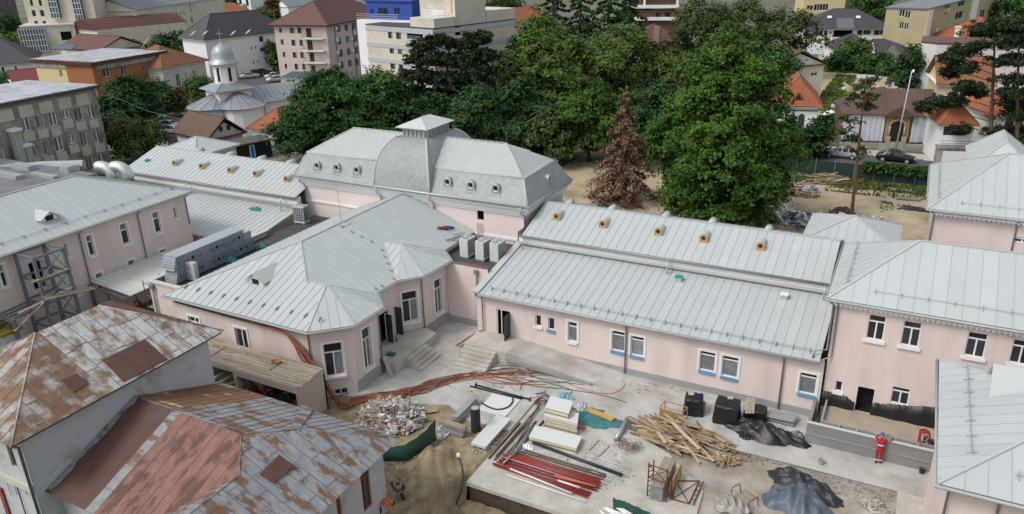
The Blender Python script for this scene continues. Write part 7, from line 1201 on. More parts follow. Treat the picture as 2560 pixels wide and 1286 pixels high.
# ================================================================== trees
def leafmat(name, col, isl=.35, col2=None): return M(name, col, .75, var=.25, scale=.35, island=isl, col2=col2, c2pos=.52, c2soft=.12, c2scale=.45, spec=.2)
LF = dict(dark=leafmat('leaf_dark', (.033, .080, .022), col2=(.021, .055, .018)), mid=leafmat('leaf_mid', (.042, .100, .021), col2=(.027, .070, .018)), bright=leafmat('leaf_bright', (.058, .120, .015), col2=(.034, .080, .014)), lime=leafmat('leaf_lime', (.082, .128, .023), col2=(.052, .090, .019)), olive=leafmat('leaf_olive', (.068, .092, .024), col2=(.042, .066, .020)), russet=leafmat('leaf_russet', (.17, .075, .035), col2=(.09, .06, .03)),
    pine=leafmat('needle_green', (.036, .058, .024), col2=(.02, .036, .018)), dead=leafmat('needle_dead', (.235, .14, .092), .4, col2=(.14, .085, .055)), grass=leafmat('grass_blade', (.09, .13, .03), .4))
BARK = M('bark', (.075, .055, .042), .95, var=.25, scale=3, bump=.5, bscale=8); BARKP = M('pine_bark', (.16, .085, .055), .95, var=.25, scale=3)
def quads_mesh(name, P, Nn, S, mat, rng, asp=1.5):
    n = len(P); r1 = rng.normal(size=(n, 3)); T = np.cross(Nn, r1); T /= np.linalg.norm(T, axis=1)[:, None]+1e-9; B_ = np.cross(Nn, T); a = (S*asp)[:, None]/2; b = S[:, None]/2
    V = np.stack([P-T*a, P+B_*b*.9+Nn*b*.15, P+T*a, P-B_*b*.9+Nn*b*.15], 1).reshape(-1, 3).astype(np.float32); me = bpy.data.meshes.new(name); me.vertices.add(4*n); me.vertices.foreach_set('co', V.ravel()); me.loops.add(4*n); me.loops.foreach_set('vertex_index', np.arange(4*n, dtype=np.int32)); me.polygons.add(n); me.polygons.foreach_set('loop_start', np.arange(0, 4*n, 4, dtype=np.int32)); me.polygons.foreach_set('loop_total', np.full(n, 4, dtype=np.int32)); me.materials.append(mat); me.update(calc_edges=True); return me
def add_mesh(name, me, parent): o = bpy.data.objects.new(name, me); COL.objects.link(o); o.parent = parent; return o
def tree(label, x, y, H, wid, kind='mid', seed=0, n=6000, leaf=.42, airy=.0, low=.12, name='leafy_tree', lob=9, group=None, trunk=True, shape=.5):
    """leafy tree: lobes round a leader, clumps of leaf faces spread through each lobe's outer shell"""
    rng = np.random.RandomState(seed+1); T = thing(name, label, 'tree', (x, y, 0), group=group, local=True); r = wid/2; z0 = H*low; hh = H-z0; L = []
    L.append((0, 0, z0+hh*.55, r*.62, r*.62, hh*.46))
    for i in range(lob):
        a = 2.4*i+rng.rand(); t = (i+.5)/lob; zr = z0+hh*(.12+.74*t); q = r*(.72 if t < .55 else .72*(1-(t-.55)*1.25*shape*2))*(.75+.35*rng.rand()); q *= .5+.5*min(1, t/.4); s = r*(.46-.18*t)*(.85+.4*rng.rand()); L.append((q*math.cos(a), q*math.sin(a), zr, s, s, s*.85))
    L = np.array(L); wgt = L[:, 3]*L[:, 5]; wgt /= wgt.sum(); per = 34; nc = max(20, n//per); li = rng.choice(len(L), nc, p=wgt); d = rng.normal(size=(nc, 3)); d /= np.linalg.norm(d, axis=1)[:, None]; d[:, 2] = np.where(d[:, 2] < -.35, -d[:, 2]*.6, d[:, 2]); rad = (.62+.42*rng.rand(nc)**.6)
    c = L[li, :3]+d*L[li, 3:]*rad[:, None]; keep = rng.rand(nc) > airy*.5; c, d = c[keep], d[keep]; nc = len(c); cs = leaf*(1.3+1.1*rng.rand(nc))*(1.35 if airy else 1.15)
    P = np.repeat(c, per, 0)+rng.normal(size=(nc*per, 3))*np.repeat(cs, per)[:, None]*np.array((.62, .62, .42)); Nn = np.repeat(d, per, 0)*.75+np.array((0, 0, .5))+rng.normal(size=(nc*per, 3))*.36; Nn /= np.linalg.norm(Nn, axis=1)[:, None]; S = leaf*(.55+.75*rng.rand(nc*per)); P[:, 2] = np.maximum(P[:, 2], .15)
    add_mesh('crown', quads_mesh('crown', P, Nn, S, LF[kind], rng), T)
    if trunk:
        tr = MB(); tr.tube([(0, 0, -.1), (.1, .05, H*.25), (0, .1, H*.5), (.05, 0, H*.85)], [H*.022, H*.017, H*.011, .04], 8); to = tr.build('trunk', BARK, None, True); to.parent = T
        for i in range(1, min(len(L), 8)): lx, ly, lz = L[i, :3]; z1 = max(H*.14, lz-abs(lx)*.7-H*.08); b = MB(); b.tube([(0, 0, z1), (lx*.5, ly*.5, (z1+lz)/2), (lx, ly, lz)], [H*.009, H*.006, .02], 5); bo = b.build('limb', BARK, None, True); bo.parent = T
    return T
def spruce(label, x, y, H, wid, kind='pine', seed=0, n=4000, name='conifer_tree', droop=.25, leaf=.4, start=.08, bark=BARK, dens=1.0):
    rng = np.random.RandomState(seed+3); T = thing(name, label, 'tree', (x, y, 0), local=True); tr = MB(); tr.tube([(0, 0, -.1), (0, 0, H*.5), (0, 0, H*.99)], [H*.016, H*.01, .03], 7); to = tr.build('trunk', bark, None, True); to.parent = T; P = []; D = []; nb = int(46*dens); bm_ = MB()
    for i in range(nb):
        t = (i+.5)/nb; z = H*(start+(1-start)*t); Lb = wid/2*(1-t)**.75*(.72+.5*rng.rand())+.25; a = 2.399*i+rng.rand()*.5; e = np.array((math.cos(a), math.sin(a), 0)); tip = np.array((0, 0, z))+e*Lb+np.array((0, 0, -droop*Lb+.05)); bm_.tube([(0, 0, z), np.array((0, 0, z))+e*Lb*.5+np.array((0, 0, .02)), tip], [.05, .035, .012], 4); m = max(10, int(n/nb*(1-t+.25)*1.3)); s = rng.rand(m)**.7
        q = np.array((0, 0, z))+e*(s*Lb)[:, None]; q[:, 2] += -droop*Lb*s**1.6; q += rng.normal(size=(m, 3))*np.array((.16, .16, .10))*(Lb*.55+.3)*(.5+.5*s)[:, None]*.8; q[:, 2] -= np.abs(rng.normal(size=m))*.12*Lb*.4; P.append(q); D.append(np.tile(e*.6+np.array((0, 0, .6)), (m, 1)))
    bo = bm_.build('branches', bark, None); bo.parent = T; P = np.concatenate(P); Nn = np.concatenate(D)+rng.normal(size=(len(P), 3))*.6; Nn /= np.linalg.norm(Nn, axis=1)[:, None]; add_mesh('crown', quads_mesh('crown', P, Nn, leaf*(.5+.6*rng.rand(len(P))), LF[kind], rng, 2.2), T); return T
def pine(label, base, pts, plates, kind='pine', seed=0, leaf=.3, per=420, bark=BARKP, r0=.22, name='pine_tree'):
    """open pine: bare trunk through pts, flat foliage plates on bare limbs; all in world metres relative to base"""
    rng = np.random.RandomState(seed+5); T = thing(name, label, 'tree', base, local=True); b = np.array(base); tr = MB(); Q = [np.array(p)-b for p in pts]; tr.tube(spline(Q, 5), list(np.linspace(r0, .05, (len(Q)-1)*5+1)), 8); to = tr.build('trunk', bark, None, True); to.parent = T; P = []; bm_ = MB()
    for (c, rx, ry, rz_) in plates:
        c = np.array(c)-b; zs = [q[2] for q in Q]; zt = min(c[2]-.15*np.linalg.norm(c[:2]), zs[-1]); px = np.array((np.interp(zt, zs, [q[0] for q in Q]), np.interp(zt, zs, [q[1] for q in Q]), zt)); bm_.tube([px, (px+c)/2+np.array((0, 0, .25)), c], [.07, .05, .02], 5)
        k = max(4, int(per/26)); cc_ = c+rng.normal(size=(k, 3))*np.array((rx, ry, rz_))*.55; q = np.repeat(cc_, 26, 0)+rng.normal(size=(k*26, 3))*np.array((.34, .34, .2))*max(.6, rx*.35); P.append(q)
        for j in range(min(k, 6)): bm_.tube([c, cc_[j]], [.025, .01], 4)
    bo = bm_.build('limbs', bark, None); bo.parent = T; P = np.concatenate(P); Nn = np.array((0, 0, .7))+rng.normal(size=(len(P), 3))*.6; Nn /= np.linalg.norm(Nn, axis=1)[:, None]; add_mesh('crown', quads_mesh('crown', P, Nn, leaf*(.5+.7*rng.rand(len(P))), LF[kind], rng, 2.0), T); return T
def topz(x, y, Y): return pY(x, y, Y)[2]
def tree_px(label, bx, by, ty, wpxl, kind, seed, n=5000, leaf=.42, **k):
    b = pz(bx, by); dist = np.linalg.norm(b-C0); H = topz(bx, ty, b[1]); return tree(label, b[0], b[1], max(1.5, H), wpxl*dist/F_PX, kind, seed, n, leaf, **k)
# the big tree and the dead conifer in the yard behind the right wing
tree_px('huge round bright green tree in the back yard', 1790, 582, 52, 335, 'bright', 1, 92000, .25, low=-.06, lob=34, shape=.4, name='big_tree')
b = pz(1557, 505); H = topz(1575, 232, b[1]); spruce('dead rusty brown conifer beside the huge green tree', b[0], b[1], H, 8.6, 'dead', 2, 13000, 'dead_conifer', .5, .22, .02, dens=1.2)
# row behind the mansard hall
tree_px('broad dark green tree nearest the blue door shed', 775, 412, 240, 165, 'dark', 10, 16000, .32, low=.06); tree_px('wide leafy tree behind the left half of the mansard', 850, 400, 172, 230, 'mid', 11, 26000, .32, low=.05, lob=13); tree_px('leafy tree right of the wide one, touching the pale flats', 965, 390, 165, 190, 'mid', 12, 19000, .32, low=.05, lob=11); tree_px('dark bushy tree behind the lantern', 1070, 385, 235, 170, 'dark', 13, 14000, .32, low=.05)
tree_px('dark green round tree right of the lantern', 1200, 405, 215, 190, 'dark', 14, 20000, .31, low=.04, lob=12); tree_px('dark low tree behind the mansard right end', 1290, 410, 300, 150, 'dark', 15, 12000, .31, low=.03); tree_px('brownish thin tree behind the mansard end', 1380, 415, 270, 130, 'olive', 16, 6000, .38, low=.06, airy=.3)
tree_px('mid green tree left of the dead conifer', 1470, 405, 195, 190, 'bright', 17, 21000, .3, low=.04, lob=12); tree_px('dark gap-filling tree behind the dead conifer', 1580, 415, 240, 150, 'dark', 18, 14000, .3, low=.04); tree_px('yellow green tree over the mid houses', 1390, 330, 70, 230, 'lime', 19, 20000, .35, low=.15, airy=.5, lob=12); tree_px('light green feathery tree left of the huge tree', 1540, 320, 62, 260, 'lime', 20, 22000, .35, low=.15, airy=.5, lob=12)
tree_px('tall light green tree by the gabled house', 1345, 290, 28, 170, 'bright', 21, 8000, .5, low=.15, airy=.35); tree_px('olive tree by the red brick house', 1290, 300, 95, 150, 'olive', 22, 7000, .45, low=.1, airy=.5); tree_px('dark shaded tree before the red brick house', 1300, 370, 190, 130, 'dark', 23, 6000, .42, low=.05); tree_px('shaded tree left of the huge tree trunk', 1640, 390, 200, 130, 'dark', 24, 7000, .42, low=.04); tree_px('olive green tree right behind the huge tree', 1650, 300, 110, 150, 'olive', 25, 7000, .45, airy=.35)
b = pz(1385, 125); spruce('dark spruce at the top edge behind the gabled house', b[0], b[1], 22, 12, 'pine', 26, 3500, leaf=.6); b = pz(1450, 110); spruce('dark spruce second at the top edge', b[0], b[1], 24, 12, 'dark', 27, 3500, leaf=.6); b = pz(1520, 120); spruce('broad dark cedar left of the balcony flats', b[0], b[1], 24, 16, 'dark', 28, 5000, leaf=.6); b = pz(1570, 115); spruce('dark cedar touching the balcony flats', b[0], b[1], 17, 13, 'dark', 29, 3500, leaf=.6)
tree_px('tall olive tree right of the balcony flats', 1745, 190, -15, 180, 'olive', 30, 14000, .4, airy=.35, low=.1, lob=12); tree_px('olive tree behind the huge tree top', 1850, 190, -5, 190, 'olive', 31, 14000, .4, airy=.3, low=.1, lob=12); tree_px('thin leaved tree before the villa left side', 1950, 200, 20, 170, 'olive', 32, 8000, .48, airy=.5, low=.1, lob=11); tree_px('green tree by the brown gable house', 1925, 260, 110, 120, 'mid', 33, 5000, .45, airy=.3)
# black pine before the flats
bb0 = pz(1110, 340); def_ = lambda x, y, dy=0.0: pY(x, y, bb0[1]+dy)
pls = [(def_(x, y, random.uniform(-2, 2)), rx, rx, .7) for x, y, rx in ((1060, 115, 1.6), (1100, 100, 1.8), (1160, 110, 1.8), (1195, 95, 1.4), (1205, 140, 1.7), (1050, 150, 2.0), (1100, 150, 2.2), (1150, 150, 2.2), (1190, 175, 2.0), (1040, 190, 2.2), (1090, 195, 2.4), (1140, 200, 2.4), (1200, 210, 1.8), (1035, 230, 2.2), (1080, 240, 2.4), (1135, 245, 2.3), (1180, 245, 2.0), (1060, 270, 2.0), (1120, 280, 2.2), (1160, 285, 1.9))]
pine('dark layered black pine in front of the pale flats', (bb0[0], bb0[1], 0), [bb0, def_(1115, 250), def_(1120, 150), def_(1130, 95)], pls, 'pine', 40, .34, 2800, BARK, .4)
# pines at the right
b1 = pz(2130, 528); f1 = lambda x, y, dy=0.0: pY(x, y, b1[1]+dy)
pine('slender bare trunked pine before the derelict house', (b1[0], b1[1], 0), [b1, f1(2140, 430), f1(2150, 330), f1(2160, 240), f1(2168, 185)], [(f1(x, y, random.uniform(-.6, .6)), r_, r_, .35) for x, y, r_ in ((2150, 215, 1.0), (2170, 200, .8), (2140, 245, .9), (2180, 240, .9), (2120, 300, 1.0), (2100, 325, .9), (2165, 265, .6), (2145, 375, .8), (2130, 345, .5))], 'olive', 41, .22, 260, BARKP, .19)
b2 = pz(2474, 415); f2 = lambda x, y, dy=0.0: pY(x, y, b2[1]+dy)
pine('tall red barked pine at the right edge', (b2[0], b2[1], 0), [b2, f2(2478, 320), f2(2482, 220), f2(2486, 130), f2(2490, 60)], [(f2(x, y, random.uniform(-1.5, 1.5)), r_, r_, .5) for x, y, r_ in ((2490, 70, 1.8), (2460, 80, 1.5), (2520, 60, 2.2), (2550, 90, 2.2), (2440, 115, 1.2), (2400, 128, 1.3), (2380, 145, 1.0), (2375, 180, .9), (2410, 170, 1.2), (2350, 255, 1.0), (2310, 268, .8), (2390, 250, 1.2), (2420, 215, 1.3), (2440, 230, 1.0), (2520, 150, 1.8), (2550, 200, 2.0), (2530, 260, 1.8), (2500, 330, 1.6), (2545, 330, 2.0), (2510, 370, 1.6), (2555, 385, 1.6), (2400, 320, .9))], 'pine', 42, .22, 2200, BARKP, .3)
b3 = pz(2545, 430); f3 = lambda x, y, dy=0.0: pY(x, y, b3[1]+dy); pine('second pine trunk at the extreme right edge', (b3[0], b3[1], 0), [b3, f3(2543, 300), f3(2546, 150), f3(2550, 40)], [(f3(x, y), r_, r_, .5) for x, y, r_ in ((2555, 60, 2.0), (2530, 110, 1.8), (2565, 150, 2.2), (2535, 230, 1.6), (2560, 290, 2.0), (2530, 350, 1.8))], 'pine', 43, .22, 2000, BARKP, .28)
# left side
tree_px('dark green tree before the brick block', 345, 335, 192, 145, 'dark', 50, 15000, .33, low=.05, lob=11); tree_px('dense dark tree left of it by the concrete block', 290, 350, 235, 95, 'dark', 51, 6000, .42, low=.05); tree_px('dark tree before the ornate house', 405, 300, 205, 85, 'mid', 52, 5000, .42, low=.08); tree_px('yellow green round tree by the left wing roof', 345, 410, 295, 150, 'olive', 53, 15000, .28, low=.05, lob=11); tree_px('bright green round tree beside the church apse', 503, 268, 196, 85, 'bright', 54, 5000, .4, low=.1); tree_px('russet leaved tree left of the church', 448, 292, 222, 48, 'russet', 55, 2500, .36, low=.08, airy=.3)
tree_px('dark round tree before the long school', 378, 118, 48, 85, 'dark', 56, 5000, .6, low=.08); tree_px('dark trees behind the ornate house', 440, 165, 82, 95, 'dark', 57, 5000, .55, low=.05); tree_px('purple brown tree behind the church dome', 475, 190, 110, 75, 'olive', 58, 3500, .5, low=.06); tree_px('green tree behind the church dome', 560, 175, 74, 80, 'bright', 59, 5000, .5, low=.1); tree_px('broad leaved tree right of the church dome', 600, 180, 100, 70, 'mid', 60, 4500, .5, low=.08); tree_px('hedge tree below the long school', 480, 105, 66, 60, 'dark', 61, 2500, .55, low=.03)
tree_px('lime green tree at the left edge', 20, 145, 92, 90, 'lime', 62, 4500, .55, low=.05); tree_px('shrub before the white house', 70, 205, 160, 60, 'mid', 63, 3000, .45, low=.02); tree_px('hedge at the left edge', 15, 225, 190, 70, 'mid', 64, 2500, .45, low=.02); tree_px('dark tree at the top left corner', 15, 90, 34, 60, 'dark', 65, 3000, .6, low=.05); b = pz(235, 128); spruce('small dark spruce before the vaulted hall', b[0], b[1], 10, 7, 'dark', 66, 2500, leaf=.5); tree_px('yellow green bush right of the spruce', 315, 118, 90, 60, 'lime', 67, 2500, .55, low=.03)
tree_px('rusty orange tree right of the far belfry', 690, 60, -5, 55, 'russet', 68, 3000, .7, low=.05); tree_px('willow green tree below the far belfry', 660, 75, 22, 60, 'lime', 69, 3000, .6, low=.05); tree_px('dark trees at the top edge above the maroon roof', 740, 40, -25, 80, 'dark', 70, 3000, .8, low=.03); tree_px('dark trees at the top edge left of the belfry', 580, 45, -20, 70, 'dark', 71, 2500, .8, low=.03); tree_px('far green trees at the top edge middle', 1260, 60, -20, 90, 'dark', 72, 3500, .8, low=.03)
tree_px('leaning green tree by the apartment left side', 688, 185, 100, 30, 'lime', 73, 1500, .45, low=.05)
# right side greenery
tree_px('green tree before the dark annex', 2130, 172, 100, 75, 'bright', 80, 4500, .5, low=.04); tree_px('dark shrub left of the annex tree', 2095, 180, 130, 60, 'dark', 81, 3000, .45, low=.02); tree_px('shrub row right of the annex tree', 2190, 185, 138, 80, 'mid', 82, 3500, .45, low=.02); tree_px('dark trees beside the blank white wall', 2265, 225, 120, 55, 'dark', 83, 4500, .45, low=.02); tree_px('slim green shrub before the villa', 2032, 125, 96, 30, 'dark', 84, 1500, .45, low=.02)
tree_px('green crown above the villa roof', 2170, 45, -20, 120, 'mid', 85, 4500, .8, low=.03); tree_px('green trees above the villa right', 2215, 60, 20, 70, 'mid', 86, 3000, .7, low=.03); tree_px('dark trees at the top right corner', 2520, 90, -15, 140, 'mid', 87, 6000, .6, low=.03); tree_px('olive shrub under the pines', 2520, 405, 345, 90, 'olive', 88, 4000, .36, low=.02); tree_px('shrub before the arched window house', 2035, 395, 295, 60, 'dark', 89, 3500, .36, low=.02); tree_px('bushy green tree corner by the arched window house', 1965, 405, 300, 90, 'mid', 90, 5000, .36, low=.03); tree_px('vine shrub between the two houses', 2075, 330, 290, 50, 'mid', 91, 2000, .36, low=.02); tree_px('tree crowns above the solar roof house', 2340, 105, 78, 40, 'mid', 92, 1500, .45, low=.02)
tree_px('potted shrub on the terrace house', 2388, 345, 310, 34, 'dark', 93, 900, .3, low=.02, trunk=False, name='potted_shrub')
# fence creeper, weeds and grass
def grass(name, label, boxes, n, h, seed, kind='grass'):
    rng = np.random.RandomState(seed); P = []; 
    for (x0, x1, y0, y1, wgt) in boxes:
        m = int(n*wgt); P.append(np.stack([rng.uniform(x0, x1, m), rng.uniform(y0, y1, m), np.zeros(m)], 1))
    P = np.concatenate(P); k = len(P); hh = h*(.4+.9*rng.rand(k)); P[:, 2] = hh*.4; Nn = rng.normal(size=(k, 3))*np.array((1, 1, .35)); Nn /= np.linalg.norm(Nn, axis=1)[:, None]; o = bpy.data.objects.new(name, quads_mesh(name, P, Nn, hh*.9, LF[kind], rng, 1.0)); COL.objects.link(o); return tag(o, label, 'grass', None, 'stuff')
grass('weeds', 'tall weeds and grass along the inside of the site fence', [(-17, 2.6, 95.0, 98.6, .7), (-8, 2.6, 92.5, 95, .05)], 3600, .38, 1); grass('weeds', 'grass tufts over the sandy back yard', [(-12, -8, 89, 92, .6), (-2, 1, 86, 91, .4)], 420, .25, 2); grass('weeds', 'rough grass on the vacant plot behind the derelict house', [(-16, -12, 140, 180, .25), (-20, -2, 185, 212, .45), (-6, 0.5, 150, 185, .3)], 8000, .7, 3)
cr_ = thing('fence_creeper', 'creeper growing over the right end of the site fence', 'creeper', (-1, 98.9, 0), local=True); rng = np.random.RandomState(9); k = 2000; P = np.stack([rng.uniform(-3.5, 4, k), rng.normal(0, .3, k), rng.uniform(1.3, 2.3, k)], 1); Nn = rng.normal(size=(k, 3))+(0, -.4, .4); Nn /= np.linalg.norm(Nn, axis=1)[:, None]; add_mesh('foliage', quads_mesh('foliage', P, Nn, .3*(.5+rng.rand(k)), LF['mid'], rng), cr_)
# ================================================================== heaps in the back yard
timber_pile('neat heap of sawn logs and boards in the back yard', gp(2062, 458, 0), 120, 1.8, 1.0, 1.2, R(20), .15, (1.4, 2.6), 61, 'log_pile'); timber_pile('jumbled dark timber beside the back yard log pile', gp(1985, 470, 0), 90, 1.9, 1.3, .6, R(30), .7, (.8, 2.2), 62, 'scrap_timber'); timber_pile('leaning pallets and boards below the dark timber', gp(2005, 492, 0), 40, 1.2, .6, .4, R(25), .3, (.8, 1.8), 63, 'scrap_timber')
rubbish('sheet_scrap', 'silver sheet scraps beside the back yard timber', gp(2025, 478, 0), .9, .7, .4, 160, [(.4, .43, .47), (.25, .27, .3)], 64, (.12, .4)); rubbish('rubbish_heap', 'white, black and blue rubbish strewn behind the right wing ridge', gp(1995, 556, 0), 4.6, 1.4, .8, 800, [(.33, .3, .27), (.68, .68, .7), (.03, .03, .035), (.5, .52, .56), (.3, .2, .12), (.12, .16, .3), (.6, .58, .55), (.62, .62, .62)], 65, (.14, .75)); rubbish('rubbish_heap', 'second rubbish strip right of the brown brush heap', gp(2165, 560, 0), 2.2, 2.2, .45, 600, [(.35, .33, .3), (.6, .6, .62), (.03, .03, .035), (.42, .36, .28)], 66, (.1, .35)); rubbish('brush_heap', 'brown heap of dry brushwood by the slender pine', gp(2105, 548, 0), 1.7, 1.2, 1.3, 1400, [(.16, .10, .05), (.22, .15, .08), (.11, .07, .04)], 67, (.04, .14), 'brushwood')
for (x, y, lab) in ((2250, 478, 'long dark tray lying in the sandy back yard'), (2270, 500, 'flat board lying in the sandy back yard')): p = gp(x, y, 0, .15); tag(MB().obox(p, (1.2, .15, 0), (-.1, .4, 0), (0, 0, .06)).build('flat_tray', M('old_tray', (.22, .2, .17), .8)), lab, 'tray')
for k, (x, y, x2, y2) in enumerate(((2085, 470, 2170, 478), (2080, 480, 2175, 490), (2190, 455, 2215, 468))): tag(MB().beam(gp(x, y, 0, .16), gp(x2, y2, 0, .16), .12, .1).build('loose_beam', BRWF), ('upper', 'lower', 'short')[k]+' loose beam lying across the sandy back yard', 'beam', 'loose beams in the back yard')
tarp('black_tarp', 'black foil in the pit beside the far pavilion wall', 'tarpaulin', gp(2300, 530, 0), 2.4, 1.4, .25, BLK, .02, 71, R(-20), wr=.25); tarp('white_tarp', 'pale sheet heap among the weeds', 'tarpaulin', gp(2255, 458, 0), 1.2, .7, .35, M('milky_foil', (.30, .29, .27), .4), .02, 72, wr=.2); tarp('white_tarp', 'pale plastic spread on the vacant plot grass', 'tarpaulin', gp(2165, 193, 0), 4.0, 3.0, .3, M('milk_tarp', (.50, .52, .58), .5), .02, 73, wr=.2); rubbish('rubbish_heap', 'torn out wreckage behind the derelict house roof', gp(2180, 232, 0), 6, 3, 1.2, 300, [(.5, .48, .42), (.4, .35, .28), (.3, .2, .12)], 74, (.3, 1.0)); tarp('white_tarp', 'white sheet over rubble by the man in white', 'tarpaulin', gp(2078, 288, 0), 1.3, .9, .7, LIME, .02, 75, wr=.2)
gz = pz(2225, 175); ga_ = thing('gazebo', 'small grey shingled gazebo roof among shrubs', 'gazebo', gz); MB().lathe([(3.0, 2.3), (2.2, 3.0), (.3, 5.2)], gz[0], gz[1], 8).build('roof', M('grey_shingle', (.13, .12, .11), .9, var=.2), ga_); [MB().tube([(gz[0]+2.4*math.cos(a), gz[1]+2.4*math.sin(a), 0), (gz[0]+2.4*math.cos(a), gz[1]+2.4*math.sin(a), 2.4)], .1, 6).build('post', BRWF, ga_) for a in np.linspace(0, 6.28, 7)[:-1]]
for k, (pa, pb) in enumerate((((270, 236, 9), (455, 300, 5)), ((265, 292, 6), (450, 312, 4)))): a, b_ = pz(pa[0], pa[1], pa[2]), pz(pb[0], pb[1], pb[2]); tag(MB().tube([a, (a+b_)/2-(0, 0, .5), b_], .03, 4).build('overhead_wire', PIPE), ('upper', 'lower')[k]+' slack overhead wire from the concrete block to the church yard', 'wire', 'overhead wires')
# ================================================================== cars
def car(label, x, y, rz, col, z=.02, L=4.5, Wd=1.8, Hh=1.46, estate=0.0, detail=True, group='parked cars'):
    T = thing('parked_car', label, 'car', (x, y, z), rz, group, local=True); PM = M('car_paint_%d' % int(1000*col[0]+100*col[1]+10*col[2]), col, .25, .3 if col[0] > .2 else .0, var=.02); hl_ = L/2
    st = [(-hl_, .45, .62, .70, .80), (-hl_*.93, .30, .78, .90, .90), (-hl_*.78, .24, .86, 1.0, .94), (-hl_*.62+.2*estate*-1, .22, .90, 1.05 if not estate else 1.35, .95), (-hl_*.38, .22, .92, Hh*.97, .96), (-hl_*.05, .22, .92, Hh, .96), (hl_*.18, .22, .91, Hh*.95, .96), (hl_*.42, .22, .88, .98, .95), (hl_*.72, .23, .82, .86, .93), (hl_*.93, .28, .70, .74, .88), (hl_, .42, .58, .62, .76)]
    V = []; w_ = Wd/2
    for (xx, zb, zm, zt, k) in st:
        cab = zt > zm+.18; V += [(xx, -w_*k*.9, zb), (xx, -w_*k, (zb+zm)/2), (xx, -w_*k*.97, zm), (xx, -w_*k*(.74 if cab else .86), zt), (xx, 0, zt+.02), (xx, w_*k*(.74 if cab else .86), zt), (xx, w_*k*.97, zm), (xx, w_*k, (zb+zm)/2), (xx, w_*k*.9, zb)]
    mb = MB(); nS_ = len(st); mb.add(V, [(i*9+j, i*9+j+1, (i+1)*9+j+1, (i+1)*9+j) for i in range(nS_-1) for j in range(8)]+[(i*9+8, i*9, (i+1)*9, (i+1)*9+8) for i in range(nS_-1)]+[tuple(range(9))[::-1], tuple(range((nS_-1)*9, nS_*9))]); mb.f = [q[::-1] for q in mb.f]; body = mb.build('body', PM, None, True); body.parent = T; GLC = M('car_glass', (.015, .018, .02), .08)
    def gq(ids, nm):   # a pane lying just off the body, inset from its pillars
        q = np.array([V[i] for i in ids]); c = q.mean(0); q = c+(q-c)*.86; n = np.cross(q[1]-q[0], q[2]-q[0]); n /= np.linalg.norm(n)+1e-9
        if n@(c-np.array((0, 0, .8))) < 0: n = -n
        o = MB().add(q+n*.02, [tuple(range(len(q)))]).build(nm, GLC, None); o.parent = T
    for s in (0, 1):
        a, b_ = (2, 3) if s == 0 else (6, 5)
        for i in (3, 4, 5, 6): gq([i*9+a, (i+1)*9+a, (i+1)*9+b_, i*9+b_], 'side_window') if i < 6 else gq([6*9+a, 7*9+a, 6*9+b_], 'side_window')
    gq([6*9+3, 7*9+3, 7*9+5, 6*9+5], 'windscreen'); gq([3*9+3, 4*9+3, 4*9+5, 3*9+5], 'rear_window')
    for sx in (-.62, .60):
        for sy in (-1, 1):
            t_ = MB().tube([(hl_*sx, sy*(w_-.2), .32), (hl_*sx, sy*(w_+.01), .32)], .32, 14).build('wheel', BLKC, None); t_.parent = T; r_ = MB().tube([(hl_*sx, sy*(w_+.0), .32), (hl_*sx, sy*(w_+.02), .32)], .2, 10).build('rim', GALV, None); r_.parent = t_
    for sy in (-1, 1):
        for (xx, m_, nm) in ((hl_*.965, WHITE, 'headlight'), (-hl_*.975, M('tail_red', (.3, .01, .01), .3), 'tail_light')): o = MB().box(xx-.05, xx+.05, sy*w_*.62-.18, sy*w_*.62+.18, .58, .70).build(nm, m_, None); o.parent = T
    return T
car('silver saloon parked on the road beside the derelict house', *pz(2103, 394)[:2], R(176), (.45, .47, .5), L=4.75); car('black saloon parked beside the leaning street lamp', *pz(2238, 404)[:2], R(-4), (.012, .012, .016), L=4.7); car('dark car half hidden by the huge tree on the road', *pz(2012, 386)[:2], R(176), (.02, .022, .03), L=4.2)
cols = [((.6, .6, .6), 'white car nearest the church roof in the car park'), ((.02, .02, .025), 'black estate car left in the car park row'), ((.03, .03, .03), 'dark car third in the car park row'), ((.05, .05, .055), 'dark grey car fourth in the car park row'), ((.55, .57, .6), 'pale car at the right end of the car park row'), ((.4, .45, .5), 'silver car at the back of the car park'), ((.45, .5, .55), 'light blue grey car alone at the car park front'), ((.6, .6, .62), 'white car behind the church nave roof'), ((.02, .02, .03), 'black car before the shop canopy')]
for (c_, lab), (x, y) in zip(cols, ((625, 196), (641, 190), (657, 187), (672, 182), (687, 180), (686, 171), (687, 197), (692, 205), (748, 217))): p = pz(x, y); car(lab, p[0], p[1], R(60), c_)
for (x, y, c_, lab) in ((441, 290, (.6, .6, .6), 'white car under the russet tree'), (455, 278, (.55, .55, .57), 'white car behind the russet tree'), (438, 335, (.6, .61, .62), 'white car left of the parish house'), (427, 322, (.45, .5, .53), 'pale car behind the one left of the parish house')): p = pz(x, y); car(lab, p[0], p[1], R(10), c_)
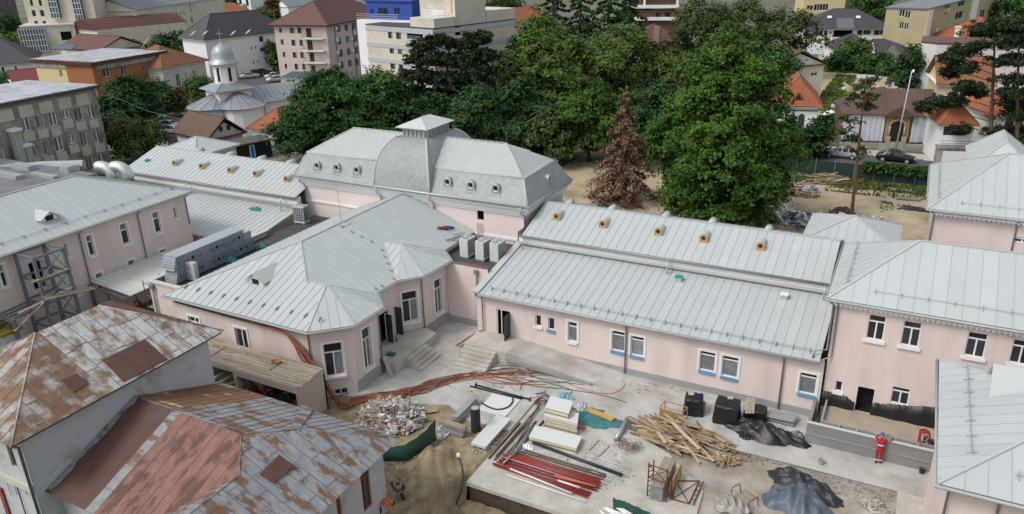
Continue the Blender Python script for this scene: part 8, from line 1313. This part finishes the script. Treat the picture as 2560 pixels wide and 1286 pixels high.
# ================================================================== people
SKINM = M('skin', (.36, .19, .13), .6, var=.05)
def person(label, x, y, z, rz, pose, top, legs, helmet=None, hair=(.02, .015, .01), sc=1.0, stripe=False):
    """one continuous body grown on a posed skeleton; x forward, y left, in metres"""
    J = {}
    if pose == 'lean': J = dict(pel=(0, 0, .93), chest=(.17, 0, 1.32), neck=(.24, 0, 1.5), head=(.30, 0, 1.68), kl=(.05, .12, .5), al=(-.08, .11, .08), tl=(.1, .12, .04), kr=(.07, -.11, .5), ar=(-.02, -.1, .08), tr=(.16, -.11, .04), sl=(.22, .19, 1.42), el=(.42, .3, 1.38), hl=(.66, .22, 1.37), sr=(.22, -.19, 1.42), er=(.42, -.36, 1.38), hr=(.62, -.5, 1.37))
    elif pose == 'bend': J = dict(pel=(-.18, 0, .88), chest=(.25, 0, 1.05), neck=(.42, 0, 1.02), head=(.54, 0, .93), kl=(-.08, .14, .47), al=(-.2, .14, .08), tl=(-.02, .15, .04), kr=(-.05, -.14, .47), ar=(-.18, -.14, .08), tr=(0, -.15, .04), sl=(.32, .2, 1.02), el=(.4, .25, .72), hl=(.5, .14, .48), sr=(.32, -.2, 1.02), er=(.42, -.26, .72), hr=(.54, -.16, .46))
    elif pose == 'crouch': J = dict(pel=(-.15, 0, .4), chest=(.08, 0, .8), neck=(.16, 0, .98), head=(.22, 0, 1.14), kl=(.3, .16, .48), al=(.02, .15, .08), tl=(.2, .16, .04), kr=(.28, -.16, .46), ar=(.0, -.15, .08), tr=(.18, -.16, .04), sl=(.12, .2, .9), el=(.3, .26, .68), hl=(.48, .16, .56), sr=(.12, -.2, .9), er=(.3, -.26, .68), hr=(.48, -.12, .54))
    else: J = dict(pel=(0, 0, .93), chest=(.02, 0, 1.32), neck=(.03, 0, 1.5), head=(.06, 0, 1.67), kl=(.12, .1, .5), al=(.02, .1, .08), tl=(.2, .11, .04), kr=(-.02, -.1, .5), ar=(-.16, -.1, .08), tr=(0, -.11, .04), sl=(.02, .19, 1.42), el=(-.02, .26, 1.13), hl=(.12, .25, .92), sr=(.02, -.19, 1.42), er=(.05, -.27, 1.14), hr=(.2, -.22, .95))
    P = [np.array(J['pel'])]; rad = [.15]; E = []; tagv = ['legs']
    def chain(start, pts, rs, tg):
        k = start
        for p, r_, t_ in zip(pts, rs, tg): P.append(np.array(p, float)); rad.append(r_); tagv.append(t_); E.append((k, len(P)-1)); k = len(P)-1
        return k
    ch_i = chain(0, [(np.array(J['pel'])+J['chest'])/2, J['chest']], [.145, .165], ['top', 'top']); nk = chain(ch_i, [J['neck'], np.array(J['neck'])*.5+np.array(J['head'])*.5, J['head'], np.array(J['head'])+(np.array(J['head'])-J['neck'])*.42], [.062, .07, .095, .075], ['top', 'skin', 'skin', 'skin'])
    chain(nk-1, [np.array(J['head'])+(.10, 0, -.03)], [.022], ['skin'])    # nose
    for s in 'lr':
        sg = 1 if s == 'l' else -1; hp = np.array(J['pel'])+(0, sg*.1, -.04); chain(0, [hp, (hp+J['k'+s])/2, J['k'+s], (np.array(J['k'+s])+J['a'+s])/2, J['a'+s], J['t'+s]], [.10, .092, .07, .066, .05, .042], ['legs']*4+['boot', 'boot']); h = np.array(J['h'+s]); e = np.array(J['e'+s]); wr = h-(h-e)*.1
        w_i = chain(ch_i, [J['s'+s], (np.array(J['s'+s])+e)/2, e, (e+wr)/2, wr, h], [.075, .06, .05, .045, .033, .036], ['top']*4+['top', 'skin']); d = (h-e)/np.linalg.norm(h-e); sd = np.cross(d, (0, 0, 1.)); sd /= np.linalg.norm(sd)+1e-9
        for q in range(4): off = (q-1.5)*.021; b = h+d*.045+sd*off; L_ = (.062, .075, .08, .065)[q]; chain(w_i, [b, b+d*L_*.5+(0, 0, -.006), b+d*L_*.85+(0, 0, -.03)], [.0105, .0095, .008], ['skin']*3)
        chain(w_i, [h+sd*sg*-.03+d*.01, h+sd*sg*-.05+d*.045+(0, 0, -.01)], [.011, .009], ['skin']*2)
    me = bpy.data.meshes.new('body'); me.from_pydata([tuple(p*sc) for p in P], E, []); ob = bpy.data.objects.new('body_tmp', me); COL.objects.link(ob); ob.modifiers.new('s', 'SKIN'); sv = me.skin_vertices[0].data
    for i, r_ in enumerate(rad): sv[i].radius = (r_*sc, r_*sc*(.85 if tagv[i] == 'top' and i < 4 else 1)); sv[i].use_root = i == 0
    sm = ob.modifiers.new('u', 'SUBSURF'); sm.levels = 1; sm.render_levels = 1; dg = bpy.context.evaluated_depsgraph_get(); me2 = bpy.data.meshes.new_from_object(ob.evaluated_get(dg)); COL.objects.unlink(ob); bpy.data.objects.remove(ob)
    T = thing('person', label, 'person', (x, y, z), rz, local=True); mats = [M('cloth_%d_%d' % (int(top[0]*999), int(top[2]*999)), top, .85, var=.12, scale=6), M('cloth_%d_%d' % (int(legs[0]*999), int(legs[2]*999)), legs, .85, var=.12, scale=6), SKINM, M('boot_black', (.015, .013, .012), .7)]; me2.materials.clear(); [me2.materials.append(m_) for m_ in mats]; PA = np.array(P)*sc; idx = dict(top=0, legs=1, skin=2, boot=3)
    for pl in me2.polygons: c = np.array(pl.center); dd_ = np.linalg.norm(PA-c, axis=1)-np.array(rad)*.8; pl.material_index = idx[tagv[int(np.argmin(dd_))]]; pl.use_smooth = True
    o = bpy.data.objects.new('body', me2); COL.objects.link(o); o.parent = T; hd = np.array(J['head'])*sc; up = (np.array(J['head'])-J['neck']); up /= np.linalg.norm(up); r0 = .118*sc
    cen = hd+up*.035*sc; mb = MB(); n_ = 12; rows = 5; a1 = np.cross(up, (0, 1., 0)); a1 /= np.linalg.norm(a1); a2 = np.cross(up, a1)
    rr = [(r0*math.cos(t), r0*math.sin(t)*.95) for t in np.linspace(0, 1.35, rows)]; mb.add([cen+(a1*math.cos(2*math.pi*k/n_)+a2*math.sin(2*math.pi*k/n_))*q[0]+up*q[1] for q in rr for k in range(n_)], [(i*n_+k, i*n_+(k+1) % n_, (i+1)*n_+(k+1) % n_, (i+1)*n_+k) for i in range(rows-1) for k in range(n_)]+[tuple(range((rows-1)*n_, rows*n_))])
    hm = mb.build('helmet' if helmet else 'hair', M('helm_%d' % int(1000*helmet[2]), helmet, .4) if helmet else M('hair_dark', hair, .8), None, True); hm.parent = T
    if helmet: b2_ = MB(); b2_.add([cen+(a1*math.cos(t)+a2*math.sin(t))*r_*sc+up*.004 for r_ in (.115, .165) for t in np.linspace(-1.2+math.pi*0, 1.2, 9)], [(k, k+1, 10+k, 9+k) for k in range(8)]); q = b2_.build('helmet_brim', M('helm_%d' % int(1000*helmet[2]), helmet, .4), None); q.parent = T
    if stripe:
        SW = M('reflective_white', (.7, .7, .7), .4)
        for (pt, d, r_) in ((np.array(J['pel'])*.45+np.array(J['chest'])*.55, np.array(J['chest'])-J['pel'], .162), ((np.array(J['kl'])*.4+np.array(J['al'])*.6), np.array(J['al'])-J['kl'], .068), ((np.array(J['kr'])*.4+np.array(J['ar'])*.6), np.array(J['ar'])-J['kr'], .068)): d = d/np.linalg.norm(d)*.025; q = MB().tube([(pt-d)*sc, (pt+d)*sc], r_*sc*1.03, 12, caps=False).build('reflective_band', SW, None); q.parent = T
    return T
RED = (.33, .012, .015); BLU = (.02, .06, .34)
p = gp(2194, 1160, 0); person('worker in red overalls and blue helmet leaning on the planter wall', p[0], p[1]+.05, 0, R(92), 'lean', RED, RED, BLU, stripe=True)
p = pz(2305, 1118, .95); person('worker in red overalls bending over the planter edge beside the bucket', p[0]-.05, p[1]+.25, .93, R(-80), 'bend', RED, RED, BLU, stripe=True)
bk1 = bucket('mortar bucket on the planter wall by the leaning worker', np.array((*pz(2222, 1102, 1.35)[:2], 0)), (.3, .3, .29), .3, .17); bk1.location = (bk1.location[0], bk1.location[1], 1.36); bk2 = bucket('mortar bucket beside the bending worker', np.array((*pz(2328, 1112, 1.0)[:2], 0)), (.12, .09, .08), .32, .18); bk2.location = (bk2.location[0], bk2.location[1], .94)
p = pz(2224, 215, 7.2); person('man in blue kneeling on the derelict roof ridge', p[0], p[1], 7.1, R(-60), 'crouch', (.02, .04, .12), (.03, .035, .06)); p = pz(2080, 283); person('man in white shirt standing on the vacant plot path', p[0], p[1], .02, R(-90), 'stand', (.62, .6, .58), (.25, .18, .15))
p = pz(175, 808, .9); person('worker in red under the steel stair tower', p[0], p[1], .6, R(-60), 'crouch', RED, RED, BLU); p = pz(352, 768, .9); person('worker in red crouching under the white canopy', p[0], p[1], .6, R(-100), 'crouch', RED, RED, (.3, .2, .25))
for (x, y, pose, tp_, lg, hm, lab) in ((640, 992, 'crouch', RED, RED, BLU, 'worker in red crouching at the left of the plank shelter'), (678, 1010, 'stand', RED, (.02, .02, .03), None, 'worker in red top standing inside the plank shelter'), (718, 1018, 'stand', (.02, .03, .1), (.02, .03, .1), None, 'worker in dark blue inside the plank shelter')): p = pz(x, y, 0); person(lab, p[0], max(p[1], 29.7), -.02, R(-75), pose, tp_, lg, hm, stripe=(pose == 'stand'))
p = pz(958, 1288, 0); person('worker in orange vest bending at the bottom edge by the old house', p[0], p[1], -.1, R(20), 'bend', (.7, .12, .02), (.02, .02, .02))
# litter and dust-sized debris lying about the yard
for k, (x, y, rx, ry, n_, lab) in enumerate(((1420, 1150, 4.0, 2.6, 260, 'small chips and scraps strewn over the concrete slab'), (1250, 960, 5.0, 2.4, 160, 'scraps and dust strewn over the courtyard pavement'), (1050, 1170, 2.2, 2.2, 220, 'clods and stones strewn over the dug ground'), (1760, 1010, 6.0, 1.0, 140, 'scraps along the foot of the right wing'))):
    p = gp(x, y); rubbish('litter', lab, (p[0], p[1], (-.088, .0, -.02, .004)[k]), rx, ry, .015, n_, [(.36, .33, .28), (.5, .49, .46), (.22, .19, .14), (.3, .22, .13)], 81+k, (.03, .09), 'litter')
